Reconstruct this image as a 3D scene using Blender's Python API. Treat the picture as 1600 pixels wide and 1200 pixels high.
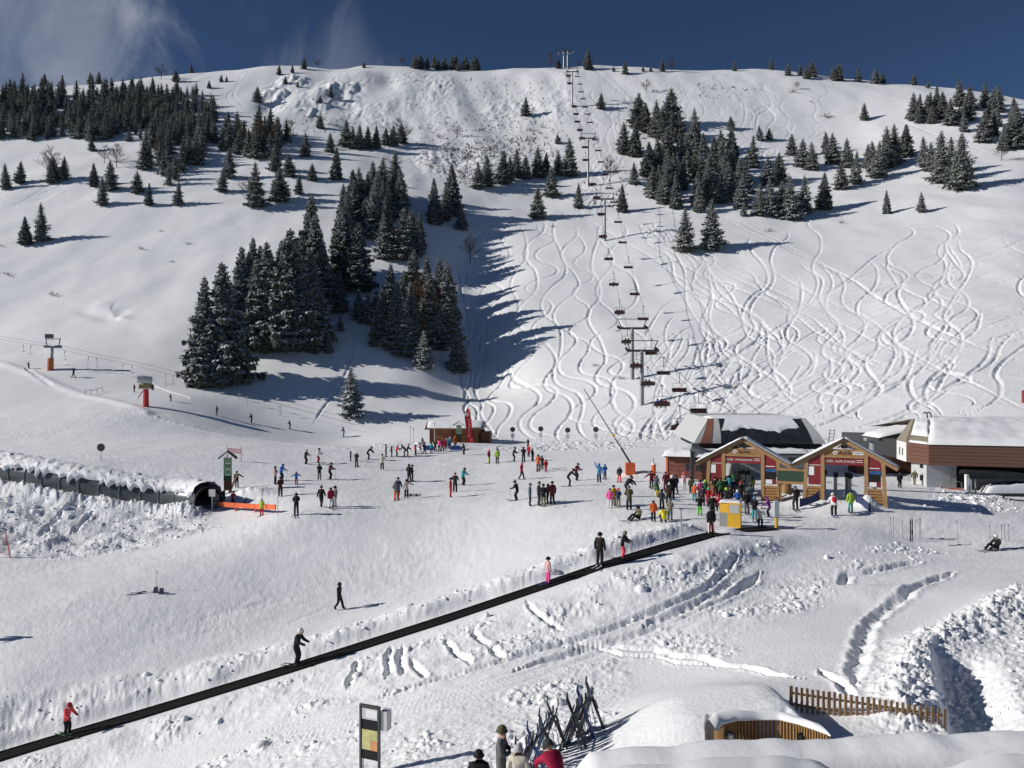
import bpy, bmesh, math, random
import numpy as np
from mathutils import Vector, Matrix

for o in list(bpy.data.objects): bpy.data.objects.remove(o)
scene = bpy.context.scene
C = scene.collection
R = math.radians

# ------------------------------------------------------------------ camera
CAMZ = 10.0
F = 1244.0                                   # focal length in photo pixels (1600 wide)
cam_d = bpy.data.cameras.new('camera'); cam = bpy.data.objects.new('camera', cam_d); C.objects.link(cam)
cam.location = (0, 0, CAMZ); cam.rotation_euler = (R(90), 0, 0)
cam_d.sensor_width = 36.0; cam_d.lens = 36.0 * F / 1600.0
cam_d.clip_start = 0.1; cam_d.clip_end = 9000
scene.camera = cam
scene.render.resolution_x = 1024; scene.render.resolution_y = 768

# ------------------------------------------------------------------ light
SUN_EL = R(26.0)
LDIR = Vector((0.9955 * math.cos(SUN_EL), 0.095 * math.cos(SUN_EL), -math.sin(SUN_EL)))   # where the light travels
sl = bpy.data.lights.new('sun', 'SUN'); sl.energy = 4.3; sl.angle = R(0.53); sl.color = (1.0, 0.955, 0.89)
so = bpy.data.objects.new('sun', sl); C.objects.link(so)
so.rotation_euler = LDIR.to_track_quat('-Z', 'Y').to_euler()
so.location = (-60, -20, 80)

world = bpy.data.worlds.new('World'); scene.world = world; world.use_nodes = True
wn = world.node_tree.nodes; wl = world.node_tree.links; wn.clear()
wo = wn.new('ShaderNodeOutputWorld'); wb = wn.new('ShaderNodeBackground')
sky = wn.new('ShaderNodeTexSky'); sky.sky_type = 'NISHITA'; sky.sun_disc = False
sky.sun_elevation = SUN_EL; sky.sun_rotation = math.atan2(-LDIR.x, -LDIR.y)
sky.altitude = 2600; sky.air_density = 0.75; sky.dust_density = 0.05; sky.ozone_density = 5.0
wb.inputs['Strength'].default_value = 0.052
tc = wn.new('ShaderNodeTexCoord')
# thin mountain mist drifting over the left of the ridge
mp = wn.new('ShaderNodeMapping'); mp.inputs['Scale'].default_value = (1.0, 1.0, 0.75)
mp.inputs['Location'].default_value = (0.35, 0.0, 0.15)
wl.new(tc.outputs['Generated'], mp.inputs['Vector'])
nz = wn.new('ShaderNodeTexNoise'); nz.inputs['Scale'].default_value = 8.0; nz.inputs['Detail'].default_value = 9
nz.inputs['Roughness'].default_value = 0.58; nz.inputs['Distortion'].default_value = 0.7
wl.new(mp.outputs['Vector'], nz.inputs['Vector'])
cr = wn.new('ShaderNodeMapRange'); cr.inputs['From Min'].default_value = 0.22; cr.inputs['From Max'].default_value = 0.70
wl.new(nz.outputs['Fac'], cr.inputs['Value'])
def blob(direction, rad_in, rad_out):
    d = Vector(direction).normalized()
    sc = wn.new('ShaderNodeVectorMath'); sc.operation = 'DISTANCE'; sc.inputs[1].default_value = d
    wl.new(tc.outputs['Generated'], sc.inputs[0])
    m = wn.new('ShaderNodeMapRange'); m.interpolation_type = 'SMOOTHSTEP'
    m.inputs['From Min'].default_value = rad_in; m.inputs['From Max'].default_value = rad_out
    m.inputs['To Min'].default_value = 1; m.inputs['To Max'].default_value = 0
    j = wn.new('ShaderNodeMath'); j.operation = 'MULTIPLY_ADD'; j.inputs[1].default_value = -0.34; wl.new(nz.outputs['Fac'], j.inputs[0])
    j2 = wn.new('ShaderNodeMath'); j2.operation = 'ADD'; j2.inputs[1].default_value = 0.17; wl.new(sc.outputs['Value'], j2.inputs[0]); wl.new(j2.outputs[0], j.inputs[2])
    wl.new(j.outputs[0], m.inputs['Value']); return m.outputs['Result']
def wmath(op, a, b):
    m = wn.new('ShaderNodeMath'); m.operation = op; m.use_clamp = True
    for i, x in enumerate((a, b)):
        if isinstance(x, (int, float)): m.inputs[i].default_value = x
        else: wl.new(x, m.inputs[i])
    return m.outputs[0]
def pdir(u, v): return ((u - 800) / F, 1.0, (600 - v) / F)
b1 = blob(pdir(-20, 80), 0.10, 0.20); b2 = blob(pdir(110, 0), 0.02, 0.10)
b3 = wmath('MULTIPLY', blob(pdir(475, 110), 0.0, 0.08), 0.34); b4 = wmath('MULTIPLY', blob(pdir(410, 40), 0.0, 0.045), 0.3)
msk = wmath('MAXIMUM', wmath('MAXIMUM', b1, b2), wmath('MAXIMUM', b3, b4))
fac = wmath('MULTIPLY', wmath('MULTIPLY', msk, cr.outputs['Result']), 1.0)
mx = wn.new('ShaderNodeMix'); mx.data_type = 'RGBA'
wl.new(fac, mx.inputs['Factor']); wl.new(sky.outputs['Color'], mx.inputs['A'])
mx.inputs['B'].default_value = (6.0, 6.6, 8.2, 1)
wl.new(mx.outputs['Result'], wb.inputs['Color']); wl.new(wb.outputs['Background'], wo.inputs['Surface'])

scene.view_settings.view_transform = 'Standard'; scene.view_settings.look = 'None'
scene.view_settings.exposure = 0.0; scene.view_settings.gamma = 1.0

# ------------------------------------------------------------------ materials
MATS = {}
def mat(name, col, rough=0.6, metal=0.0, var=0.12, scale=6.0, bump=0.0, spec=0.5, alpha=None, stretch=None):
    if name in MATS: return MATS[name]
    m = bpy.data.materials.new(name); m.use_nodes = True
    nt = m.node_tree; n = nt.nodes; l = nt.links; p = n['Principled BSDF']
    p.inputs['Roughness'].default_value = rough; p.inputs['Metallic'].default_value = metal
    p.inputs['Specular IOR Level'].default_value = spec
    t = n.new('ShaderNodeTexCoord'); src = t.outputs['Object']
    if stretch:
        mp = n.new('ShaderNodeMapping'); mp.inputs['Scale'].default_value = stretch
        l.new(src, mp.inputs['Vector']); src = mp.outputs['Vector']
    z = n.new('ShaderNodeTexNoise'); z.inputs['Scale'].default_value = scale; z.inputs['Detail'].default_value = 5
    l.new(src, z.inputs['Vector'])
    rp = n.new('ShaderNodeMapRange'); rp.inputs['From Min'].default_value = 0.25; rp.inputs['From Max'].default_value = 0.75
    rp.inputs['To Min'].default_value = 1 - var; rp.inputs['To Max'].default_value = 1 + var
    l.new(z.outputs['Fac'], rp.inputs['Value'])
    mu = n.new('ShaderNodeMix'); mu.data_type = 'RGBA'; mu.blend_type = 'MULTIPLY'; mu.inputs['Factor'].default_value = 1
    mu.inputs['A'].default_value = (*col, 1)
    l.new(rp.outputs['Result'], mu.inputs['B']); l.new(mu.outputs['Result'], p.inputs['Base Color'])
    if bump:
        b = n.new('ShaderNodeBump'); b.inputs['Strength'].default_value = bump; b.inputs['Distance'].default_value = 0.05
        l.new(z.outputs['Fac'], b.inputs['Height']); l.new(b.outputs['Normal'], p.inputs['Normal'])
    if alpha is not None: p.inputs['Alpha'].default_value = alpha
    MATS[name] = m; return m

def snow_material(name, bump1=0.5, s1=7.0, s2=0.5, d1=0.07, d2=0.04):
    m = bpy.data.materials.new(name); m.use_nodes = True
    nt = m.node_tree; n = nt.nodes; l = nt.links; p = n['Principled BSDF']
    p.inputs['Roughness'].default_value = 0.62; p.inputs['Specular IOR Level'].default_value = 0.3
    t = n.new('ShaderNodeTexCoord')
    z1 = n.new('ShaderNodeTexNoise'); z1.inputs['Scale'].default_value = s1; z1.inputs['Detail'].default_value = 4; z1.inputs['Roughness'].default_value = 0.6
    z2 = n.new('ShaderNodeTexNoise'); z2.inputs['Scale'].default_value = s2; z2.inputs['Detail'].default_value = 3
    l.new(t.outputs['Object'], z1.inputs['Vector']); l.new(t.outputs['Object'], z2.inputs['Vector'])
    bA = n.new('ShaderNodeBump'); bA.inputs['Strength'].default_value = bump1; bA.inputs['Distance'].default_value = d2
    bB = n.new('ShaderNodeBump'); bB.inputs['Strength'].default_value = bump1; bB.inputs['Distance'].default_value = d1
    l.new(z2.outputs['Fac'], bA.inputs['Height']); l.new(bA.outputs['Normal'], bB.inputs['Normal'])
    l.new(z1.outputs['Fac'], bB.inputs['Height']); l.new(bB.outputs['Normal'], p.inputs['Normal'])
    rp = n.new('ShaderNodeMapRange'); rp.inputs['From Min'].default_value = 0.3; rp.inputs['From Max'].default_value = 0.7
    rp.inputs['To Min'].default_value = 0.0; rp.inputs['To Max'].default_value = 1.0
    l.new(z2.outputs['Fac'], rp.inputs['Value'])
    mu = n.new('ShaderNodeMix'); mu.data_type = 'RGBA'
    mu.inputs['A'].default_value = (0.80, 0.815, 0.84, 1); mu.inputs['B'].default_value = (0.87, 0.88, 0.90, 1)
    l.new(rp.outputs['Result'], mu.inputs['Factor']); l.new(mu.outputs['Result'], p.inputs['Base Color'])
    MATS[name] = m; return m
SNOW = snow_material('snow')
SNOWP = snow_material('packed_snow', 0.25, 9.0, 1.3, 0.03, 0.04)

# ------------------------------------------------------------------ terrain
rng = np.random.default_rng(7); random.seed(7)
_perm = rng.permutation(256); _perm = np.concatenate([_perm, _perm, _perm])
_ang = rng.uniform(0, 2 * np.pi, 256); _gx = np.cos(_ang); _gy = np.sin(_ang)
def pnoise(x, y, seed=0):
    x = x + seed * 17.37; y = y + seed * 9.71
    xi = np.floor(x).astype(np.int64); yi = np.floor(y).astype(np.int64)
    xf = x - xi; yf = y - yi; xi &= 255; yi &= 255
    u = xf * xf * xf * (xf * (xf * 6 - 15) + 10); v = yf * yf * yf * (yf * (yf * 6 - 15) + 10)
    def g(ix, iy, dx, dy):
        h = _perm[_perm[ix & 255] + (iy & 255)]
        return _gx[h] * dx + _gy[h] * dy
    a = g(xi, yi, xf, yf); b = g(xi + 1, yi, xf - 1, yf); c = g(xi, yi + 1, xf, yf - 1); d = g(xi + 1, yi + 1, xf - 1, yf - 1)
    return (a + u * (b - a)) + v * ((c + u * (d - c)) - (a + u * (b - a)))
def fbm(x, y, seed=0, octv=4, gain=0.5):
    s = 0; a = 1.0; f = 1.0
    for i in range(octv):
        s = s + a * pnoise(x * f, y * f, seed + i * 3); a *= gain; f *= 2.03
    return s
def smooth(a, b, x):
    t = np.clip((x - a) / (b - a), 0, 1); return t * t * (3 - 2 * t)

def comp(d): return d if d < 160 else 160 + (d - 160) * 0.9
CP = []      # control points: photo pixel + estimated depth
def cp(*pts):
    for (u, v, d) in pts: CP.append((u, v, comp(d)))
CARPET = [(-160, 1234, 33.2), (0, 1183, 35), (228, 1115, 37), (457, 1045, 39), (700, 967, 41.3), (942, 885, 43.8), (1030, 858, 45.8), (1110, 836, 48.3), (1165, 829, 50.6), (1205, 826, 52.3)]
cp(*CARPET)
cp((100, 1200, 34), (300, 1200, 31), (450, 1200, 28), (575, 1215, 24.5), (785, 1240, 21), (900, 1180, 23.5), (750, 1080, 31.5),
   (1000, 1000, 35.5), (1050, 1100, 27.5), (1240, 1110, 24.5), (1465, 1140, 23), (1200, 900, 43.5), (1200, 1000, 33), (1400, 960, 36),
   (1400, 860, 49), (1425, 845, 52), (1555, 857, 50), (1600, 930, 37), (1600, 780, 66), (1243, 797, 59.5), (1160, 778, 63), (1317, 783, 60),
   (1330, 830, 52), (865, 790, 60.5), (640, 778, 72), (703, 777, 70), (502, 793, 65), (463, 805, 62), (980, 795, 58), (500, 750, 84), (480, 725, 95),
   (725, 757, 82), (815, 720, 98), (765, 722, 100), (900, 750, 80), (940, 752, 77), (1015, 765, 68), (690, 705, 109), (620, 712, 105), (700, 692, 120),
   (355, 770, 78), (320, 797, 74), (410, 800, 70), (437, 775, 74), (0, 745, 80), (150, 770, 77), (0, 865, 60), (200, 855, 62), (330, 830, 64),
   (235, 920, 50), (30, 1000, 43), (530, 952, 48), (700, 900, 52), (700, 850, 57), (450, 870, 56), (900, 850, 52), (1000, 840, 50.5), (0, 1090, 38),
   (0, 690, 112), (200, 680, 116), (400, 690, 115), (0, 640, 133), (222, 636, 132), (400, 655, 140), (537, 680, 140), (0, 580, 156), (78, 577, 157), (300, 620, 143))
cp((0, 520, 185), (0, 430, 215), (0, 380, 235), (0, 300, 275), (0, 220, 330), (0, 142, 400))
cp((150, 500, 188), (150, 400, 225), (150, 300, 272), (150, 215, 330), (150, 134, 408))
cp((300, 605, 152), (300, 500, 185), (300, 420, 215), (300, 300, 268), (300, 220, 325), (300, 160, 385), (300, 113, 432), (400, 105, 440))
cp((550, 650, 145), (550, 550, 172), (550, 450, 205), (550, 350, 245), (550, 300, 275), (550, 250, 315), (550, 180, 380), (450, 103, 445), (540, 108, 448), (565, 102, 450), (650, 105, 450))
cp((800, 690, 129), (800, 640, 147), (800, 600, 160), (800, 500, 195), (800, 400, 240), (800, 340, 272), (800, 300, 300), (800, 200, 375), (800, 150, 412), (800, 107, 447), (950, 102, 447))
cp((1050, 690, 112), (1003, 633, 138), (985, 585, 152), (1050, 540, 166), (1050, 440, 212), (1050, 400, 228), (1050, 340, 262), (1050, 300, 290), (1050, 200, 368), (1050, 111, 440))
cp((1300, 685, 98), (1300, 640, 115), (1300, 600, 130), (1300, 500, 170), (1300, 400, 215), (1300, 340, 255), (1300, 300, 285), (1300, 200, 365), (1200, 108, 437), (1300, 122, 428), (1400, 129, 418), (1480, 138, 405))
cp((1600, 640, 97), (1600, 600, 110), (1600, 500, 147), (1600, 400, 195), (1600, 330, 235), (1600, 250, 290), (1600, 155, 375), (1450, 690, 90))
for (u, su) in ((-500, 0), (2100, 1600)):
    for (a, v, d) in [c for c in CP if c[0] == su]:
        CP.append((u, v, d))
P3 = [((u - 800) / F * d, d, CAMZ + (600 - v) / F * d) for (u, v, d) in CP]
for (u, v, d) in ((0, 142, 376), (300, 113, 405), (560, 103, 421), (800, 107, 418), (1050, 111, 412), (1300, 122, 401), (1600, 155, 353), (-500, 142, 376), (2100, 155, 353)):
    z = CAMZ + (600 - v) / F * d
    for (k, dz) in ((45, 3), (110, -8), (400, -90)):
        P3.append(((u - 800) / F * (d + k), d + k, z + dz))
P3 += [(-30, 8, -2), (0, 8, 0), (30, 8, 1), (-60, 25, -5), (60, 25, 1)]
P3 = np.array(P3)
S = 100.0
def tps_fit(P, lam=4e-4):
    n = len(P); XY = P[:, :2] / S
    r2 = ((XY[:, None, :] - XY[None]) ** 2).sum(-1)
    K = np.where(r2 > 0, 0.5 * r2 * np.log(np.maximum(r2, 1e-12)), 0) + lam * np.eye(n) * (P[:, 1][:, None] / 100)
    Q = np.hstack([np.ones((n, 1)), XY])
    A = np.block([[K, Q], [Q.T, np.zeros((3, 3))]])
    return np.linalg.solve(A, np.concatenate([P[:, 2], np.zeros(3)])), XY
_w, _xy = tps_fit(P3)
def tps(x, y):
    x = np.asarray(x, float).ravel() / S; y = np.asarray(y, float).ravel() / S
    out = np.empty_like(x); n = len(_xy)
    for i in range(0, len(x), 60000):
        a = x[i:i + 60000]; b = y[i:i + 60000]
        r2 = (a[:, None] - _xy[None, :, 0]) ** 2 + (b[:, None] - _xy[None, :, 1]) ** 2
        out[i:i + 60000] = (0.5 * r2 * np.log(np.maximum(r2, 1e-12))) @ _w[:n] + _w[n] + _w[n + 1] * a + _w[n + 2] * b
    return out

tin = np.linspace(-0.668, 0.668, 900)
tout = 0.668 + np.cumsum(np.geomspace(0.002, 0.03, 34)); tfar = np.array([1.3, 1.8, 2.6, 4.0])
T = np.concatenate([-tfar[::-1], -tout[::-1], tin, tout, tfar])
rows = [5, 9, 13, 16, 18]
d = 19.5
while d < 3200:
    rows.append(d)
    if d < 62: d += d * d / 8756 * 1.0
    elif d < 128: d += 0.42
    elif d < 425: d += 0.40 + 0.22 * (d - 128) / 280
    elif d < 480: d += 2.0
    else: d *= 1.12
Yr = np.array(rows); NR, NC = len(Yr), len(T)
YY, TT = np.meshgrid(Yr, T, indexing='ij'); XX = TT * YY
# coarse spline evaluation, then linear interpolation onto the fine fan
ri = np.unique(np.concatenate([np.arange(0, NR, 4), [NR - 1]])); ci = np.unique(np.concatenate([np.arange(0, NC, 5), [NC - 1]]))
Zc = tps(XX[np.ix_(ri, ci)], YY[np.ix_(ri, ci)]).reshape(len(ri), len(ci))
Zt = np.array([np.interp(T, T[ci], Zc[k]) for k in range(len(ri))])
ZZ = np.empty((NR, NC))
for k in range(NC): ZZ[:, k] = np.interp(Yr, Yr[ri], Zt[:, k])
ZZ = np.where(YY > 520, np.minimum(ZZ, ZZ[np.searchsorted(Yr, 520)][None, :] - (YY - 520) * 0.15), ZZ)

def fr(x, y):
    return np.interp(y, Yr, np.arange(NR)), np.interp(x / np.maximum(y, 1e-3), T, np.arange(NC))
def hgt(x, y, Z=None):
    Z = ZZ if Z is None else Z
    r, c = fr(x, y); r0 = int(min(r, NR - 2)); c0 = int(min(c, NC - 2)); a = r - r0; b = c - c0
    return float((Z[r0, c0] * (1 - b) + Z[r0, c0 + 1] * b) * (1 - a) + (Z[r0 + 1, c0] * (1 - b) + Z[r0 + 1, c0 + 1] * b) * a)
def ground(u, v, dmin=19.5):
    """point of the terrain seen at photo pixel u, v (first hit)"""
    t = (u - 800) / F; c = float(np.interp(t, T, np.arange(NC))); c0 = int(min(c, NC - 2)); b = c - c0
    z = ZZ[:, c0] * (1 - b) + ZZ[:, c0 + 1] * b
    vp = 600 - F * (z - CAMZ) / Yr
    k0 = np.searchsorted(Yr, dmin)
    hit = np.nonzero(vp[k0:] <= v)[0]
    if len(hit) == 0: k = int(np.argmin(np.where((Yr > dmin) & (Yr < 500), vp, 1e9)))
    else:
        k = k0 + hit[0]
    if k > k0 and len(hit):
        f = (vp[k - 1] - v) / max(1e-6, vp[k - 1] - vp[k]); y = Yr[k - 1] + f * (Yr[k] - Yr[k - 1])
    else: y = Yr[k]
    return Vector((t * y, y, hgt(t * y, y)))
def px(u, v, d): return Vector(((u - 800) / F * d, d, CAMZ + (600 - v) / F * d))

def poly_mask(pts, feather):
    """soft mask of a polygon whose corners are given as photo pixels on the terrain"""
    P = np.array([ground(u, v)[:2] for (u, v) in pts]); n = len(P)
    lo = P.min(0) - 3 * feather; hi = P.max(0) + 3 * feather
    r0, r1 = np.searchsorted(Yr, [lo[1], hi[1]])
    m = np.zeros((NR, NC))
    x = XX[r0:r1]; y = YY[r0:r1]
    inside = np.zeros(x.shape, bool); dist = np.full(x.shape, 1e9)
    for i in range(n):
        ax, ay = P[i]; bx, by = P[(i + 1) % n]
        cond = ((ay > y) != (by > y)) & (x < (bx - ax) * (y - ay) / (by - ay + 1e-12) + ax)
        inside ^= cond
        ex, ey = bx - ax, by - ay; L = ex * ex + ey * ey + 1e-9
        s = np.clip(((x - ax) * ex + (y - ay) * ey) / L, 0, 1)
        dist = np.minimum(dist, np.hypot(x - ax - s * ex, y - ay - s * ey))
    sd = np.where(inside, dist, -dist)
    m[r0:r1] = smooth(-feather, feather, sd)
    return m
def line_dist(P, reach):
    """signed lateral distance and arc parameter of every terrain vertex to a polyline (world xy)"""
    P = np.asarray(P, float); D = np.full((NR, NC), 1e9); Sg = np.zeros((NR, NC)); A = np.zeros((NR, NC))
    r0 = np.searchsorted(Yr, P[:, 1].min() - reach); r1 = np.searchsorted(Yr, P[:, 1].max() + reach)
    x = XX[r0:r1]; y = YY[r0:r1]; acc = 0
    for i in range(len(P) - 1):
        ax, ay = P[i]; bx, by = P[i + 1]; ex, ey = bx - ax, by - ay; L = math.hypot(ex, ey)
        s = np.clip(((x - ax) * ex + (y - ay) * ey) / (L * L), 0, 1)
        dd = np.hypot(x - ax - s * ex, y - ay - s * ey)
        sg = np.sign(ex * (y - ay) - ey * (x - ax))
        k = dd < D[r0:r1]
        D[r0:r1][k] = dd[k]; Sg[r0:r1][k] = sg[k]; A[r0:r1][k] = (acc + s * L)[k]; acc += L
    return D * np.where(Sg == 0, 1, Sg), A

# ---- large soft forms of the mountain
hill = smooth(135, 175, YY) * (1 - smooth(470, 520, YY))
ZZ += hill * 1.5 * fbm(XX / 46, YY / 60, 1, 3) + hill * 0.35 * fbm(XX / 13, YY / 15, 5, 2)
ZZ += smooth(60, 90, YY) * (1 - smooth(130, 160, YY)) * 0.10 * fbm(XX / 9, YY / 14, 11, 2)

gy = [ground(u, v)[:2] for (u, v) in ((760, 330), (742, 400), (738, 470), (738, 540), (742, 610), (752, 665))]
sdg, ag = line_dist(gy, 40); ZZ -= np.where(np.abs(sdg) < 40, 4.2 * np.exp(-(sdg / 10.0) ** 2) * smooth(0, 40, ag) * (1 - smooth(ag.max() - 30, ag.max() - 4, ag)), 0)

# ---- the conveyor ledge and its ploughed bank
CARP = np.array([px(*c)[:] for c in CARPET])
sd, arc = line_dist(CARP[:, :2], 9.0)
carc = np.concatenate([[0], np.cumsum(np.hypot(*np.diff(CARP[:, :2], axis=0).T))])
cz = np.interp(arc, carc, CARP[:, 2])
# z of the ground smoothed along the belt so that the belt lies straight
near = 1 - smooth(1.4, 4.0, np.abs(sd))
end = 1 - smooth(carc[-1] - 1.0, carc[-1] + 1.5, arc + np.where(arc >= carc[-1] - 1e-6, 3, 0))
ZZ = np.where(np.abs(sd) < 4.5, ZZ * (1 - near) + (cz - 0.02) * near, ZZ)
endfade = 1 - smooth(carc[-1] - 8.0, carc[-1] - 3.5, arc)
bw = 0.9 + 0.6 * pnoise(arc / 3.1, arc * 0, 3)
bank = smooth(0.75 + 0.25 * pnoise(XX * 0.5, YY * 0.8, 24), 1.8 + 0.6 * pnoise(XX * 0.4, YY * 0.6, 25), sd) * (1 - smooth(1.9 + bw * 0.6, 3.4 + bw, sd)) * endfade
lump = np.abs(fbm(XX * 1.1, YY * 1.5, 21, 3)) * 1.1 + 0.8 * fbm(XX * 0.4, YY * 0.5, 31, 2)
ZZ += np.where(sd < 8, bank * (0.5 + 0.20 * lump + 0.06 * np.abs(fbm(XX * 3, YY * 3, 23, 2))), 0)

# ---- broken, trampled and ploughed snow
RA = poly_mask([(-60, 765), (150, 782), (310, 806), (345, 822), (250, 852), (110, 872), (-60, 866)], 1.2)
RB = poly_mask([(-60, 1215), (0, 1196), (450, 1060), (900, 922), (1130, 852), (1222, 842), (1180, 900), (1000, 962), (850, 1012), (620, 1088), (400, 1135), (200, 1178), (-40, 1300)], 0.7)
RC = poly_mask([(150, 1260), (430, 1150), (620, 1125), (760, 1085), (1000, 1040), (985, 1105), (935, 1160), (880, 1260)], 0.6)
RD = poly_mask([(850, 1050), (1000, 1000), (1200, 905), (1390, 845), (1500, 868), (1330, 912), (1220, 1000), (1050, 1060)], 0.7)
RE = poly_mask([(1395, 1150), (1432, 1020), (1500, 970), (1640, 905), (1900, 900), (1900, 1200), (1480, 1200)], 0.5)
RG = poly_mask([(590, 693), (670, 689), (665, 703), (600, 706)], 1.5) + poly_mask([(1440, 790), (1470, 768), (1560, 772), (1600, 795), (1540, 803)], 0.8)
lo = smooth(-0.12, 0.28, fbm(XX / 3.4, YY / 3.4, 41, 2))
lumps = np.abs(fbm(XX * 1.5, YY * 1.5, 51, 4, 0.6)) ; fine = fbm(XX * 5.5, YY * 5.0, 61, 2)
clod = np.maximum(0, pnoise(XX * 3.6, YY * 3.2, 71) - 0.08) * 1.3
SM = np.clip(poly_mask([(985, 1030), (1100, 1050), (1240, 1085), (1235, 1125), (1120, 1175), (965, 1175), (990, 1100)], 0.5) + poly_mask([(1120, 1005), (1240, 965), (1330, 930), (1350, 975), (1345, 1050), (1300, 1040), (1230, 1030)], 0.5) + poly_mask([(1380, 985), (1440, 935), (1560, 895), (1600, 905), (1500, 955), (1420, 1010), (1390, 1060), (1360, 1060)], 0.5), 0, 1)
for (m, a) in ((RA, 0.6), (RB, 0.65), (RC, 0.7), (RD, 0.65), (RE, 0.45), (RG, 0.9)):
    ZZ += np.where(np.abs(sd) < 0.85, 0, m * a * (1 - SM) * ((0.25 + 0.75 * lo) * (0.30 * lumps + 0.17 * clod + 0.05 * fine)))
ROUGH = np.clip(RA + RB * (0.3 + 0.7 * lo) + RC * lo + RD * lo + RE + RG, 0, 1)
# piste: fine grain and skidded streaks
plaza = (1 - smooth(120, 150, YY)) * smooth(19, 24, YY) * (1 - ROUGH) * (1 - 0.92 * SM)
ZZ += np.where(np.abs(sd) < 0.85, 0, plaza * (0.016 * fbm(XX * 1.3, YY * 2.0, 81, 3, 0.75) + 0.050 * fbm((XX * 0.86 + YY * 0.5) * 0.55, (YY * 0.86 - XX * 0.5) * 2.4, 86, 3, 0.6) * np.clip(0.5 + 1.6 * pnoise(XX / 8, YY / 8, 87), 0.1, 1.4) + 0.10 * np.maximum(0, pnoise(XX * 2.0, YY * 2.6, 82) - 0.22) * smooth(-0.1, 0.25, pnoise(XX / 6, YY / 6, 84)) + 0.05 * fbm(XX / 3.5, YY / 3.5, 83, 2) + 0.022 * pnoise((XX + 0.5 * YY) * 0.9, (YY - 0.3 * XX) * 4.0, 91) * smooth(-0.1, 0.3, pnoise(XX / 7, YY / 7, 92))))
# steps of a plough bank under the tunnel (it drops towards us)
ZZ += RA * 0.35 * np.maximum(0, fbm(XX / 2.2, YY / 2.2, 95, 2))
gt_ = [px(u, v, d)[:2] for (u, v, d) in ((330, 800, 71.0), (262, 795, 73.2), (200, 790, 73.5), (80, 770, 75), (-80, 745, 79))]
sdt, at_ = line_dist(gt_, 5); ZZ += np.where(np.abs(sdt) < 5, 0.85 * np.exp(-(sdt / 1.1) ** 2) * smooth(0, 4, at_) * (0.65 + 0.5 * pnoise(at_ / 3.0, at_ * 0 + 2, 97) + 0.6 * lumps), 0)
# heap and pit dug at the lower right
g1 = ground(1600, 935); g2 = ground(1445, 1012); g3 = ground(1400, 1120)
sdp, _ = line_dist([(g1.x + 8, g1.y + 1), (g1.x, g1.y), (g2.x, g2.y), (g3.x, g3.y)], 6)
ZZ += np.where(np.abs(sdp) < 5, 0.62 * np.exp(-(sdp / 1.1) ** 2) * (0.7 + 0.6 * lumps), 0)
q1 = ground(1490, 1000); q2 = ground(1502, 1060); q3 = ground(1530, 1145)
sdq, aq = line_dist([(q1.x, q1.y), (q2.x, q2.y), (q3.x, q3.y), (q3.x + 0.3, q3.y - 3)], 5)
ZZ -= np.where(np.abs(sdq) < 4, 0.8 * smooth(0, 3.0, aq) * np.where(sdq < 0, smooth(-0.95, -0.45, sdq), 1 - smooth(0.3, 1.5, sdq)) * (0.85 + 0.5 * lumps), 0)
ZZ += RE * 0.12 * np.abs(fbm(XX * 2.6, YY * 2.6, 99, 2)) + RA * 0.35 * fbm(XX / 2.2, YY / 2.4, 98, 3) + RB * 0.12 * fbm(XX / 1.6, YY / 1.6, 96, 2)
# soft wind-blown drift in front of the terrace
gd = ground(1075, 1105); ZZ += 0.55 * np.exp(-(((XX - gd.x) / 2.8) ** 2 + ((YY - gd.y) / 1.7) ** 2))
ZZ += 1.12 * (1 - smooth(7.7, 8.9, XX)) * np.exp(-((np.maximum(0, np.abs(XX - 6.1) - 1.0) / 2.1) ** 2 + (np.maximum(0, np.abs(YY - 23.0) - 0.7) / 1.9) ** 2)) * smooth(21.75, 22.15, YY + 1.7 * (1 - smooth(4.9, 5.45, XX)) + 0.75 * np.maximum(0, XX - 7.6))
gd = ground(1340, 930); ZZ += 0.45 * np.exp(-(((XX - gd.x) / 3.5) ** 2 + ((YY - gd.y) / 1.3) ** 2))
# small heaps by the gates and the hut
for (u, v, h, w) in ((1355, 792, 0.75, 0.8), (1378, 788, 0.55, 1.2), (1275, 783, 0.5, 1.6), (1305, 640, 0, 1), (1235, 772, 0.45, 1.2), (385, 775, 0.5, 1.9), (402, 770, 0.35, 1.7),
                     (290, 800, 0.6, 2.0), (1075, 752, 0.5, 1.6), (745, 690, 0.5, 4.0), (1135, 832, 0.25, 1.0), (1000, 741, 0.4, 1.6)):
    g = ground(u, v); ZZ += h * np.exp(-(((XX - g.x) / w) ** 2 + ((YY - g.y) / (w * 0.8)) ** 2)) * (1 + 0.5 * lumps)
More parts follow.
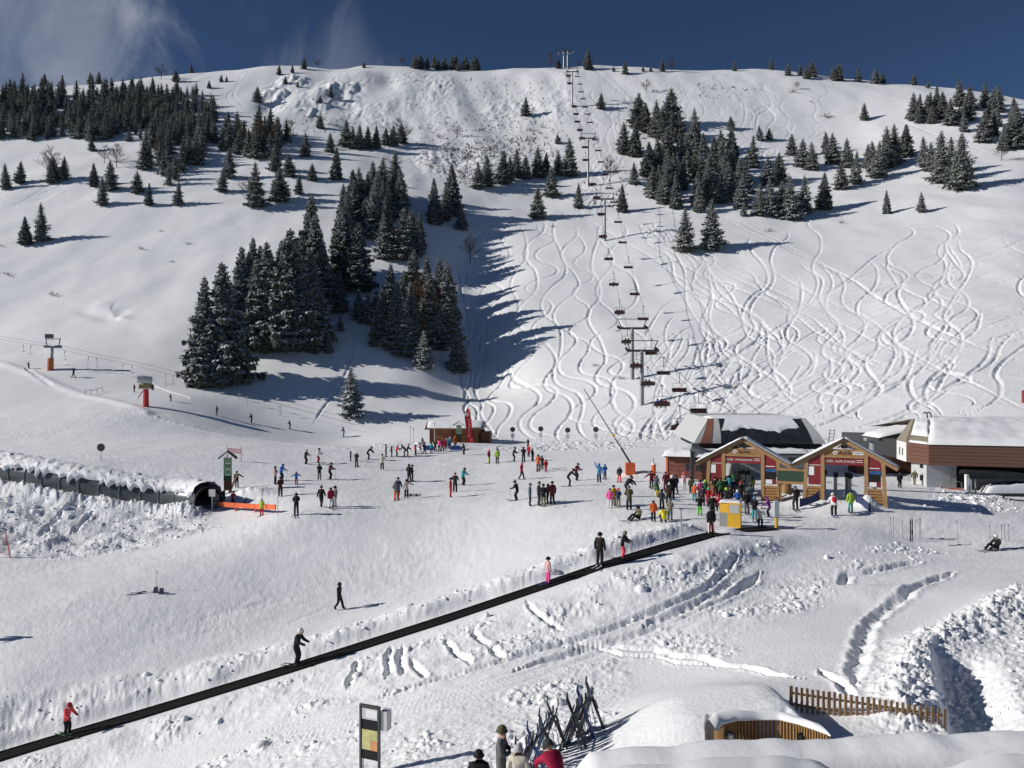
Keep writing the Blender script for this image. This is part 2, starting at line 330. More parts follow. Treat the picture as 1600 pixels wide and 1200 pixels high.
# rough crust of the steep upper face
UP = poly_mask([(420, 128), (560, 112), (900, 112), (905, 210), (880, 260), (640, 300), (600, 250), (540, 215), (450, 185)], 9)
UP2 = poly_mask([(880, 115), (1200, 115), (1220, 190), (1080, 200), (960, 230), (900, 330)], 12) * 0.35
upm = np.clip(0.45 + 1.2 * fbm(XX / 24, YY / 30, 103, 2), 0.05, 1.3)
ZZ += (UP + UP2) * (upm * (1.1 * np.abs(fbm(XX / 6.5, YY / 14, 101, 4, 0.55)) + 0.30 * fbm(XX / 1.5, YY / 2.6, 111, 2)) + 1.6 * fbm((XX + 0.2 * YY) / 17, YY / 70, 107, 2))
RK = poly_mask([(405, 150), (440, 120), (560, 118), (560, 160), (470, 190)], 5)
ZZ += RK * 6.5 * np.maximum(0, fbm(XX / 18, YY / 24, 121, 4, 0.55))
for (u, v, dz, sx, sy) in ((428, 152, -3.5, 6, 11), (548, 140, -3.0, 5, 12), (500, 150, 2.5, 6, 8), (560, 118, 1.5, 10, 6), (610, 125, -2.0, 6, 12)):
    g = ground(u, v); ZZ += dz * np.exp(-(((XX - g.x) / sx) ** 2 + ((YY - g.y) / sy) ** 2))
EDGE = poly_mask([(760, 697), (860, 690), (1000, 693), (1010, 700), (760, 704)], 1.2)
ZZ += EDGE * 0.5 * np.abs(fbm(XX, YY / 1.5, 131, 3))

# ---- ski tracks: trenches with thrown-up lips
DTR = np.full((NR, NC), 9.0)
def stamp(P, w):
    """minimum distance (in trench half-widths) of terrain vertices to the polyline P"""
    P = np.asarray(P, float)
    seg = np.hypot(*np.diff(P, axis=0).T); L = np.concatenate([[0], np.cumsum(seg)])
    for a in np.arange(0, L[-1], 25.0):
        s = np.arange(a, min(a + 25.0, L[-1]), 0.22)
        x = np.interp(s, L, P[:, 0]); y = np.interp(s, L, P[:, 1]); tp = np.clip(np.minimum(s, L[-1] - s) / (0.08 * L[-1] + 0.25), 0.3, 1)
        ok = (y > 20) & (y < 430)
        if not ok.any(): continue
        x = x[ok]; y = y[ok]; tp = tp[ok]
        r, c = fr(x, y); r = r.astype(int); c = c.astype(int)
        dX = 0.00149 * y.min(); dR = Yr[min(NR - 1, r.min() + 1)] - Yr[r.min()]
        kc = int(min(40, math.ceil(2.4 * w / dX))); kr = int(min(14, math.ceil(2.4 * w / max(dR, 0.05))))
        orr, occ = np.meshgrid(np.arange(-kr, kr + 1), np.arange(-kc, kc + 1), indexing='ij')
        rr = np.clip(r[:, None] + orr.ravel()[None], 0, NR - 1); cc = np.clip(c[:, None] + occ.ravel()[None], 0, NC - 1)
        dd = np.hypot(XX[rr, cc] - x[:, None], YY[rr, cc] - y[:, None]) / (w * tp[:, None])
        np.minimum.at(DTR, (rr.ravel(), cc.ravel()), dd.ravel())
def track(pts, w=0.5, amp=0.0, wl=22.0, ph=None, jit=0.6, ws=0.54):
    w = w * (ws if w > 0.3 else 1)
    """pts: photo pixels along the run; amp / wl: swing of the turns in metres"""
    P = np.array([ground(u, v)[:2] for (u, v) in pts])
    seg = np.hypot(*np.diff(P, axis=0).T); L = np.concatenate([[0], np.cumsum(seg)])
    ds = min(0.8, L[-1] / 12); s = np.arange(0, L[-1], ds); x = np.interp(s, L, P[:, 0]); y = np.interp(s, L, P[:, 1])
    k = min(31, max(3, len(s) // 8 * 2 + 1)); ker = np.hanning(k + 2)[1:-1]; ker /= ker.sum()
    pad = k // 2
    x = np.convolve(np.pad(x, pad, 'edge'), ker, 'valid'); y = np.convolve(np.pad(y, pad, 'edge'), ker, 'valid')
    tx = np.gradient(x); ty = np.gradient(y); n = np.hypot(tx, ty) + 1e-9
    ph = random.uniform(0, 6.28) if ph is None else ph
    wv = wl * (1 + 0.25 * np.sin(s / 37 + ph * 3))
    f = np.cumsum(ds / wv) * 2 * np.pi + ph
    am = amp * np.clip(0.72 + 1.1 * pnoise(s / 34 + ph * 11, s * 0 + ph, 3), 0.1, 1.6); f = f + 1.3 * pnoise(s / 27 + ph * 5, s * 0 + 2 * ph, 4)
    q = np.sin(f); q = np.sign(q) * np.abs(q) ** 0.8
    j = jit * np.sin(s / 9.0 + ph) * 0.4
    stamp(np.stack([x - ty / n * (am * q + j), y + tx / n * (am * q + j)], 1), w)
rnd = random.Random(3)
# sinuous runs straight down the centre of the slope
for (a, b, c) in ((775, 748, 760), (800, 770, 790), (826, 790, 850), (842, 812, 868), (858, 846, 902), (872, 862, 930), (888, 880, 945), (905, 905, 975), (930, 930, 1000), (948, 948, 985), (962, 985, 1005)):
    track([(a, 338 + rnd.uniform(-8, 12)), ((a + b) / 2 + rnd.uniform(-8, 8), 440), (b, 540), ((b + c) / 2, 620), (c, 692)], rnd.uniform(0.42, 0.62), rnd.uniform(2.0, 3.8), rnd.uniform(24, 40))
track([(772, 330), (745, 380), (720, 420), (735, 520), (728, 600), (745, 665), (765, 690)], 0.5, 1.2, 30)
track([(700, 360), (720, 410), (712, 440), (732, 490), (720, 560), (726, 610), (735, 660), (752, 688)], 0.5, 0.8, 30)
track([(760, 470), (752, 520), (748, 590), (752, 640), (775, 688)], 0.42, 1.0, 26)
for k in range(9):
    u0 = rnd.uniform(960, 1020); track([(u0, 345), (rnd.uniform(1040, 1180), 420), (rnd.uniform(1090, 1300), 520), (rnd.uniform(1020, 1350), 640)], rnd.uniform(0.38, 0.55), rnd.uniform(1.0, 2.6), rnd.uniform(22, 40))
for k in range(7):     # straight-ish diagonals from upper left to lower right
    u0 = rnd.uniform(900, 1250); v0 = rnd.uniform(330, 420)
    track([(u0, v0), (u0 + rnd.uniform(150, 260), v0 + rnd.uniform(70, 140)), (u0 + rnd.uniform(330, 480), v0 + rnd.uniform(180, 290))], rnd.uniform(0.35, 0.5), rnd.uniform(0, 0.5), 40)
for k in range(22):    # traverses falling from the right edge towards the lift
    v0 = rnd.uniform(345, 520); u1 = rnd.uniform(1010, 1200)
    track([(1640, v0), (1400, v0 + rnd.uniform(25, 85)), (u1, v0 + rnd.uniform(120, 200)), (u1 - rnd.uniform(30, 110), min(690, v0 + rnd.uniform(190, 300)))], rnd.uniform(0.35, 0.5), rnd.uniform(0.2, 0.9), 38)
for k in range(19):    # turns down the right-hand face
    u0 = rnd.uniform(1180, 1610); v0 = rnd.uniform(330, 430)
    track([(u0, v0), (u0 + rnd.uniform(-40, 50), v0 + 90), (u0 + rnd.uniform(-90, 60), v0 + 180), (u0 + rnd.uniform(-150, 20), min(660, v0 + 290))], rnd.uniform(0.40, 0.62), rnd.uniform(1.2, 4.2), rnd.uniform(24, 52))
for k in range(8):
    u0 = rnd.uniform(1330, 1600); v0 = rnd.uniform(480, 560)
    track([(u0, v0), (u0 - 40, v0 + 60), (u0 - 140, v0 + 120), (u0 - 260, min(690, v0 + 160))], rnd.uniform(0.4, 0.55), rnd.uniform(0.2, 0.8), 30)
for k in range(20):    # funnel to the lift
    u0 = rnd.uniform(1050, 1330); v0 = rnd.uniform(480, 580)
    track([(u0, v0), (u0 - rnd.uniform(0, 70), v0 + 50), (rnd.uniform(1015, 1120), 640), (rnd.uniform(975, 1050), 692)], rnd.uniform(0.36, 0.5), rnd.uniform(0.2, 1.5), 40)
for k in range(16):    # upper right bowl
    u0 = rnd.uniform(1040, 1290); v0 = rnd.uniform(118, 150)
    track([(u0, v0), (u0 + rnd.uniform(-40, 60), v0 + 60), (u0 + rnd.uniform(-60, 70), v0 + 110)], rnd.uniform(0.5, 0.7), rnd.uniform(1.5, 4.0), rnd.uniform(20, 34))
track([(1200, 130), (1270, 150), (1300, 168)], 0.7, 0.3, 30); track([(1330, 160), (1345, 172), (1310, 185)], 0.5, 0, 30)
track([(1370, 185), (1410, 190), (1450, 207), (1490, 220), (1560, 245)], 0.7, 0.3, 40); track([(1380, 165), (1430, 147)], 0.5, 0, 30)
for k in range(9):     # under the chairs
    u0 = rnd.uniform(930, 990); track([(u0, 130), (u0 - 15, 190), (u0 + rnd.uniform(-10, 20), 215), (930 + rnd.uniform(-10, 25), 270), (890 + rnd.uniform(0, 90), 345)], rnd.uniform(0.5, 0.65), rnd.uniform(1.5, 3.2), rnd.uniform(16, 26))
for (a, b) in ((385, 340), (390, 352)):
    track([(a, 108), (a - 12, 130), (b + 12, 150), (b + 30, 170)], 0.6, 1.0, 30)
for k in range(4): track([(0, 308 + k * 9), (60, 296 + k * 9), (110, 278 + k * 6)], 0.5, 0.3, 40)
track([(553, 520), (545, 560), (530, 610), (505, 640), (487, 668)], 0.45, 0.4, 30)
track([(0, 335), (110, 270), (200, 245)], 0.4, 0.4, 40)
track([(40, 575), (85, 605)], 0.8, 0, 30); track([(220, 595), (300, 625)], 0.6, 0, 30)
nzt = (0.75 + 0.7 * pnoise(XX / 1.1, YY / 1.1, 141)) * np.clip(0.85 + 1.1 * pnoise(XX / 14, YY / 14, 142), 0.25, 1.5)
depth = np.where(YY < 62, 0.0, 0.37) * (1 - 0.4 * smooth(330, 420, YY))
ZZ += depth * nzt * (-1.0 * np.exp(-(DTR / 0.9) ** 2) + 0.22 * np.exp(-((DTR - 1.7) / 0.5) ** 2))
# wind crease on the smooth left-hand slope
P = [ground(u, v)[:2] for (u, v) in ((120, 480), (165, 492), (178, 496), (188, 484), (240, 468), (275, 462))]
sdw, aw = line_dist(P, 8); wz = 0.30 * smooth(0, 6, aw) * (1 - smooth(11, 26, aw))
ZZ += np.where(np.abs(sdw) < 8, wz * (-1.3 * np.exp(-((sdw + 0.9) / 1.6) ** 2) + 1.1 * np.exp(-((sdw - 2.4) / 2.4) ** 2)), 0)
P = [ground(u, v)[:2] for (u, v) in ((190, 640), (300, 668), (420, 690), (560, 705))]
sdw, aw = line_dist(P, 4); ZZ += np.where(np.abs(sdw) < 4, 0.16 * np.exp(-(sdw / 0.7) ** 2) * (0.4 + 1.6 * lumps), 0)
P = [ground(u, v)[:2] for (u, v) in ((-40, 556), (60, 590), (120, 615), (230, 645))]
sdw, aw = line_dist(P, 4); ZZ += np.where(np.abs(sdw) < 4, 0.3 * np.exp(-(sdw / 1.0) ** 2), 0)

# ---- walked trenches and vehicle ruts in the foreground (fine trenches with crumbled edges)
DTR[:] = 9.0
for (pts, w, amp) in ((((1340, 1080), (1336, 1055), (1350, 1010), (1352, 985), (1375, 955), (1410, 935), (1430, 915), (1500, 890)), 0.26, 0.10),
                      (((1320, 915), (1322, 890), (1340, 900), (1395, 885), (1450, 875)), 0.24, 0.08),
                      (((1165, 855), (1140, 870), (1128, 900), (1100, 925), (1040, 945), (1000, 965), (940, 990), (860, 1012), (700, 1060), (560, 1100)), 0.36, 0.05),
                      (((1150, 905), (1100, 935), (1050, 958), (980, 985)), 0.28, 0.06),
                      (((1190, 890), (1170, 915), (1110, 945), (1010, 985), (900, 1018), (760, 1060)), 0.24, 0.06),
                      (((860, 1000), (930, 1005), (1010, 1015), (1090, 1030), (1180, 1048), (1270, 1066)), 0.16, 0.25), (((880, 1008), (960, 1018), (1060, 1032), (1150, 1050)), 0.14, 0.25), (((1280, 1045), (1310, 1065), (1345, 1092)), 0.16, 0.1),
                      (((608, 1010), (606, 1045), (598, 1068)), 0.15, 0.08), (((625, 1012), (628, 1045), (620, 1065)), 0.18, 0.08), (((640, 1030), (668, 1065)), 0.15, 0.1), (((560, 1030), (545, 1070), (530, 1085)), 0.15, 0.1),
                      (((690, 1000), (720, 1025), (745, 1045)), 0.14, 0.1), (((735, 985), (770, 1015), (800, 1035)), 0.16, 0.1), (((820, 940), (850, 970), (900, 990)), 0.13, 0.1),
                      (((1000, 860), (930, 895)), 0.15, 0), (((60, 840), (100, 790)), 0.4, 0.1), (((110, 835), (150, 790)), 0.4, 0.1)):
    track(pts, w, amp, 2.5, jit=0.1)
cr = 0.8 + 1.2 * pnoise(XX * 3.1, YY * 3.1, 151)
ZZ += np.where(np.abs(sd) < 0.85, 0, 0.19 * (-1.0 * np.exp(-(DTR / 1.0) ** 2) * (0.6 + 0.8 * cr) + 0.35 * np.exp(-((DTR - 1.7) / 0.6) ** 2) * cr))
DTR[:] = 9.0
for k in range(5):     # ski lines on the groomed way
    a = rnd.uniform(0, 40); track([(380 + a, 1150 + a * .6), (700 + a, 1085 + a * .5), (950 + a, 1000 + a * .4), (1180 + a, 905 + a * .3)], 0.15, 0.15, 14, jit=0.2)
for k in range(6):
    u = rnd.uniform(700, 860); v = rnd.uniform(1060, 1130); track([(u, v), (u + rnd.uniform(20, 60), v + rnd.uniform(-20, 40))], 0.13, 0.05, 5, jit=0.1)
for k in range(26):
    u = rnd.uniform(60, 1050); v = rnd.uniform(700, 980); a = rnd.uniform(-0.35, 0.1)
    track([(u, v), (u + rnd.uniform(60, 200), v + 130 * a)], 0.16, 0.2, 10, jit=0.2)
ZZ += 0.045 * (-np.exp(-DTR ** 2) + 0.4 * np.exp(-((DTR - 1.7) / 0.5) ** 2)) * (np.abs(sd) > 0.85)
del DTR

verts = np.stack([XX, YY, ZZ], -1).reshape(-1, 3).astype(np.float32)
i = (np.arange(NR - 1)[:, None] * NC + np.arange(NC - 1)[None]).ravel()
quads = np.stack([i, i + 1, i + NC + 1, i + NC], 1).astype(np.int32)
me = bpy.data.meshes.new('snow_ground')
me.vertices.add(len(verts)); me.vertices.foreach_set('co', verts.ravel())
me.loops.add(quads.size); me.loops.foreach_set('vertex_index', quads.ravel())
me.polygons.add(len(quads)); me.polygons.foreach_set('loop_start', np.arange(0, quads.size, 4, dtype=np.int32))
me.polygons.foreach_set('loop_total', np.full(len(quads), 4, dtype=np.int32))
me.update(calc_edges=True); me.validate()
me.polygons.foreach_set('use_smooth', np.ones(len(quads), bool))
me.materials.append(SNOW)
gnd = bpy.data.objects.new('snow_ground', me); C.objects.link(gnd); gnd['kind'] = 'structure'
gnd['label'] = 'snow covered basin and mountainside cut by ski tracks'; gnd['category'] = 'snow'
print('terrain', NR, NC, len(quads) * 2)
# ------------------------------------------------------------------ helpers
def tag(o, label=None, cat=None, group=None, kind=None):
    if label: o['label'] = label
    if cat: o['category'] = cat
    if group: o['group'] = group
    if kind: o['kind'] = kind
    return o
def empty(name, loc=(0, 0, 0), rz=0.0, sc=1.0):
    o = bpy.data.objects.new(name, None); C.objects.link(o)
    o.location = loc; o.rotation_euler = (0, 0, rz); o.scale = (sc, sc, sc) if not isinstance(sc, tuple) else sc
    o.empty_display_size = 0.2; return o
def thing(name, label, cat, loc=(0, 0, 0), rz=0.0, group=None, sc=1.0):
    return tag(empty(name, loc, rz, sc), label, cat, group)
def obj(name, me, parent=None, loc=(0, 0, 0), rot=(0, 0, 0)):
    o = bpy.data.objects.new(name, me); C.objects.link(o); o.location = loc; o.rotation_euler = rot
    if parent is not None: o.parent = parent
    return o
def np_mesh(name, V, Fc, mats, mi=None, smooth_=False):
    me = bpy.data.meshes.new(name)
    V = np.asarray(V, np.float32); Fc = np.asarray(Fc, np.int32); k = Fc.shape[1]
    me.vertices.add(len(V)); me.vertices.foreach_set('co', V.ravel())
    me.loops.add(Fc.size); me.loops.foreach_set('vertex_index', Fc.ravel())
    me.polygons.add(len(Fc)); me.polygons.foreach_set('loop_start', np.arange(0, Fc.size, k, dtype=np.int32))
    me.polygons.foreach_set('loop_total', np.full(len(Fc), k, dtype=np.int32))
    for m in mats: me.materials.append(m)
    if mi is not None: me.polygons.foreach_set('material_index', np.asarray(mi, np.int32))
    me.update(calc_edges=True)
    if smooth_: me.polygons.foreach_set('use_smooth', np.ones(len(Fc), bool))
    return me
class MB:
    """collects shapes for one mesh"""
    def __init__(s): s.v = []; s.f = []; s.m = []
    def add(s, V, Fs, mi=0):
        b = len(s.v); s.v += [tuple(x) for x in V]; s.f += [tuple(i + b for i in f) for f in Fs]; s.m += [mi] * len(Fs); return s
    def box(s, a, b, mi=0):
        (x0, y0, z0), (x1, y1, z1) = a, b
        return s.add([(x0, y0, z0), (x1, y0, z0), (x1, y1, z0), (x0, y1, z0), (x0, y0, z1), (x1, y0, z1), (x1, y1, z1), (x0, y1, z1)],
                     [(0, 3, 2, 1), (4, 5, 6, 7), (0, 1, 5, 4), (1, 2, 6, 5), (2, 3, 7, 6), (3, 0, 4, 7)], mi)
    def bar(s, p, q, w, h=None, mi=0, up=(0, 0, 1)):
        """rectangular bar from p to q"""
        p = Vector(p); q = Vector(q); h = w if h is None else h; d = (q - p).normalized(); u = Vector(up)
        if abs(d.dot(u)) > 0.98: u = Vector((0, 1, 0))
        sx = d.cross(u).normalized() * w / 2; sy = sx.cross(d).normalized() * h / 2
        V = [p - sx - sy, p + sx - sy, p + sx + sy, p - sx + sy, q - sx - sy, q + sx - sy, q + sx + sy, q - sx + sy]
        return s.add(V, [(0, 1, 2, 3), (4, 7, 6, 5), (0, 4, 5, 1), (1, 5, 6, 2), (2, 6, 7, 3), (3, 7, 4, 0)], mi)
    def tube(s, pts, r, n=8, mi=0, cap=True):
        pts = [Vector(p) for p in pts]; rr = r if isinstance(r, (list, tuple)) else [r] * len(pts); V = []
        ref = Vector((0.31, 0.17, 0.93))
        for i, p in enumerate(pts):
            d = (pts[min(i + 1, len(pts) - 1)] - pts[max(i - 1, 0)]).normalized()
            a = d.cross(ref)
            if a.length < 1e-3: a = d.cross(Vector((1, 0, 0)))
            a.normalize(); b = d.cross(a)
            V += [p + (a * math.cos(2 * math.pi * k / n) + b * math.sin(2 * math.pi * k / n)) * rr[i] for k in range(n)]
        Fs = [(i * n + k, i * n + (k + 1) % n, (i + 1) * n + (k + 1) % n, (i + 1) * n + k) for i in range(len(pts) - 1) for k in range(n)]
        if cap: Fs += [tuple(range(n))[::-1], tuple((len(pts) - 1) * n + k for k in range(n))]
        return s.add(V, Fs, mi)
    def prism(s, poly, y0, y1, mi=0, axis='y'):
        """polygon in xz extruded along y (axis y), or polygon in xy extruded along z"""
        n = len(poly)
        if axis == 'y': V = [(x, y0, z) for x, z in poly] + [(x, y1, z) for x, z in poly]
        else: V = [(x, y, y0) for x, y in poly] + [(x, y, y1) for x, y in poly]
        Fs = [tuple(range(n)), tuple(range(n, 2 * n))[::-1]] + [((k + 1) % n, k, n + k, n + (k + 1) % n) for k in range(n)]
        return s.add(V, Fs, mi)
    def sheet(s, grid, mi=0):
        """grid of points, rows x cols"""
        nr = len(grid); nc = len(grid[0]); V = [p for r_ in grid for p in r_]
        return s.add(V, [(i * nc + j, i * nc + j + 1, (i + 1) * nc + j + 1, (i + 1) * nc + j) for i in range(nr - 1) for j in range(nc - 1)], mi)
    def ball(s, c, r, n=10, m=7, mi=0, squash=(1, 1, 1), lo=-90, jit=0.0, rg=None):
        c = Vector(c); g = []
        for i in range(m + 1):
            a = R(lo + (90 - lo) * i / m); ring = []
            for k in range(n):
                b = 2 * math.pi * k / n; q = 1 + (rg.uniform(-jit, jit) if jit and rg else 0)
                ring.append((c.x + r * q * math.cos(a) * math.cos(b) * squash[0], c.y + r * q * math.cos(a) * math.sin(b) * squash[1], c.z + r * q * math.sin(a) * squash[2]))
            g.append(ring + [ring[0]])
        return s.sheet(g, mi)
    def mesh(s, name, mats, smooth_=False, recalc=True):
        me = bpy.data.meshes.new(name); me.from_pydata(s.v, [], s.f)
        for m in (mats if isinstance(mats, (list, tuple)) else [mats]): me.materials.append(m)
        me.polygons.foreach_set('material_index', s.m)
        bm = bmesh.new(); bm.from_mesh(me)
        if smooth_: bmesh.ops.remove_doubles(bm, verts=bm.verts, dist=1e-4)
        if recalc: bmesh.ops.recalc_face_normals(bm, faces=bm.faces)
        bm.to_mesh(me); bm.free()
        if smooth_: me.polygons.foreach_set('use_smooth', [True] * len(me.polygons))
        me.update(); return me
    def build(s, name, mats, parent=None, smooth_=False, loc=(0, 0, 0), rot=(0, 0, 0)):
        return obj(name, s.mesh(name, mats, smooth_), parent, loc, rot)
def copy_tree(o, parent=None):
    c = o.copy(); C.objects.link(c); c.parent = parent
    for ch in o.children: copy_tree(ch, c)
    return c
def ordinal(k):
    w = ['first', 'second', 'third', 'fourth', 'fifth', 'sixth', 'seventh', 'eighth', 'ninth', 'tenth', 'eleventh', 'twelfth', 'thirteenth', 'fourteenth', 'fifteenth', 'sixteenth', 'seventeenth', 'eighteenth', 'nineteenth', 'twentieth']
    return w[k] if k < 20 else '%d%s' % (k + 1, {1: 'st', 2: 'nd', 3: 'rd'}.get((k + 1) % 10, 'th'))

# ------------------------------------------------------------------ trees
def needle_material(name, col):
    m = mat(name, col, 0.85, 0, 0.45, 9.0, 0, 0.2)
    # rime and dusting lying on the upward sides of the sprays
    nt = m.node_tree; n = nt.nodes; l = nt.links; p = n['Principled BSDF']; old = p.inputs['Base Color'].links[0].from_socket
    ge = n.new('ShaderNodeNewGeometry'); sp = n.new('ShaderNodeSeparateXYZ'); l.new(ge.outputs['Normal'], sp.inputs[0])
    up = n.new('ShaderNodeMapRange'); up.interpolation_type = 'SMOOTHSTEP'; up.inputs['From Min'].default_value = 0.15; up.inputs['From Max'].default_value = 0.75; l.new(sp.outputs['Z'], up.inputs['Value'])
    tc_ = n.new('ShaderNodeTexCoord'); z = n.new('ShaderNodeTexNoise'); z.inputs['Scale'].default_value = 26; z.inputs['Detail'].default_value = 4; l.new(tc_.outputs['Object'], z.inputs['Vector'])
    th = n.new('ShaderNodeMapRange'); th.inputs['From Min'].default_value = 0.44; th.inputs['From Max'].default_value = 0.60; th.inputs['To Max'].default_value = 0.75; l.new(z.outputs['Fac'], th.inputs['Value'])
    mu = n.new('ShaderNodeMath'); mu.operation = 'MULTIPLY'; l.new(up.outputs['Result'], mu.inputs[0]); l.new(th.outputs['Result'], mu.inputs[1])
    mx_ = n.new('ShaderNodeMix'); mx_.data_type = 'RGBA'; mx_.inputs['B'].default_value = (0.78, 0.80, 0.84, 1); l.new(mu.outputs[0], mx_.inputs['Factor']); l.new(old, mx_.inputs['A']); l.new(mx_.outputs['Result'], p.inputs['Base Color'])
    return m
NEEDLE = [needle_material('spruce_needles', (0.066, 0.078, 0.058)), needle_material('spruce_needles_pale', (0.085, 0.097, 0.072))]
BARK = mat('bark', (0.055, 0.042, 0.032), 0.9, 0, 0.3, 12, 0.4)
TWIG = mat('twigs', (0.085, 0.065, 0.05), 0.9, 0, 0.3, 12)
LARCH = mat('larch_twigs', (0.13, 0.075, 0.04), 0.9, 0, 0.3, 12)
SNOWT = mat('snow_on_branches', (0.80, 0.82, 0.86), 0.7, 0, 0.06, 9, 0, 0.2)

def spruce_arrays(seed, nwh, Rr, dens, snow_amt, core=True, ks=1.0):
    r = np.random.default_rng(seed); V = []; Fc = []; SV = []; SF = []
    def kite(o, d, ln, wd, lift, arrV, arrF, roll):
        up = np.array([0, 0, 1.0]); sx = np.cross(d, up); sx /= np.linalg.norm(sx) + 1e-9
        nrm = np.cross(sx, d); sx2 = sx * math.cos(roll) + nrm * math.sin(roll)
        b = len(arrV); m = o + d * ln * 0.45 + nrm * lift
        arrV.extend([o, m - sx2 * wd, o + d * ln - np.array([0, 0, 0.12 * ln]), m + sx2 * wd]); arrF.extend([(b, b + 1, b + 2), (b, b + 2, b + 3)])
    prof = lambda z: (1 - z) ** 0.82 * (0.55 + 0.45 * min(1, (z + 0.02) / 0.16))
    lean = r.uniform(-0.01, 0.01, 2)
    for k in range(nwh):
        z = 0.045 + 0.945 * ((k + r.uniform(0, 0.6)) / nwh) ** 0.93
        nb = int(r.integers(5, 9)) if z < 0.8 else 5
        a0 = r.uniform(0, 6.28); wj = r.uniform(0.72, 1.16)
        for b in range(nb):
            a = a0 + 2 * math.pi * b / nb + r.uniform(-0.35, 0.35)
            L = Rr * prof(z) * wj * r.uniform(0.72, 1.18) + 0.010
            el = 0.55 * z - 0.30 + r.uniform(-0.12, 0.12)
            rad = np.array([math.cos(a), math.sin(a), 0]); o = np.array([lean[0] * z, lean[1] * z, z])
            nsp = max(2, int(dens * (0.35 + L / Rr) * 5))
            for s_ in range(nsp):
                f = 0.22 + 0.78 * (s_ + r.uniform(0, 0.8)) / nsp
                p = o + rad * L * f + np.array([0, 0, math.sin(el) * L * f + 0.10 * L * f * f])
                for side in ((-1, 1) if f < 0.88 else (0,)):
                    da = a + side * r.uniform(0.5, 1.1) + r.uniform(-0.15, 0.15); dz = r.uniform(-0.55, 0.05)
                    d = np.array([math.cos(da), math.sin(da), dz]); d /= np.linalg.norm(d)
                    ln = ks * (0.30 * L * (1.25 - 0.6 * f) + 0.012) * r.uniform(0.7, 1.3)
                    kite(p, d, ln, ln * r.uniform(0.20, 0.30), 0.02 * ln, V, Fc, r.uniform(-0.5, 0.5))
                    if r.uniform() < snow_amt * (0.45 + 0.75 * f) * (1.1 - 0.35 * z):
                        q = p + np.array([0, 0, 0.0035]) + d * ln * 0.12
                        kite(q, d, ln * r.uniform(0.55, 1.05), ln * r.uniform(0.17, 0.31), 0.10 * ln, SV, SF, r.uniform(-0.25, 0.25))
                if r.uniform() < 0.6:     # hanging spray below the branch
                    d = np.array([rad[0] * 0.35, rad[1] * 0.35, -1.0]); d /= np.linalg.norm(d)
                    ln = 0.20 * L + 0.010; kite(p, d, ln, ln * 0.35, 0.0, V, Fc, r.uniform(0, 3.1))
    for k in range(5):
        d = np.array([r.uniform(-.25, .25), r.uniform(-.25, .25), 1.0]); d /= np.linalg.norm(d)
        kite(np.array([lean[0], lean[1], 0.955 + 0.006 * k]), d, 0.04, 0.006, 0, V, Fc, r.uniform(0, 3))
    if core:       # dense inner foliage
        n = 9; zs = np.linspace(0.05, 0.93, 9); b = len(V)
        for z in zs:
            for j in range(n):
                a = 2 * math.pi * j / n + z * 5; q = Rr * prof(z) * 0.50 * r.uniform(0.7, 1.2); V.append(np.array([math.cos(a) * q, math.sin(a) * q, z + r.uniform(-.02, .02)]))
        for i_ in range(len(zs) - 1):
            for j in range(n):
                p0 = b + i_ * n + j; p1 = b + i_ * n + (j + 1) % n; Fc += [(p0, p1, p1 + n), (p0, p1 + n, p0 + n)]
    return np.array(V), np.array(Fc), np.array(SV).reshape(-1, 3), np.array(SF, int).reshape(-1, 3)
TRUNK = MB().tube([(0, 0, -0.03), (0, 0, 0.1), (0, 0, 0.5), (0, 0, 0.96)], [0.016, 0.013, 0.008, 0.002], 7).mesh('trunk', BARK, True)
SPR = []
for k, (nwh, Rr, dens, sn) in enumerate(((56, 0.215, 2.9, 1.3), (58, 0.185, 2.9, 1.1), (54, 0.24, 2.8, 1.55), (32, 0.265, 1.25, 1.4), (30, 0.295, 1.25, 1.7), (34, 0.235, 1.25, 1.15), (28, 0.32, 1.1, 1.6), (30, 0.275, 1.15, 2.6))):
    V, Fc, SV, SF = spruce_arrays(100 + k, nwh, Rr, dens, sn, True, 0.72 if k < 3 else 1.0)
    SPR.append((np_mesh('crown', V, Fc, [NEEDLE[k % 2]]), np_mesh('snow', SV, SF, [SNOWT]), len(Fc), len(SF)))
print('spruce tris', [(a[2], a[3]) for a in SPR])
def put_spruce(p, H, var, label, group, wide=1.0):
    t = thing('spruce_tree', label, 'tree', (p[0], p[1], p[2] - 0.02 * H), random.uniform(0, 6.28), group, (H * wide, H * wide, H))
    t.rotation_euler = (random.gauss(0, .025), random.gauss(0, .025), t.rotation_euler[2])
    obj('trunk', TRUNK, t); c = obj('crown', SPR[var][0], t); tag(obj('snow', SPR[var][1], c), kind='stuff'); return t

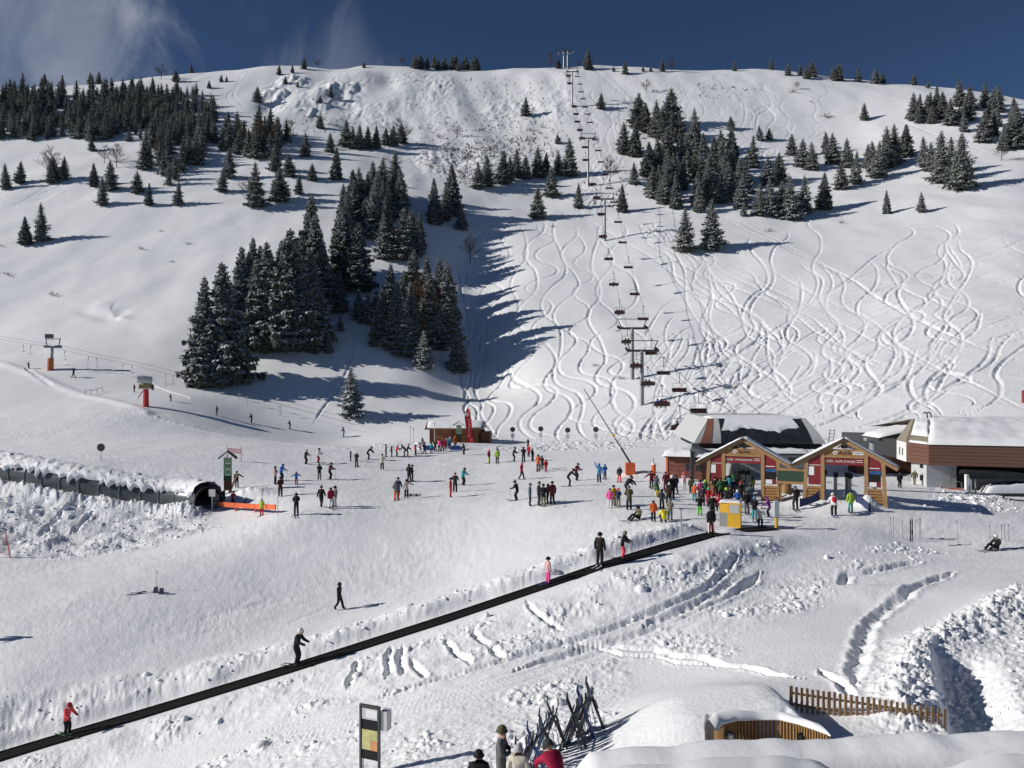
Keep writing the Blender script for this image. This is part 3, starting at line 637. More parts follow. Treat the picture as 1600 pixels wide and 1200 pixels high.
def bare_mesh(seed, twigmat, nl=26, spread=0.30, tw=9, shrub=False):
    r = random.Random(seed); wood = MB(); tips = MB()
    if not shrub: wood.tube([(0, 0, -0.03), (0.005, 0.0, 0.3), (0.01, 0.01, 0.65), (0.0, 0.01, 0.95)], [0.014, 0.011, 0.007, 0.002], 6)
    def twig(p, q, w):
        d = (q - p); s_ = d.cross(Vector((r.uniform(-1, 1), r.uniform(-1, 1), r.uniform(-1, 1)))).normalized() * w
        tips.add([p - s_, p + s_, q], [(0, 1, 2)])
    for k in range(nl):
        z = 0.0 if shrub else r.uniform(0.18, 0.92); a = r.uniform(0, 6.28)
        L = (r.uniform(0.6, 1.0) if shrub else spread * (1.08 - z) * r.uniform(0.8, 1.3) + 0.05); el = r.uniform(0.25, 1.25) if shrub else r.uniform(0.5, 1.0)
        p = Vector((0, 0, z)); d = Vector((math.cos(a) * math.cos(el), math.sin(a) * math.cos(el), math.sin(el)))
        q = p + d * L; w = 0.016 if shrub else 0.004
        wood.tube([p, (p + q) / 2 + Vector((0, 0, 0.05 * L)), q], [w, w * 0.6, w * 0.25], 4)
        for j in range(tw):
            f = r.uniform(0.3, 1.0); b = p + d * L * f
            e = Vector((d.x + r.uniform(-.8, .8), d.y + r.uniform(-.8, .8), d.z + r.uniform(-.5, .8))).normalized()
            twig(b, b + e * L * r.uniform(0.25, 0.5), 0.0035 if not shrub else 0.012)
            c = b + e * L * 0.2
            for m in range(2):
                e2 = (e + Vector((r.uniform(-.7, .7), r.uniform(-.7, .7), r.uniform(-.4, .7)))).normalized(); twig(c, c + e2 * L * r.uniform(0.15, 0.3), 0.0028 if not shrub else 0.010)
    return wood.mesh('trunk', BARK if not shrub else twigmat), tips.mesh('crown', twigmat, recalc=False)
BARE = [bare_mesh(1, TWIG, 34, 0.34, 12), bare_mesh(2, LARCH, 40, 0.26, 12), bare_mesh(3, TWIG, 30, 0.42, 12)]
SHRB = [bare_mesh(11, TWIG, 15, 1, 6, True), bare_mesh(12, TWIG, 12, 1, 8, True)]
def put_bare(p, H, var, label, group, wide=1.0):
    t = thing('bare_tree', label, 'tree', (p[0], p[1], p[2] - 0.1), random.uniform(0, 6.28), group, (H * wide, H * wide, H))
    obj('trunk', BARE[var][0], t); obj('crown', BARE[var][1], t)

def G(*a): return a
# explicitly placed spruces: group phrase -> (u, v of the foot, height in photo pixels)
SOLO = {
 'the two spruces standing at the far left edge': [(10, 296, 42), (31, 287, 37)],
 'the pair of spruces low on the smooth left slope': [(66, 377, 62), (40, 383, 46)],
 'the spruces around the bare birch on the left slope': [(84, 286, 44), (100, 281, 38)],
 'the loose spruces below the dense left forest': [(144, 236, 24), (147, 292, 38), (160, 321, 46), (174, 297, 48), (215, 302, 36), (232, 321, 36), (278, 321, 40)],
 'the spruces on the snow tongue right of the left forest': [(347, 300, 40), (358, 278, 50), (400, 323, 72), (437, 315, 56), (452, 276, 38), (466, 304, 35), (430, 267, 42), (477, 245, 40), (488, 282, 28), (525, 281, 52), (537, 310, 24)],
 'the lone spruce at the foot of the shaded slope': [(550, 651, 80)],
 'the spruces near the left end of the skyline': [(69, 131, 22), (141, 127, 20), (154, 128, 22), (275, 128, 20), (299, 113, 15)],
 'the small scattered spruces under the left skyline': [(346, 128, 12), (354, 128, 10), (327, 138, 13), (402, 160, 26), (436, 117, 17), (457, 114, 14), (475, 108, 20), (446, 131, 13), (465, 136, 10), (569, 106, 10)],
 'the spruces on the broken snow below the cornice': [(517, 152, 21), (500, 161, 13), (500, 201, 23)],
 'the close row of spruces in the middle of the skyline': [(648, 107, 24), (657, 107, 25), (668, 108, 20), (678, 107, 23), (684, 109, 18), (695, 109, 22), (706, 108, 24), (713, 107, 26), (716, 111, 16), (728, 108, 24), (741, 108, 26), (746, 109, 20)],
 'the row of spruces on the upper middle slope': [(541, 230, 44), (552, 232, 36), (562, 233, 40), (575, 233, 38), (588, 233, 38), (603, 227, 30), (614, 228, 34), (628, 224, 32), (516, 238, 32)],
 'the four spruces left of the open tracked run': [(680, 351, 74), (708, 338, 84), (720, 359, 40), (695, 345, 60)],
 'the spruces left of the lift above the open run': [(747, 295, 44), (762, 292, 52), (785, 288, 54), (797, 282, 40), (808, 278, 48), (822, 280, 40), (841, 278, 50), (853, 276, 38), (872, 274, 40), (890, 276, 62), (862, 308, 50), (904, 326, 42)],
 'the single big spruce left of the chairlift': [(840, 342, 54)],
 'the small lone spruces under the upper lift': [(821, 181, 30), (939, 171, 27), (872, 225, 17)],
 'the spruces beside the top lift tower on the skyline': [(919, 109, 33), (872, 107, 16), (959, 112, 9), (977, 116, 22), (1005, 112, 10), (1017, 112, 10), (1035, 112, 20)],
 'the tall spruce cluster at the head of the right-hand wood': [(975, 241, 52), (992, 245, 58), (997, 201, 58), (1010, 207, 48), (1025, 215, 60), (1035, 218, 50), (1047, 200, 66), (1050, 221, 48), (1062, 222, 50)],
 'the three spruces right beside the lift line': [(972, 332, 46), (991, 288, 36), (1017, 268, 40)],
 'the pair of spruces standing alone on the tracked snow': [(1071, 393, 70), (1113, 391, 80)],
 'the spruces at the right end of the skyline': [(1148, 111, 16), (1205, 109, 19), (1231, 118, 22), (1250, 117, 17), (1261, 123, 22), (1269, 120, 30), (1302, 126, 24), (1311, 126, 30), (1341, 128, 24), (1368, 131, 27), (1379, 130, 20), (1428, 133, 19), (1450, 138, 14), (1464, 141, 9)],
 'the lone spruces high on the right slope': [(1350, 188, 28), (1142, 203, 23), (1188, 220, 26), (1202, 219, 20)],
 'the loose spruces in the middle of the right slope': [(1237, 243, 36), (1252, 261, 46), (1269, 266, 46), (1292, 241, 38), (1302, 256, 50), (1324, 262, 48), (1315, 296, 42), (1337, 288, 54), (1355, 263, 40), (1364, 270, 52), (1372, 278, 58), (1386, 262, 66), (1397, 258, 66), (1415, 246, 54)],
 'the tall snowy spruces towards the right edge': [(1445, 261, 50), (1471, 286, 84), (1485, 272, 60), (1502, 297, 92), (1455, 268, 48)],
 'the two small spruces alone on the open right slope': [(1386, 334, 38), (1440, 332, 33)],
 'the spruces at the lower edge of the right-hand wood': [(1162, 338, 24), (1175, 262, 52), (1188, 337, 52), (1205, 338, 60), (1222, 336, 55), (1237, 343, 72), (1257, 334, 62), (1287, 328, 60), (1200, 290, 48), (1216, 286, 50)],
 'the spruces on the crest at the right edge': [(1500, 166, 46), (1515, 172, 40), (1540, 168, 40), (1558, 175, 44), (1506, 206, 34)],
 'the front trees of the big clump left of centre': [(318, 601, 172), (350, 601, 196), (334, 604, 112), (374, 541, 160), (391, 541, 152), (404, 546, 146), (424, 548, 148), (438, 548, 178), (458, 545, 192), (475, 548, 126), (492, 540, 150), (513, 552, 34), (508, 485, 110), (530, 488, 66), (532, 517, 27), (560, 456, 112)],
 'the right-hand half of the big clump left of centre': [(600, 541, 92), (619, 547, 112), (632, 557, 94), (662, 576, 62), (645, 548, 110), (672, 545, 120), (686, 546, 70), (700, 541, 136), (716, 582, 70), (609, 500, 90), (645, 480, 92), (688, 500, 100), (666, 500, 100), (562, 500, 50), (575, 506, 52), (628, 520, 100), (588, 500, 48)],
 'the trees above the gap in the big clump': [(600, 404, 74), (612, 405, 66), (628, 406, 84), (643, 400, 74), (654, 392, 62)],
}
FILL = [   # polygon of feet, count, height range, group phrase, spacing
 ([(330, 560), (430, 500), (480, 450), (530, 410), (545, 430), (510, 470), (490, 530), (360, 560)], 19, (110, 150), 'the inner trees of the big clump left of centre', 13),
 ([(530, 375), (560, 320), (640, 300), (655, 330), (600, 375)], 24, (56, 78), 'the dense trees at the top of the big clump', 11),
 ([(1005, 270), (1060, 235), (1160, 240), (1175, 300), (1165, 330), (1090, 336), (1010, 330)], 38, (50, 66), 'the dense right-hand wood beside the lift', 10),
 ([(1425, 192), (1430, 180), (1500, 178), (1520, 192), (1500, 197)], 13, (36, 46), 'the dense patch of spruces high on the right', 7),
 ([(1535, 225), (1545, 180), (1600, 180), (1640, 240), (1560, 245)], 20, (38, 54), 'the dense trees cut by the right picture edge', 9),
 ([(215, 268), (240, 225), (320, 220), (330, 245), (270, 290), (225, 290)], 30, (40, 52), None, 9),
 ([(345, 235), (350, 212), (450, 205), (460, 245), (400, 255)], 34, (36, 48), None, 8),
 ([(170, 152), (230, 140), (330, 150), (350, 175), (340, 185), (250, 160)], 20, (18, 28), None, 7),
]
def pip(x, y, P):
    c = False; n = len(P)
    for i in range(n):
        ax, ay = P[i]; bx, by = P[(i + 1) % n]
        if (ay > y) != (by > y) and x < (bx - ax) * (y - ay) / (by - ay) + ax: c = not c
    return c
def scatter(P, n, sp, r):
    xs = [p[0] for p in P]; ys = [p[1] for p in P]; out = []
    for k in range(n * 60):
        u = r.uniform(min(xs), max(xs)); v = r.uniform(min(ys), max(ys))
        if pip(u, v, P) and all(((u - a) ** 2 + (2.2 * (v - b)) ** 2) > sp * sp for a, b in out):
            out.append((u, v))
            if len(out) == n: break
    return out
rt = random.Random(5); NT = 0; EXTRA = []
for g, lst in SOLO.items():
    srt = sorted(lst)
    for (u, v, h) in lst:
        k = srt.index((u, v, h)); n = len(lst)
        p = ground(u, v); H = h * p.y / F
        if n == 1: lab = 'snow dusted spruce, ' + g
        elif n == 2: lab = ('left' if k == 0 else 'right') + ' of ' + g
        else: lab = ('leftmost' if k == 0 else 'rightmost' if k == n - 1 else ordinal(k) + ' from the left') + ' of ' + g
        var = rt.choice((0, 1, 2) if h > 85 else (3, 4, 5, 0, 7) if h > 30 else (3, 4, 6, 5))
        wide = rt.uniform(0.85, 1.15) if h > 100 else rt.uniform(0.9, 1.25)
        if g.startswith('the tall snowy') or (h < 30 and v > 480): var = 7
        if (u, v) == (550, 651): var, wide = 4, 1.0
        put_spruce(p, H, var, lab, g[4:], wide); NT += 1
for (P, n, hr, g, sp) in FILL:
    if g is None: EXTRA.append((P, n, sp, hr)); continue
    pts = sorted(scatter(P, n, sp, rt))
    for k, (u, v) in enumerate(pts):
        p = ground(u, v); h = rt.uniform(*hr) * rt.choice((1, 1, 1.12, 0.8)); H = h * p.y / F
        var = rt.choice((0, 1, 2)) if hr[0] > 85 else rt.choice((3, 5, 4, 5, 0))
        put_spruce(p, H, var, ('%s spruce from the left in ' % ordinal(k)) + g, g[4:], rt.uniform(0.85, 1.15) if hr[0] > 85 else rt.uniform(0.9, 1.2)); NT += 1
print('individual spruces', NT)
# the dense left forest: one mass of trees
fV = []; fF = []; sV = []; sF = []; bv = bs = 0
low = [spruce_arrays(300 + k, 13, (0.25, 0.21, 0.28, 0.23)[k], 0.42, 1.2, True, 1.5) for k in range(4)]
for (P, n, sp, hr) in EXTRA + [([(-90, 217), (-90, 160), (60, 150), (230, 152), (335, 180), (335, 225), (232, 222)], 430, 4.0, (22, 40)), ([(1005, 270), (1060, 235), (1160, 240), (1170, 290), (1090, 320), (1010, 310)], 14, 8, (46, 60))]:
    for (u, v) in scatter(P, n, sp, rt):
        p = ground(u, v); H = rt.uniform(*hr) * p.y / F; a, f, b, g = low[rt.randrange(4)]
        th = rt.uniform(0, 6.28); c_, s_ = math.cos(th), math.sin(th); M = np.array([[c_, -s_, 0], [s_, c_, 0], [0, 0, 1]])
        wd_ = rt.uniform(0.85, 1.2)
        fV.append(a @ M.T * H * np.array([wd_, wd_, 1]) + np.array(p) - [0, 0, 0.3]); fF.append(f + bv); bv += len(a)
        sV.append(b @ M.T * H * np.array([wd_, wd_, 1]) + np.array(p) - [0, 0, 0.3]); sF.append(g + bs); bs += len(b)
nA = sum(len(x) for x in fF)
me = np_mesh('spruce_forest', np.concatenate(fV + sV), np.concatenate([np.concatenate(fF), np.concatenate(sF) + bv]), [NEEDLE[0], SNOWT], np.concatenate([np.zeros(nA), np.ones(sum(len(x) for x in sF))]))
o = obj('spruce_forest', me); tag(o, 'dense dark spruce forest covering the upper left of the mountain', 'forest', kind='stuff')
print('forest tris', len(me.polygons))
# bare deciduous trees and larches
for k, (u, v, h, var, lab) in enumerate((
    (80, 285, 58, 0, 'tall bare birch behind two spruces on the left slope'), (163, 255, 30, 2, 'thin bare tree below the edge of the left forest'), (182, 262, 40, 2, 'spreading bare tree above the loose left spruces'),
    (252, 125, 26, 2, 'round bare tree on the skyline above the left forest'), (497, 107, 15, 2, 'round bare tree right of a dark spruce on the left skyline'), (629, 105, 20, 0, 'bare tree just left of the middle skyline spruces'),
    (859, 108, 28, 1, 'brown bare larch left of the top lift tower'), (1050, 113, 23, 2, 'brown bare tree on the skyline right of the lift'), (905, 107, 14, 2, 'low bare tree right of the top lift tower'),
    (388, 322, 48, 2, 'thin bare tree standing between the spruces of the snow tongue'), (628, 228, 44, 2, 'bare tree at the right end of the upper middle row'), (660, 548, 110, 1, 'brown bare larch in the right half of the big clump'),
    (676, 530, 90, 1, 'second brown larch among the dark spruces of the clump'), (650, 520, 96, 1, 'rear brown larch in the heart of the clump'), (735, 410, 46, 0, 'thin bare tree at the top of the shaded run'), (953, 285, 44, 0, 'bare birch beside the lift line'),
    (1010, 145, 22, 2, 'bare tree above the right-hand wood'), (730, 258, 26, 2, 'bare tree in the brush on the upper middle face'), (715, 215, 20, 2, 'bare grey tree beside the dark juniper on the upper face'), (430, 238, 46, 1, 'brown larch in the dark wood right of the left forest'),
    (405, 236, 50, 1, 'leftmost brown larch in the dark wood'), (380, 232, 46, 1, 'tall brown larch on the left of the dark wood'), (455, 226, 40, 1, 'rightmost brown larch of the dark wood'), (248, 250, 40, 1, 'brown larch at the corner of the left forest'),
    (1245, 140, 14, 2, 'small bare tree under the right skyline spruces'), (1565, 252, 30, 2, 'bare shrub-like tree below the right edge trees'), (500, 195, 20, 2, 'bare tree beside a spruce on the broken snow'))):
    p = ground(u, v); put_bare(p, h * p.y / F, var, lab, None, 1.15)
for k, (u, v, w, lab) in enumerate((
    (15, 431, 22, 'low grey shrub at the left picture edge'), (85, 462, 22, 'twiggy shrub poking through the smooth left snow'), (222, 390, 16, 'flat dark shrub in the upper left snow'), (250, 362, 12, 'small shrub high on the left snow'),
    (294, 382, 15, 'round shrub between the left slope and the clump'), (267, 410, 12, 'pale shrub left of the big clump'), (3, 385, 10, 'small dark shrub cut by the left edge'), (398, 377, 8, 'tiny shrub near the big clump top'),
    (930, 572, 16, 'small twiggy shrub left of the double tower'), (970, 592, 20, 'snow-caught shrub at the foot of the double tower'), (1292, 184, 26, 'wide dark shrub under the right skyline'), (1236, 145, 20, 'dark shrub near the right skyline bowl'),
    (1313, 349, 16, 'dark shrub below the right-hand spruces'), (1200, 362, 20, 'low shrub right of the lone pair of spruces'), (1115, 140, 14, 'brush on the upper right tracks'), (685, 216, 18, 'dark low juniper on the upper middle face'),
    (820, 305, 16, 'shrub left of the big spruce by the lift'), (862, 355, 14, 'low shrub below the big spruce by the lift'), (1145, 137, 10, 'second brush patch on the upper right tracks'), (1267, 160, 10, 'tiny brush in the right bowl'),
    (600, 250, 14, 'shrub below the upper middle row'), (965, 300, 18, 'dark brush right of the lift line'), (185, 292, 16, 'low brush under the loose left spruces'), (735, 232, 22, 'brown brush strip on the upper face'),
    (765, 236, 24, 'widest brown brush strip on the upper face'), (800, 222, 22, 'grey brush left of the upper lift'), (830, 205, 20, 'upper grey brush left of the lift'), (850, 200, 18, 'grey brush nearest the upper lift towers'), (700, 185, 12, 'small brush high on the rough face'), (755, 205, 18, 'pale brush on the rough face'))):
    p = ground(u, v); s_ = 0.5 * w * p.y / F
    t = thing('shrub', lab, 'shrub', (p.x, p.y, p.z - 0.05), random.uniform(0, 6), 'shrubs poking out of the snow', (s_, s_, s_ * 0.75))
    obj('stem', SHRB[k % 2][0], t); obj('twigs', SHRB[k % 2][1], t)

# dry brush and stalks sticking out of the steep upper face
bV = []; bF = []; rb = np.random.default_rng(23)
for (P, n) in (([(640, 200), (760, 175), (880, 190), (890, 230), (860, 260), (720, 290), (660, 260)], 520), ([(690, 225), (840, 215), (830, 245), (700, 250)], 260), ([(470, 180), (560, 190), (540, 215), (470, 205)], 90), ([(590, 120), (860, 125), (850, 170), (640, 170)], 120), ([(700, 270), (800, 255), (790, 285), (710, 290)], 120), ([(1080, 130), (1200, 140), (1180, 160), (1090, 155)], 40), ([(905, 290), (1000, 250), (1010, 280), (960, 330)], 60)):
    for k in range(n):
        while True:
            u = rb.uniform(min(p[0] for p in P), max(p[0] for p in P)); v = rb.uniform(min(p[1] for p in P), max(p[1] for p in P))
            if pip(u, v, P): break
        p = np.array(ground(u, v)); h = rb.uniform(0.4, 1.5) * (1.4 if rb.uniform() < 0.15 else 1)
        for j in range(9):
            a = rb.uniform(0, 6.28); d = np.array([math.cos(a) * rb.uniform(.1, .8), math.sin(a) * rb.uniform(.1, .8), rb.uniform(.5, 1.0)]) * h; sx = np.array([rb.uniform(.03, .08), rb.uniform(-.01, .01), 0])
            b = len(bV); bV += [p - sx - [0, 0, .1], p + sx - [0, 0, .1], p + d]; bF.append((b, b + 1, b + 2))
o = obj('brush', np_mesh('brush', np.array(bV), np.array(bF), [TWIG])); tag(o, 'dry grey-brown brush poking through the steep upper face', 'brush', kind='stuff')
# ------------------------------------------------------------------ materials for built things
WOOD = mat('golden_larch_wood', (0.36, 0.215, 0.10), 0.65, 0, 0.3, 5, 0.3, 0.3, stretch=(6, 6, 0.8))
WOOD2 = mat('log_wood', (0.34, 0.185, 0.075), 0.65, 0, 0.3, 5, 0.3, 0.3, stretch=(0.8, 6, 6))
BROWNW = mat('dark_brown_wood', (0.10, 0.042, 0.022), 0.7, 0, 0.35, 4, 0.3, 0.3, stretch=(1, 1, 5))
CLAD = mat('brown_cladding', (0.155, 0.075, 0.052), 0.55, 0.1, 0.12, 3)
REDP = mat('dark_red_panel', (0.21, 0.018, 0.022), 0.5, 0, 0.12, 3)
WHITE = mat('white_paint', (0.78, 0.78, 0.77), 0.5, 0, 0.04, 4)
STEEL = mat('galvanised_steel', (0.30, 0.31, 0.32), 0.5, 0.55, 0.15, 5)
DSTEEL = mat('dark_steel', (0.07, 0.075, 0.08), 0.55, 0.4, 0.2, 5)
BLACK = mat('black_rubber', (0.010, 0.010, 0.011), 0.9, 0, 0.3, 3, 0, 0.12)
GREY = mat('grey_paint', (0.30, 0.31, 0.30), 0.6, 0, 0.1, 2)
LGREY = mat('light_grey_panel', (0.50, 0.51, 0.51), 0.5, 0, 0.08, 2)
GLASSB = mat('dark_glazing', (0.03, 0.033, 0.036), 0.18, 0, 0.4, 1.2, 0, 0.6)
ORANGE = mat('orange_padding', (0.72, 0.13, 0.035), 0.6, 0, 0.12, 3)
REDM = mat('red_padding', (0.55, 0.02, 0.03), 0.55, 0, 0.12, 3)
YELLOW = mat('yellow_paint', (0.72, 0.42, 0.03), 0.5, 0, 0.08, 3)
GREENP = mat('pale_green_panel', (0.27, 0.42, 0.24), 0.55, 0, 0.08, 3)
DGREEN = mat('dark_green_panel', (0.03, 0.06, 0.035), 0.6, 0, 0.1, 3)
BLUE = mat('blue_tarpaulin', (0.03, 0.075, 0.28), 0.5, 0, 0.2, 3)
NAVY = mat('navy_mesh', (0.025, 0.035, 0.11), 0.7, 0, 0.2, 8)
POLY = mat('smoked_polycarbonate', (0.085, 0.095, 0.10), 0.22, 0, 0.3, 1.2, 0.15, 0.5)
SHING = mat('tan_shingles', (0.27, 0.235, 0.175), 0.8, 0, 0.15, 4)
TEAL = mat('blue_poster', (0.02, 0.09, 0.26), 0.4, 0, 0.5, 2.2)
MAPY = mat('piste_map_yellow', (0.52, 0.50, 0.22), 0.5, 0, 0.25, 6)
MAPO = mat('piste_map_orange', (0.60, 0.28, 0.12), 0.5, 0, 0.25, 6)
BLKP = mat('black_board', (0.013, 0.013, 0.014), 0.65, 0, 0.1, 3, 0, 0.25)
PINK = mat('pink_banner', (0.55, 0.36, 0.37), 0.7, 0, 0.15, 3)

def letters(text, size, m, parent, loc, rot=(R(90), 0, 0), align='CENTER', name='lettering', extr=0.006):
    cu = bpy.data.curves.new('txt', 'FONT'); cu.body = text; cu.size = size; cu.align_x = align; cu.align_y = 'CENTER'; cu.extrude = extr
    o = bpy.data.objects.new('txt', cu); C.objects.link(o); dg = bpy.context.evaluated_depsgraph_get()
    me = bpy.data.meshes.new_from_object(o.evaluated_get(dg)); bpy.data.objects.remove(o); bpy.data.curves.remove(cu)
    me.materials.clear(); me.materials.append(m)
    return obj(name, me, parent, loc, rot)

def snow_blob(name, w, d, h, seed, parent=None, loc=(0, 0, 0), rot=(0, 0, 0), nx=18, ny=12, lump=0.25, over=0.06, m=None):
    """soft slab of lying snow, w by d metres, h thick, with a rounded rim"""
    r = np.random.default_rng(seed); x = np.linspace(-1, 1, nx); y = np.linspace(-1, 1, ny); X, Y = np.meshgrid(x, y)
    rim = np.clip((1 - np.abs(X) ** 4) * (1 - np.abs(Y) ** 4), 0, 1) ** 0.35
    Z = h * rim * (1 + lump * (fbm(X * w / 1.1 + seed, Y * d / 1.1, seed, 3)))
    px_ = X * (w / 2 + over); py_ = Y * (d / 2 + over)
    top = np.stack([px_, py_, Z], -1); bot = np.stack([px_, py_, np.full_like(Z, -0.02)], -1)
    g = MB(); g.sheet([[tuple(p) for p in row] for row in top])
    ring = [(0, j) for j in range(nx)] + [(i, nx - 1) for i in range(1, ny)] + [(ny - 1, j) for j in range(nx - 2, -1, -1)] + [(i, 0) for i in range(ny - 2, 0, -1)]
    k = len(ring); g.add([top[a] for a in ring] + [bot[a] for a in ring], [(i, (i + 1) % k, k + (i + 1) % k, k + i) for i in range(k)] + [tuple(range(2 * k - 1, k - 1, -1))])
    return g.build(name, m or SNOWP, parent, True, loc, rot)

# ------------------------------------------------------------------ the open conveyor (magic carpet)
def resample(P, step):
    P = np.asarray(P, float); L = np.concatenate([[0], np.cumsum(np.linalg.norm(np.diff(P, axis=0), axis=1))])
    s = np.linspace(0, L[-1], int(L[-1] / step) + 2); return np.stack([np.interp(s, L, P[:, k]) for k in range(3)], 1)
cpath = resample(CARP, 0.8)
k7 = np.hanning(9)[1:-1]; k7 /= k7.sum()
for a in range(3): cpath[3:-3, a] = np.convolve(cpath[:, a], k7, 'valid')
tg = np.gradient(cpath, axis=0); tg /= np.linalg.norm(tg, axis=1)[:, None]; nm = np.stack([-tg[:, 1], tg[:, 0], 0 * tg[:, 0]], 1); nm /= np.linalg.norm(nm, axis=1)[:, None]
carpet = thing('conveyor_lift', 'long black magic carpet conveyor climbing across the foreground snow', 'conveyor', tuple(cpath[0]))
def strip(a, b, z0, z1, mt, name, parent, off):
    m = MB(); g = [[tuple(p + n * a + [0, 0, z0] - off), tuple(p + n * a + [0, 0, z1] - off), tuple(p + n * b + [0, 0, z1] - off), tuple(p + n * b + [0, 0, z0] - off)] for p, n in zip(cpath, nm)]
    m.sheet(g); return m.build(name, mt, parent)
strip(-0.37, 0.37, -0.05, 0.07, BLACK, 'belt', carpet, cpath[0])
for (a, b) in ((-0.45, -0.38), (0.38, 0.45)): strip(a, b, -0.05, 0.11, BLKP, 'side_rail', carpet, cpath[0])
for k in range(1, len(cpath) - 1, 3):
    p = Vector(cpath[k] - cpath[0]); n_ = Vector(nm[k]); MB().bar(p - n_ * 0.36 + Vector((0, 0, .075)), p + n_ * 0.36 + Vector((0, 0, .075)), 0.05, 0.010).build('belt_joint', BLKP, carpet)
# cabinet and posts at its upper end
g = ground(1143, 823)
t = thing('drive_cabinet', 'yellow and grey drive cabinet at the top of the black conveyor', 'cabinet', (g.x, g.y + 0.2, g.z), R(-20))
MB().box((-0.68, -0.5, -0.1), (-0.18, 0.5, 0.95)).build('grey_cover', GREY, t); MB().box((-0.178, -0.52, -0.1), (0.66, 0.5, 1.62)).build('yellow_cover', YELLOW, t)
MB().box((-0.68, -0.45, 0.952), (-0.18, 0.45, 1.56)).build('control_box', mat('amber_paint', (0.85, 0.48, 0.05), 0.5), t)
MB().box((-0.05, -0.535, 0.95), (0.55, -0.522, 1.5)).build('notice_panel', LGREY, t); snow_blob('snow', 1.3, 0.9, 0.10, 5, t, (0, 0, 1.62))
g = ground(1213, 827)
t = thing('control_post', 'thin post with yellow foot and grey control box beside the conveyor end', 'post', g)
MB().tube([(0, 0, -0.2), (0, 0, 0.75)], 0.11, 10).build('yellow_foot', YELLOW, t); MB().tube([(0, 0, 0.75), (0, 0, 2.0)], 0.05, 8).build('pole', STEEL, t)
MB().box((-0.16, -0.14, 0.8), (0.16, 0.14, 1.85)).build('control_box', LGREY, t)
g = ground(1064, 820); t = thing('marker_post', 'thin grey post behind the bank of the conveyor', 'post', g); MB().tube([(0, 0, -0.2), (0, 0, 1.0)], 0.04, 6).build('pole', STEEL, t); MB().box((-.12, -.03, .95), (.12, .03, 1.05)).build('cap', STEEL, t)

# ------------------------------------------------------------------ covered conveyor tunnel on the left
tp = []
for (u, v, d) in ((326, 798, 73.0), (306, 794, 75.0), (262, 790, 76.2), (200, 782, 76.5), (140, 772, 77), (80, 761, 78), (20, 750, 79.5), (-60, 735, 82)):
    x = (u - 800) / F * d; tp.append((x, d, CAMZ + (600 - v) / F * d))
tpath = resample(tp, 1.05); k5 = np.hanning(7)[1:-1]; k5 /= k5.sum()
for a in range(3): tpath[2:-2, a] = np.convolve(tpath[:, a], k5, 'valid')
ttg = np.gradient(tpath, axis=0); ttg[:, 2] = 0; ttg /= np.linalg.norm(ttg, axis=1)[:, None]; tnm = np.stack([-ttg[:, 1], ttg[:, 0], 0 * ttg[:, 0]], 1)
tun = thing('covered_conveyor', 'snow laden tunnel of smoked panels covering the left conveyor', 'tunnel', tuple(tpath[0]))
RT = 1.3; off0 = tpath[0]
def tring(i, rad, a): return tuple(tpath[i] + tnm[i] * rad * math.cos(a) + np.array([0, 0, 0.75 + max(-0.95, rad * math.sin(a) * 1.1)]) - off0)
angs = [R(-25 + 230 * j / 14) for j in range(15)]
step = 2
for i in range(0, len(tpath) - step, step):
    m = MB(); m.sheet([[tring(q, RT, a) for a in angs] for q in (i, i + step)]); m.build('panel', POLY, tun, True)
for i in range(0, len(tpath), step):
    m = MB(); m.tube([tring(i, RT + 0.03, a) for a in angs], 0.055, 5); m.build('rib', DSTEEL if i == 0 else mat('grey_rib', (0.2, 0.21, 0.22), 0.5), tun)
# snow lying over it with a ragged dripping edge
V = []; na = 26
fi = np.linspace(0.35, len(tpath) - 1, (len(tpath) - 3) * 4)
ip = lambda A, f: np.array([np.interp(f, np.arange(len(A)), A[:, k]) for k in range(A.shape[1])])
grid = []
for f in fi:
    p = ip(tpath, f); n = ip(tnm, f); row = []
    n1 = abs(pnoise(np.array([f * 0.55]), np.array([3.3]), 7)[0]); n2 = max(0, pnoise(np.array([f * 2.3]), np.array([9.1]), 8)[0])
    a0_ = R(40 - 22 * n1 - 62 * n2)
    for j in range(na):
        a = a0_ + (R(215) - a0_) * (j / (na - 1)) ** 1.15; edge = min(1, j / 2.0)
        th = 0.03 + 0.34 * edge * (0.45 + 1.1 * abs(fbm(np.array([f * 0.9]), np.array([j * 0.35]), 31, 3)[0]) + 0.5 * max(0, math.sin(a)))
        rad = RT + 0.04 + th
        row.append(tuple(p + n * rad * math.cos(a) + np.array([0, 0, 0.75 + max(-1.2, rad * math.sin(a) * 1.1)]) - off0))
    grid.append(row)
MB().sheet(grid).build('snow_cover', SNOWP, tun, True)
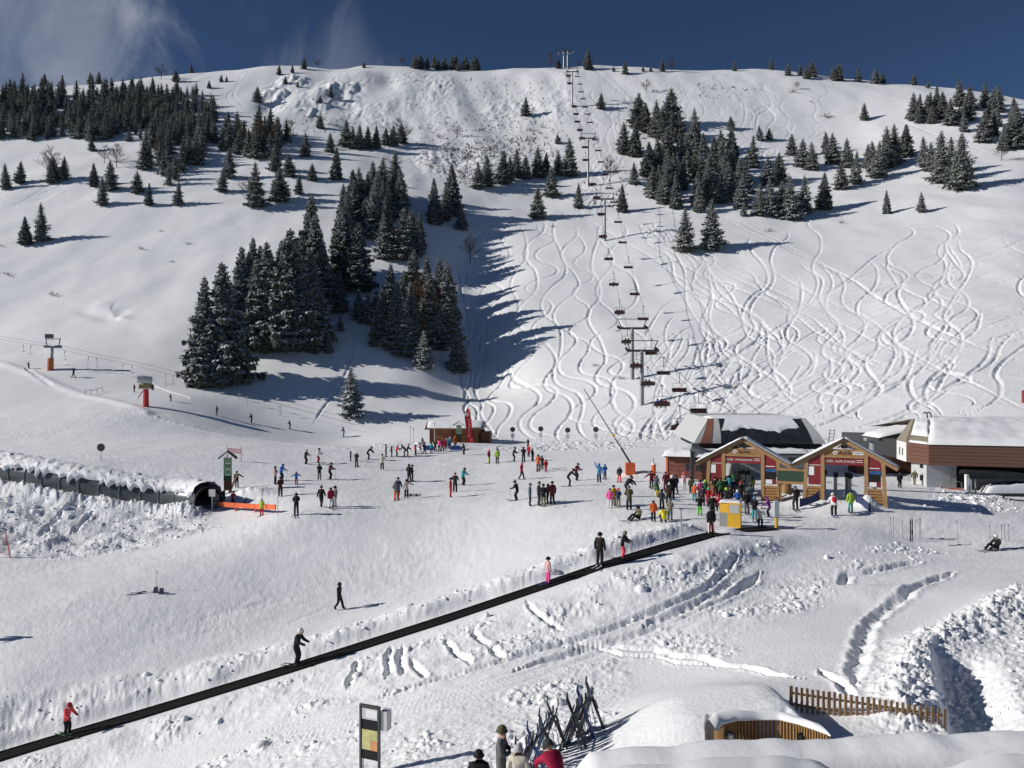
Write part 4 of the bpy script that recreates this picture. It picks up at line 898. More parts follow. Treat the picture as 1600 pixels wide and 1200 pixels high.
# entrance frame
e = MB(); e.tube([tring(0, RT - 0.10, a) for a in angs], 0.07, 6); e.build('entrance_arch', BLACK, tun)
p0 = np.array(tring(0, RT - 0.1, R(90))); pb = np.array([0.0, 0, -0.1])
MB().tube([tuple(pb + tnm[0] * -0.25), tuple(p0 + tnm[0] * -0.25 - [0, 0, 0.06])], 0.06, 6).build('door_post', BLACK, tun)
MB().bar(tuple(np.array(tring(0, RT - .1, R(182)))), tuple(pb + tnm[0] * -0.25 + [0, 0, 1.0]), 0.08, 0.08).build('cross_bar', BLACK, tun)
MB().sheet([[tring(0, RT - .14, R(150)), tuple(pb + tnm[0] * -0.3 + [0, 0, 1.9])], [tring(0, RT - .14, R(205)), tuple(pb + tnm[0] * -0.3 + [0, 0, 0])]]).build('glazing', POLY, tun)
g = ground(334, 797)
t = thing('notice_board', 'white notice board on a post at the tunnel entrance', 'sign', (g.x, g.y - 0.4, g.z)); MB().tube([(0, 0, -0.2), (0, 0, 1.3)], 0.06, 6).build('post', LGREY, t); MB().box((-0.28, -0.05, 1.3), (0.28, 0.05, 1.95)).build('board', WHITE, t)
# green panel tower with a little roof
def panel_tower(u, v, H, lab, scale=1.0, brown=0.30):
    g = ground(u, v); t = thing('sign_tower', lab, 'sign', g, R(8), None, scale)
    z0 = H * brown
    MB().box((-0.36, -0.09, -0.2), (-0.26, 0.09, H * 0.86)).box((0.26, -0.09, -0.2), (0.36, 0.09, H * 0.86)).build('posts', BROWNW, t)
    MB().box((-0.258, -0.05, z0 * 0.25), (0.258, 0.05, z0)).build('lower_board', BROWNW, t)
    hs = (H * 0.86 - z0) / 4.0
    for k, mt in enumerate((DGREEN, GREENP, GREENP, GREENP)):
        MB().box((-0.38, -0.115, z0 + k * hs + 0.02), (0.38, -0.092, z0 + (k + 1) * hs - 0.02)).build('panel', mt, t)
    for x in (-0.14, 0.12): MB().box((x, -0.135, z0 + 2.45 * hs), (x + 0.07, -0.117, z0 + 2.75 * hs)).build('pictogram', BLKP, t)
    r = MB(); r.prism([(-0.85, H * 0.82), (0, H), (0.85, H * 0.82), (0.85, H * 0.855), (0, H + 0.06), (-0.85, H * 0.855)], -0.45, 0.45); r.build('roof', DSTEEL, t)
    for x in (-0.07, 0.04): MB().box((x, -0.14, H * 0.86), (x + 0.04, -0.116, H * 0.93)).build('pictogram', BLKP, t)
    return t
panel_tower(356, 771, 4.1, 'tall narrow green panel sign with a small dark roof beside the tunnel entrance')
g = ground(362, 768); t = thing('leaning_board', 'red-brown board leaning against the green panel sign', 'board', g); MB().bar((-0.15, -0.35, -0.1), (0.55, 0.15, 1.75), 0.5, 0.08).build('board', BROWNW, t); MB().bar((-0.3, 0.1, -0.1), (0.45, 0.2, 1.6), 0.08, 0.08).build('strut', BROWNW, t)
gb = [ground(u, v) for (u, v) in ((342, 797), (368, 799), (399, 801), (431, 803))]
t = thing('orange_barrier', 'orange three-part barrier standing in front of the tunnel entrance', 'barrier', gb[0])
for k in range(3):
    a = gb[k] - gb[0] + Vector((0.02, 0, 0.55)); b = gb[k + 1] - gb[0] + Vector((-0.02, 0, 0.55)); MB().bar(a, b, 0.10, 0.42).build('beam', ORANGE, t)
for k in (1, 2): MB().tube([gb[k] - gb[0] + Vector((0, 0.1, -0.2)), gb[k] - gb[0] + Vector((0, 0.1, 0.7))], 0.09, 6).build('leg', ORANGE, t)
g = ground(434, 806); t = thing('marker_pole', 'thin pole at the right end of the orange barrier', 'pole', g); MB().tube([(0, 0, -0.2), (0, 0, 1.5)], 0.025, 5).build('pole', STEEL, t); MB().ball((0, 0, 1.5), 0.04, 6, 4).build('knob', STEEL, t)
g = ground(355, 720); h = ground(377, 722)
t = thing('banner', 'pale pink banner stretched between two thin poles above the green sign', 'banner', g)
for q in (g, h): MB().tube([q - g + Vector((0, 0, -0.2)), q - g + Vector((0, 0, 1.9))], 0.03, 5).build('pole', DSTEEL, t)
MB().bar(Vector((0.05, 0, 1.25)), h - g + Vector((-0.05, 0, 1.25)), 0.03, 0.6).build('cloth', PINK, t)

# round piste markers and small discs on poles
def disc_sign(u, v, h_px, lab, rad=0.33, plate=True, col=DSTEEL):
    g = ground(u, v); H = h_px * g.y / F; t = thing('piste_marker', lab, 'sign', g, 0, 'round piste markers')
    MB().tube([(0, 0, -0.2), (0, 0, H)], 0.04, 6).build('pole', STEEL, t)
    MB().tube([(0, -0.06, H), (0, -0.02, H)], rad, 14).build('disc', col, t)
    if plate: MB().box((-rad * 0.7, -0.06, H - rad * 3.1), (rad * 0.7, -0.025, H - rad * 1.5)).build('plate', WHITE, t)
for k, u in enumerate((801, 845, 887, 931)):
    disc_sign(u, 690 if k else 690, (19, 20, 18, 19)[k], '%s round marker of the row along the foot of the open slope' % ('leftmost', 'second', 'third', 'rightmost')[k], 0.42)
disc_sign(747, 686, 11, 'left of the two small markers right of the red feather banner', 0.4, False); disc_sign(754, 686, 13, 'right of the two small markers right of the red feather banner', 0.4, False)
disc_sign(158, 721, 22, 'marker with two stacked dark discs above the tunnel', 0.45, False)
g = ground(158, 721); 
# red pole with netting at the far left
g = ground(17, 872); t = thing('net_pole', 'red leaning pole holding a safety net at the left edge', 'pole', g)
MB().tube([(0.03, 0, -0.3), (-0.42, 0, 2.05)], 0.035, 6).build('pole', REDM, t)
n = MB()
for k in range(9): n.tube([(-2.3, 0.1, 0.25 + k * 0.15), (-0.05 - k * 0.025, 0, 0.28 + k * 0.15)], 0.006, 3)
for k in range(14): n.tube([(-2.2 + k * 0.15, 0.1, 0.25), (-2.25 + k * 0.145, 0.1, 1.45)], 0.006, 3)
tag(n.build('net', mat('orange_net', (0.6, 0.2, 0.14), 0.7), t), kind='stuff')

# ------------------------------------------------------------------ snow gun and drag lift
g = ground(228, 635)
t = thing('snow_gun', 'snow cannon on a red padded post at the left edge of the piste', 'snow cannon', g, R(15))
MB().tube([(0, 0, -0.3), (0, 0, 2.9)], [0.48, 0.42], 10).build('padded_post', REDM, t); MB().box((-1.0, -0.5, 2.95), (0.9, 0.5, 3.7)).build('compressor', mat('cannon_yellow', (0.30, 0.24, 0.09), 0.5), t)
b = MB().tube([(-1.25, -0.1, 4.55), (-0.4, 0, 4.45), (0.9, 0.1, 4.3)], [0.62, 0.72, 0.68], 16, 0, False).build('barrel', LGREY, t); MB().tube([(-1.18, -0.1, 4.54), (-1.1, -0.1, 4.54)], 0.60, 16).build('fan', BLACK, b)
MB().tube([(0.9, 0.1, 3.2), (1.15, 0.1, 3.2)], 0.5, 12).build('hose_reel', DSTEEL, t); MB().bar((-0.5, 0.4, 2.6), (-1.3, 0.5, 1.4), 0.12).build('strut', REDM, t); MB().box((-0.3, -0.3, 3.7), (0.3, 0.3, 3.95)).build('yoke', DSTEEL, t)
g = ground(133, 617); h = ground(160, 612); t = thing('rope_fence', 'short sagging rope fence on the piste left of the snow cannon', 'fence', g)
for k in range(4):
    q = g.lerp(h, k / 3) - g; q.z = hgt(g.x + q.x, g.y + q.y) - g.z; MB().tube([q + Vector((0, 0, -.2)), q + Vector((0.05, 0, 0.8))], 0.04, 5).build('post', DSTEEL, t)
MB().tube([Vector((0, 0, .75)), (h - g) * 0.5 + Vector((0, 0, .55)), h - g + Vector((0, 0, .8))], 0.05, 5).build('rope', STEEL, t)

DC = [(-60, 519), (0, 530), (82, 543), (138, 556), (206, 570), (260, 583), (318, 598), (374, 613), (440, 632), (500, 648), (556, 664)]
gt = ground(79, 578); dt = gt.y
dd = lambda u: dt + (79 - u) * 0.035
cab = [px(u, v, dd(u)) for (u, v) in DC]; cab2 = [p + Vector((0.9, 1.9, 0.35)) for p in cab]
for nme, c_ in (('front', cab), ('rear', cab2)):
    m = MB().tube([p - cab[0] for p in c_], 0.022, 4); o = m.build('drag_lift_cable', DSTEEL, None); o.location = cab[0]; tag(o, '%s thin cable of the drag lift on the left' % nme, 'cable')
t = thing('drag_lift_tower', 'grey drag lift tower with an orange padded foot at the far left', 'lift tower', gt)
H = 36 * dt / F
MB().tube([(0, 0, -0.5), (0.35, 0, H)], [0.34, 0.26], 10).build('column', STEEL, t); MB().tube([(-0.08, 0, -0.3), (0.02, 0, 2.3)], [0.62, 0.58], 10).build('padding', mat('orange_pad_worn', (0.50, 0.15, 0.06), 0.7), t)
MB().bar((-1.0, -0.4, H), (1.9, 0.6, H), 0.4, 0.4).build('crossarm', STEEL, t)
for (x, k) in ((-0.7, 0), (1.6, 1)):
    MB().bar((x, 0, H - 0.1), (x - 0.2 + 0.5 * k, 0, H + 1.7), 0.16).build('upright', STEEL, t); MB().bar((x - .6, -.1, H + .15), (x + .6, -.1, H + .15), 0.2, 0.3).build('sheave_train', DSTEEL, t)
MB().bar((-0.95, 0, H + 1.55), (1.95, 0, H + 1.55), 0.14).build('top_bar', STEEL, t); MB().box((-0.9, -0.4, H + 1.7), (0.4, 0.4, H + 2.5)).build('floodlight', DSTEEL, t)
for k, (u, v0, v1) in enumerate(((36, 537, 549), (48, 539, 553), (101, 547, 562), (138, 556, 576), (151, 558, 575), (192, 568, 580), (206, 570, 583), (259, 583, 603), (270, 585, 600), (374, 613, 630), (386, 617, 634), (436, 632, 645), (438, 633, 648))):
    d = dd(u) + (1.2 if k % 2 else 0); p = px(u, v0, d); q = px(u - (1 if k % 2 else -1), v1, d)
    t = thing('tow_bar', '%s hanging tow bar of the drag lift from the left' % ordinal(k), 'tow bar', p, 0, 'tow bars of the drag lift')
    MB().tube([(0, 0, 0), q - p], 0.025, 4).build('rope', DSTEEL, t); MB().tube([(0, 0, -0.25), (0, 0, -0.55)], 0.11, 8).build('reel', LGREY, t); MB().bar(q - p + Vector((-.35, 0, 0)), q - p + Vector((.35, 0, 0)), 0.07).build('bar', DSTEEL, t)

# ------------------------------------------------------------------ little hut in the middle distance
g = ground(712, 691); h0 = g.z
t = thing('wooden_hut', 'brown wooden lift hut with a snowy roof in the middle distance', 'hut', (g.x, g.y + 1.5, h0), R(-4))
W, D, Hh = 3.9, 2.2, 2.0
for k in range(6): MB().box((-W, -D, -0.3 + k * 0.385), (W, -D + 0.10, -0.3 + k * 0.385 + 0.365)).build('plank', mat('warm_brown_wood', (0.22, 0.085, 0.03), 0.7, 0, 0.3, 4), t)
MB().box((-W + .01, -D + 0.11, -0.3), (W - .01, D, Hh)).build('wall', BROWNW, t)
for x in (-W - 0.02, -0.3, W - 0.2): MB().box((x, -D - 0.1, -0.3), (x + 0.22, -D - 0.005, Hh)).build('corner_post', BROWNW, t)
r = MB(); r.add([(-W - .7, -D - .8, Hh + .05), (W + .7, -D - .8, Hh + .05), (W + .7, 0.2, Hh + 1.25), (-W - .7, 0.2, Hh + 1.25), (-W - .7, D + .8, Hh + .05), (W + .7, D + .8, Hh + .05)], [(0, 1, 2, 3), (3, 2, 5, 4)]); 
ro = r.build('roof', BROWNW, t)
for (sgn, sd_) in ((-1, 3), (1, 4)):
    snow_blob('roof_snow', 2 * W + 1.3, 3.05, 0.32, sd_, ro, (0, sgn * (D + 0.35) / 2 + 0.1, Hh + 0.66), (R(-sgn * 23), 0, 0), 22, 10, 0.3, 0.0)
MB().box((W + .2, -D + .3, 0), (W + 1.6, D - .5, 1.6)).build('side_room', BROWNW, t)
panel_tower(717, 694, 3.3, 'green panel sign with a dark gable roof in front of the wooden hut', 1.0, 0.32)
g = ground(739, 692)
t = thing('feather_banner', 'tall red feather banner with a round emblem beside the wooden hut', 'banner', (g.x, g.y - 0.3, g.z))
n = 16; L_ = []; R_ = []
for k in range(n + 1):
    z = 0.15 + 5.2 * k / n; w = 0.95 * min(1.0, 1.15 - max(0, (k / n - 0.72)) * 2.6); x0 = -0.02 * k * 0 - 0.0
    sway = -0.55 * (k / n) ** 1.6; wv = 0.10 * math.sin(k * 0.9)
    L_.append((sway - w, wv * 0.7, z + 0.0)); R_.append((sway, wv * 0.2, z))
fl = MB().sheet([[a, ((a[0] + b[0]) / 2, (a[1] + b[1]) / 2 + 0.07, (a[2] + b[2]) / 2), b] for a, b in zip(L_, R_)]).build('cloth', mat('red_flag', (0.50, 0.018, 0.03), 0.7, 0, 0.1, 1.5), t)
MB().tube([(0, 0, -0.3)] + [(b[0] + 0.02, b[1], b[2]) for b in R_[::3]], 0.03, 6).build('mast', DSTEEL, t)
rg = MB(); rg.tube([(-0.9 + 0.24 * math.cos(a), -0.13, 4.45 + 0.24 * math.sin(a)) for a in [2 * math.pi * q / 14 for q in range(15)]], 0.05, 5); rg.build('emblem', WHITE, fl)
MB().ball((-0.9, -0.13, 4.45), 0.10, 8, 6).build('emblem', WHITE, fl)
for k in range(7): MB().add([(-0.80 + 0.05 * (k % 3), -0.10, 3.65 - k * 0.42), (-0.52 + 0.05 * ((k + 1) % 3), -0.10, 3.78 - k * 0.42), (-0.47, -0.10, 3.60 - k * 0.42), (-0.78, -0.10, 3.47 - k * 0.42)], [(0, 1, 2, 3)]).build('letter', mat('pale_red_print', (0.68, 0.34, 0.32), 0.7), fl)
for (u, v, w, lab) in ((670, 703, 1.3, 'left blue tarpaulin mat in front of the wooden hut'), (713, 703, 1.5, 'right blue tarpaulin mat in front of the wooden hut')):
    g = ground(u, v); m = MB().box((-w / 2 - .1, -0.3, -0.1), (w / 2 + .1, 0.3, 0.45)).box((-w / 2 + .1, -0.2, 0.452), (w / 2 - .2, 0.2, 0.6)); o = m.build('tarpaulin_mat', BLUE); o.location = g; tag(o, lab, 'mat')
for k, (u, v, hp) in enumerate(((641, 694, 29), (646, 694, 27), (679, 692, 33))):
    g = ground(u, v); t = thing('thin_pole', ('thin pale pole left of the wooden hut', 'second thin pale pole left of the wooden hut', 'thin lamp pole in front of the wooden hut')[k], 'pole', g); H = hp * g.y / F
    MB().tube([(0, 0, -0.2), (0, 0, H)], 0.05, 5).build('pole', LGREY, t); MB().box((-.1, -.1, H - .5), (.1, .1, H - .1)).build('head', WHITE, t)

# ------------------------------------------------------------------ snow lance and padded post
g = ground(984, 741)
t = thing('snow_lance', 'long leaning snow lance rising from an orange padded box', 'snow lance', g)
MB().box((-0.45, -0.4, 0.0), (0.5, 0.4, 1.15)).build('padded_box', ORANGE, t)
d0 = g.y; tip = px(912, 607, d0 + 1.0) - g; mid = px(958, 680, d0 + .4) - g
MB().tube([(0, 0, -0.2), (0, 0, 1.3)], 0.08, 6).build('foot', DSTEEL, t); MB().tube([(0.1, 0, 1.1), (mid + (Vector((.1, 0, 1.1)) - mid) * 0.45)], 0.11, 6).build('lower_pipe', DSTEEL, t); MB().tube([(mid + (Vector((.1, 0, 1.1)) - mid) * 0.45), tip], [0.06, 0.04], 6).build('upper_pipe', DSTEEL, t)
MB().ball(mid, 0.16, 8, 5).build('valve', YELLOW, t)
g = ground(1021, 748); t = thing('padded_post', 'orange padded post with a snow cap left of the gates', 'post', g); MB().tube([(0, 0, -0.2), (0, 0, 1.35)], 0.24, 10).build('padding', ORANGE, t); MB().ball((0, 0, 1.35), 0.24, 10, 5, 0, (1, 1, .7), 0).build('snow_cap', SNOWP, t); MB().tube([(0, 0, 1.4), (0, 0, 2.0)], 0.03, 5).build('rod', DSTEEL, t)

# ------------------------------------------------------------------ the two timber gates
def gate(u, v, lab, name, band, plate=None, rz=-24, S_=1.0):
    g = ground(u, v); t = thing('lift_gate', lab, 'gate', (g.x, g.y, g.z), R(rz), 'timber lift entrance gates', S_)
    A = 4.75; E = 2.72; X = 3.62                     # apex height, eave height, half span
    rl = lambda x: A - abs(x) / X * (A - E)          # underside of the roof
    for s in (-1, 1):
        MB().bar((s * 1.5, 0, -0.3), (s * 1.5, 0, rl(1.5) - 0.12), 0.26, 0.26).build('post', WOOD, t)
        MB().bar((s * 2.82, 0, -0.3), (s * 2.62, 0, rl(2.62) - 0.12), 0.26, 0.26).build('post', WOOD, t)
        for k in range(5): MB().tube([(s * 1.64, 0.0, 0.13 + k * 0.22), (s * (2.66 - 0.02 * k), 0.0, 0.13 + k * 0.22)], 0.112, 8).build('log', WOOD2, t)
        xa, xb = s * 1.64, s * 2.5
        MB().prism([(xa, 1.24), (xb, 1.24), (xb, rl(2.5) - 0.2), (xa, rl(1.64) - 0.2)] if s > 0 else [(xb, 1.24), (xa, 1.24), (xa, rl(1.64) - 0.2), (xb, rl(2.5) - 0.2)], -0.06, 0.04).build('red_panel', REDP, t)
        MB().bar((s * 1.5, 0, 0.02), (s * 1.5, 0, 0.03), 0.3, 0.3).build('post_foot', DSTEEL, t)
    MB().box((-2.5, -0.085, 1.95), (-2.1, -0.065, 2.6)).build('notice', WHITE, t)
    MB().box((-2.5, -0.08, 2.70), (-1.66, -0.062, 2.74)).build('notice_strip', WHITE, t)
    MB().box((1.70, -0.085, 1.66), (2.48, -0.065, 2.45)).build('screen', BLKP, t); MB().box((1.70, -0.10, 2.2), (2.48, -0.087, 2.45)).build('screen_header', TEAL, t); MB().box((1.72, -0.085, 1.28), (2.2, -0.065, 1.60)).build('notice', WHITE, t)
    MB().box((1.7, -0.08, 2.60), (2.4, -0.062, 2.66)).build('notice_strip', WHITE, t)
    MB().box((-1.365, -0.05, 2.78), (1.365, 0.05, 3.32)).build('red_band', REDP, t)
    MB().bar((-1.365, 0, 3.40), (1.365, 0, 3.40), 0.24, 0.15).build('beam', WOOD, t)
    zt = 3.95
    for k in range(3):
        z0 = 3.48 + k * 0.165; x0 = (A - 0.25 - z0) / (A - E) * X; x1 = (A - 0.25 - z0 - 0.155) / (A - E) * X
        MB().prism([(-x0, z0), (x0, z0), (x1, z0 + 0.155), (-x1, z0 + 0.155)], -0.05, 0.04).build('gable_board', WOOD2, t)
    for s in (-1, 1):
        MB().bar((0, -0.08, A - 0.12), (s * X, -0.08, E - 0.12), 0.12, 0.26).build('rafter', WOOD, t); MB().bar((0, 1.2, A - 0.12), (s * X, 1.2, E - 0.12), 0.12, 0.26).build('rafter', WOOD, t)
        dx, dz = s * X * 1.03, (E - A) * 1.03
        n_ = Vector((-dz * s, 0, abs(dx))).normalized(); n_.x *= 1
        q = MB(); q.add([(0, -0.35, A + 0.02), (dx, -0.35, A + dz + .02), (dx, 1.6, A + dz + .02), (0, 1.6, A + .02), (0, -0.35, A + 0.09), (dx, -0.35, A + dz + .09), (dx, 1.6, A + dz + .09), (0, 1.6, A + .09)], [(0, 1, 2, 3), (4, 7, 6, 5), (0, 4, 5, 1), (1, 5, 6, 2), (2, 6, 7, 3), (3, 7, 4, 0)])
        ro = q.build('roof', DSTEEL, t)
        ln = math.hypot(dx, dz); snow_blob('roof_snow', ln - 0.1, 1.75, 0.10 if s < 0 else 0.07, 7 + s, ro, (dx / 2, 0.63, A + dz / 2 + 0.10), (0, -math.atan2(dz, dx) if s > 0 else math.atan2(dz, abs(dx)) * 1.0, 0), 20, 8, 0.4, 0)
    MB().bar((-0.45, 0, 4.05), (0.0, 0, 4.42), 0.09, 0.10).build('brace', WOOD, t); MB().bar((0.45, 0, 4.05), (0.0, 0, 4.42), 0.09, 0.10).build('brace', WOOD, t)
    MB().box((-0.22, -0.2, 4.03), (0.22, 0.0, 4.27)).build('loudspeaker', BLKP, t)
    letters(name, 0.42, BLKP, t, (0.05 if plate else 0.12, -0.062, 3.70)); 
    m = MB().tube([(-0.62, -0.07, 3.70), (-0.62, -0.052, 3.70)], 0.15, 12); m.build('emblem', WHITE, t); MB().add([(-0.72, -0.075, 3.63), (-0.52, -0.075, 3.63), (-0.62, -0.075, 3.80)], [(0, 1, 2)]).build('emblem', BLKP, t)
    letters(band, 0.23, WHITE, t, (-0.35, -0.062, 3.05))
    for z in (3.02, 3.16): MB().box((0.85, -0.064, z), (1.28, -0.054, z + 0.035)).build('notice_strip', WHITE, t)
    if plate:
        MB().box((0.62, -0.075, 3.58), (1.32, -0.055, 3.82)).build('name_plate', WHITE, t); letters(plate, 0.15, BLKP, t, (0.97, -0.08, 3.70))
    return t
ga = gate(1161, 779, 'left timber gate lettered Sures with red panels and snowy gable', 'Sures', 'ACCÈS : PANORAMIC')
gb_ = gate(1319, 785, 'right timber gate lettered Auris with red panels and gable roof', 'Auris', "ACCÈS : ALPE D'HUEZ", 'EXPRESS')
mid = (ga.location + gb_.location) / 2 + Vector((-0.1, 0, 0)); mid.z = hgt(mid.x, mid.y)
t = thing('framed_board', 'dark board in a timber frame between the two gates', 'board', mid, R(-24))
for z in (1.15, 2.15): MB().bar((-1.05, 0, z + .3), (1.05, 0, z + .3), 0.14, 0.2).build('rail', WOOD, t)
MB().box((-1.0, -0.03, 1.56), (1.0, 0.03, 2.34)).build('board', DGREEN, t)
for x in (-0.95, 0.95): MB().bar((x, 0.1, -0.3), (x, 0.1, 2.4), 0.14).build('post', WOOD, t)
g = ground(1228, 768); t = thing('wooden_barrel_table', 'small wooden table heaped with snow between the gates', 'table', g)
MB().tube([(0, 0, -0.1), (0, 0, 0.85)], [0.42, 0.45], 12).build('barrel', WOOD, t); MB().tube([(0, 0, 0.852), (0, 0, 0.92)], 0.6, 14).build('table_top', WOOD, t); snow_blob('snow', 1.0, 1.0, 0.4, 9, t, (0, 0, 0.92))
# turnstile posts
for k, (u, v, S2) in enumerate(((1293, 782, 1), (1311, 783, 1), (1329, 779, 1), (1334, 782, 1), (1163, 772, 1), (1171, 774, 1))):
    g = ground(u, v); t = thing('ticket_reader', '%s ticket reader post inside the %s gate' % (('leftmost', 'second', 'third', 'rightmost', 'left', 'right')[k], 'right' if k < 4 else 'left'), 'turnstile', (g.x + 0.3, g.y + 1.4, hgt(g.x + .3, g.y + 1.4)), R(-24))
    MB().box((-0.12, -0.2, -0.1), (0.12, 0.2, 1.45)).build('pillar', GREY, t); MB().box((-0.15, -0.25, 1.452), (0.2, 0.25, 1.8)).build('reader', BLKP, t); MB().tube([(0.12, 0, 0.9), (0.55, 0, 0.85)], 0.025, 6).build('arm', STEEL, t)
for k, (a, b) in enumerate((((1250, 792), (1279, 781)), ((1338, 785), (1360, 800)), ((1199, 781), (1218, 776)))):
    p, q = ground(*a), ground(*b); m = MB(); n = 6
    m.sheet([[p.lerp(q, i / n) - p + Vector((0, 0.04 * math.sin(i), -0.1 - 0.0)), p.lerp(q, i / n) - p + Vector((0, 0.04 * math.cos(i), 0.62 - 0.12 * math.sin(math.pi * i / n)))] for i in range(n + 1)])
    tp_ = thing('net_screen', ('navy mesh screen left of the right gate', 'navy mesh screen right of the right gate', 'navy mesh screen right of the left gate')[k], 'screen', p); m.build('mesh_cloth', NAVY, tp_)
    for w_ in (p, q): MB().tube([w_ - p + Vector((0, 0, -.2)), w_ - p + Vector((0, 0, .75))], 0.035, 6).build('post', NAVY, tp_)
# hut with thick snow left of the gates
g = ground(1068, 752)
t = thing('ticket_hut', 'low red-brown hut with a thick snow roof left of the gates', 'hut', (g.x + 0.9, g.y + 1.6, g.z), R(-20))
for k in range(6): MB().box((-1.9, -1.1, -0.3 + k * 0.40), (1.9, -1.02, 0.085 + k * 0.40)).build('plank', mat('red_brown_wood', (0.17, 0.058, 0.038), 0.7, 0, 0.3, 4), t)
MB().box((-1.88, -1.015, -0.3), (1.88, 1.4, 2.05)).build('wall', BROWNW, t); MB().box((-1.98, -1.16, -0.3), (-1.82, -1.105, 2.1)).build('corner_post', ORANGE, t)
MB().box((-2.1, -1.5, 2.1), (2.1, 1.7, 2.22)).build('roof', BROWNW, t); snow_blob('roof_snow', 4.3, 3.3, 0.62, 4, t, (0, 0.1, 2.22), (0, 0, 0), 26, 18, 0.25, 0.12)
for k in range(2): MB().box((-0.2 + k * 0.9, -1.125, 0.9), (0.4 + k * 0.9, -1.105, 1.5)).build('window', GLASSB, t)
# a grey pipe lying behind
t = thing('snow_pipe', 'thick grey pipe lying behind the left gate', 'pipe', px(1078, 698, 72)); MB().tube([(0, 0, 0), (3.5, 0.6, -1.35)], 0.34, 12).build('pipe', GREY, t); MB().bar((0.2, 0, -3.8), (0.2, 0, -0.2), 0.3).build('bracket', DSTEEL, t); MB().bar((3.2, .55, -3.6), (3.2, .55, -1.3), 0.3).build('bracket', DSTEEL, t)

# ------------------------------------------------------------------ lower lift terminal (seen from its end)
D0 = 74.0; sc = D0 / F; cx = (1187 - 800) * sc; zb = CAMZ + (600 - 693) * sc; zt = CAMZ + (600 - 655) * sc
t = thing('lift_terminal', 'chairlift terminal with a dark glazed hood and sloping white ends behind the gates', 'lift station', (cx, D0, hgt(cx, D0)), R(-4))
z0 = zb - t.location.z; z1 = zt - t.location.z; w0 = (1285 - 1082) / 2 * sc; w1 = (1265 - 1117) / 2 * sc
n = 9; arcp = []
for k in range(n + 1):
    f = k / n; arcp.append((-1.1 * math.sin(f * math.pi * 0.5) * 0 - 1.6 * (1 - (1 - f) ** 2) + 1.6, z0 + (z1 - z0) * f))
def hood(xa0, xa1, xb0, xb1, m_, nm_, lift=0.0):
    """curved front skin between left edge (xa0 bottom, xa1 top) and right edge"""
    g_ = []
    for k in range(n + 1):
        f = k / n; y = 1.6 * f * f - lift; z = z0 + (z1 - z0) * f
        g_.append([(xa0 + (xa1 - xa0) * f + (xb0 + (xb1 - xb0) * f - xa0 - (xa1 - xa0) * f) * q / 6, y, z) for q in range(7)])
    return MB().sheet(g_).build(nm_, m_, t, True)
hood(-w0, -w1, -w0 + 2.5, -w1 + 0.9, LGREY, 'end_cover'); hood(-w0 + 2.502, -w1 + 0.902, w0 - 2.35, w1 - 1.2, GLASSB, 'glazed_hood', 0.02); hood(w0 - 2.34, w1 - 1.19, w0 - 1.2, w1 - 0.25, GLASSB, 'glazed_hood', 0.02); hood(w0 - 1.19, w1 - 0.24, w0, w1 + 0.25, LGREY, 'end_cover')
b = MB()
for s, w0_, w1_ in ((-1, w0, w1), (1, w0, w1 + .25)):
    b.add([(s * w0_, 0, z0), (s * w0_, 15, z0), (s * w1_, 15, z1), (s * w1_, 1.6, z1)], [(0, 1, 2, 3)])
b.add([(-w1, 1.6, z1), (w1 + .25, 1.6, z1), (w1 + .25, 15, z1), (-w1, 15, z1), (-w0, 15, z0), (w0, 15, z0), (-w0, 0, z0), (w0, 0, z0)], [(0, 1, 2, 3), (3, 2, 5, 4), (6, 4, 5, 7)]); b.build('housing', LGREY, t)
hood(-w0 + 0.55, -w1 - 0.10, -w0 + 1.55, -w1 + 0.45, mat('stripe_brown', (0.25, 0.11, 0.07), 0.6), 'brown_stripe', 0.03)
snow_blob('roof_snow', 2 * w1 - 0.2, 4.0, 0.22, 11, t, (0, 3.6, z1), (0, 0, 0), 30, 12, 0.4)
# ragged snow stuck to the hood
g_ = []
for k in range(9):
    row = []
    for q in range(40):
        x = -w1 + 1.1 + (2 * w1 - 1.7) * q / 39
        drop = 0.66 + 0.40 * abs(fbm(np.array([x * 0.8]), np.array([2.0]), 17, 3)[0]) + 0.10 * math.sin(x * 1.3)
        f = 1.0 - drop * 0.62 * (1 - k / 8); f += 0.0
        row.append((x * (w0 + (w1 - w0) * f - 0.3) / (w1 + 0.3), 1.6 * f * f - (0.03 + 0.14 * math.sin(math.pi * min(1, (k + 0.0) / 8 + 0.02))), z0 + (z1 - z0) * f + (0.05 if k == 8 else 0)))
    g_.append(row)
MB().sheet(g_).build('hood_snow', SNOWP, t, True)
MB().box((-w0 + 0.6, 0.6, z0 - 0.55), (w0 - 0.2, 13, z0 - 0.004)).build('underframe', BLKP, t)
snow_blob('ledge_snow', 7.5, 1.0, 0.45, 12, t, (0.8, 0.0, z0 - 0.85), (0, 0, 0), 24, 8, 0.5)
MB().box((-3.0, -0.45, z0 - 1.05), (4.8, 0.5, z0 - 0.86)).build('ledge', DSTEEL, t)
MB().box((-2.4, 0.6, -0.4), (4.6, 6.0, z0 - 1.06)).build('machine_room', GREY, t)
for k in range(3): MB().box((-0.6 + k * 1.7, 0.57, z0 - 2.0), (0.4 + k * 1.7, 0.59, z0 - 1.35)).build('window', GLASSB, t)
for x in (-4.2, 4.9): MB().tube([(x, 5, -0.5), (x, 5, z0 - 0.5)], 0.35, 10).build('leg', GREY, t)
la = MB(); p, q = Vector((w0 + 0.35, 0.3, z0 - 1.2)), Vector((w0 + 0.75, 0.6, z0 + 1.35))
for s in (-0.22, 0.22): la.tube([p + Vector((s, 0, 0)), q + Vector((s, 0, 0))], 0.035, 5)
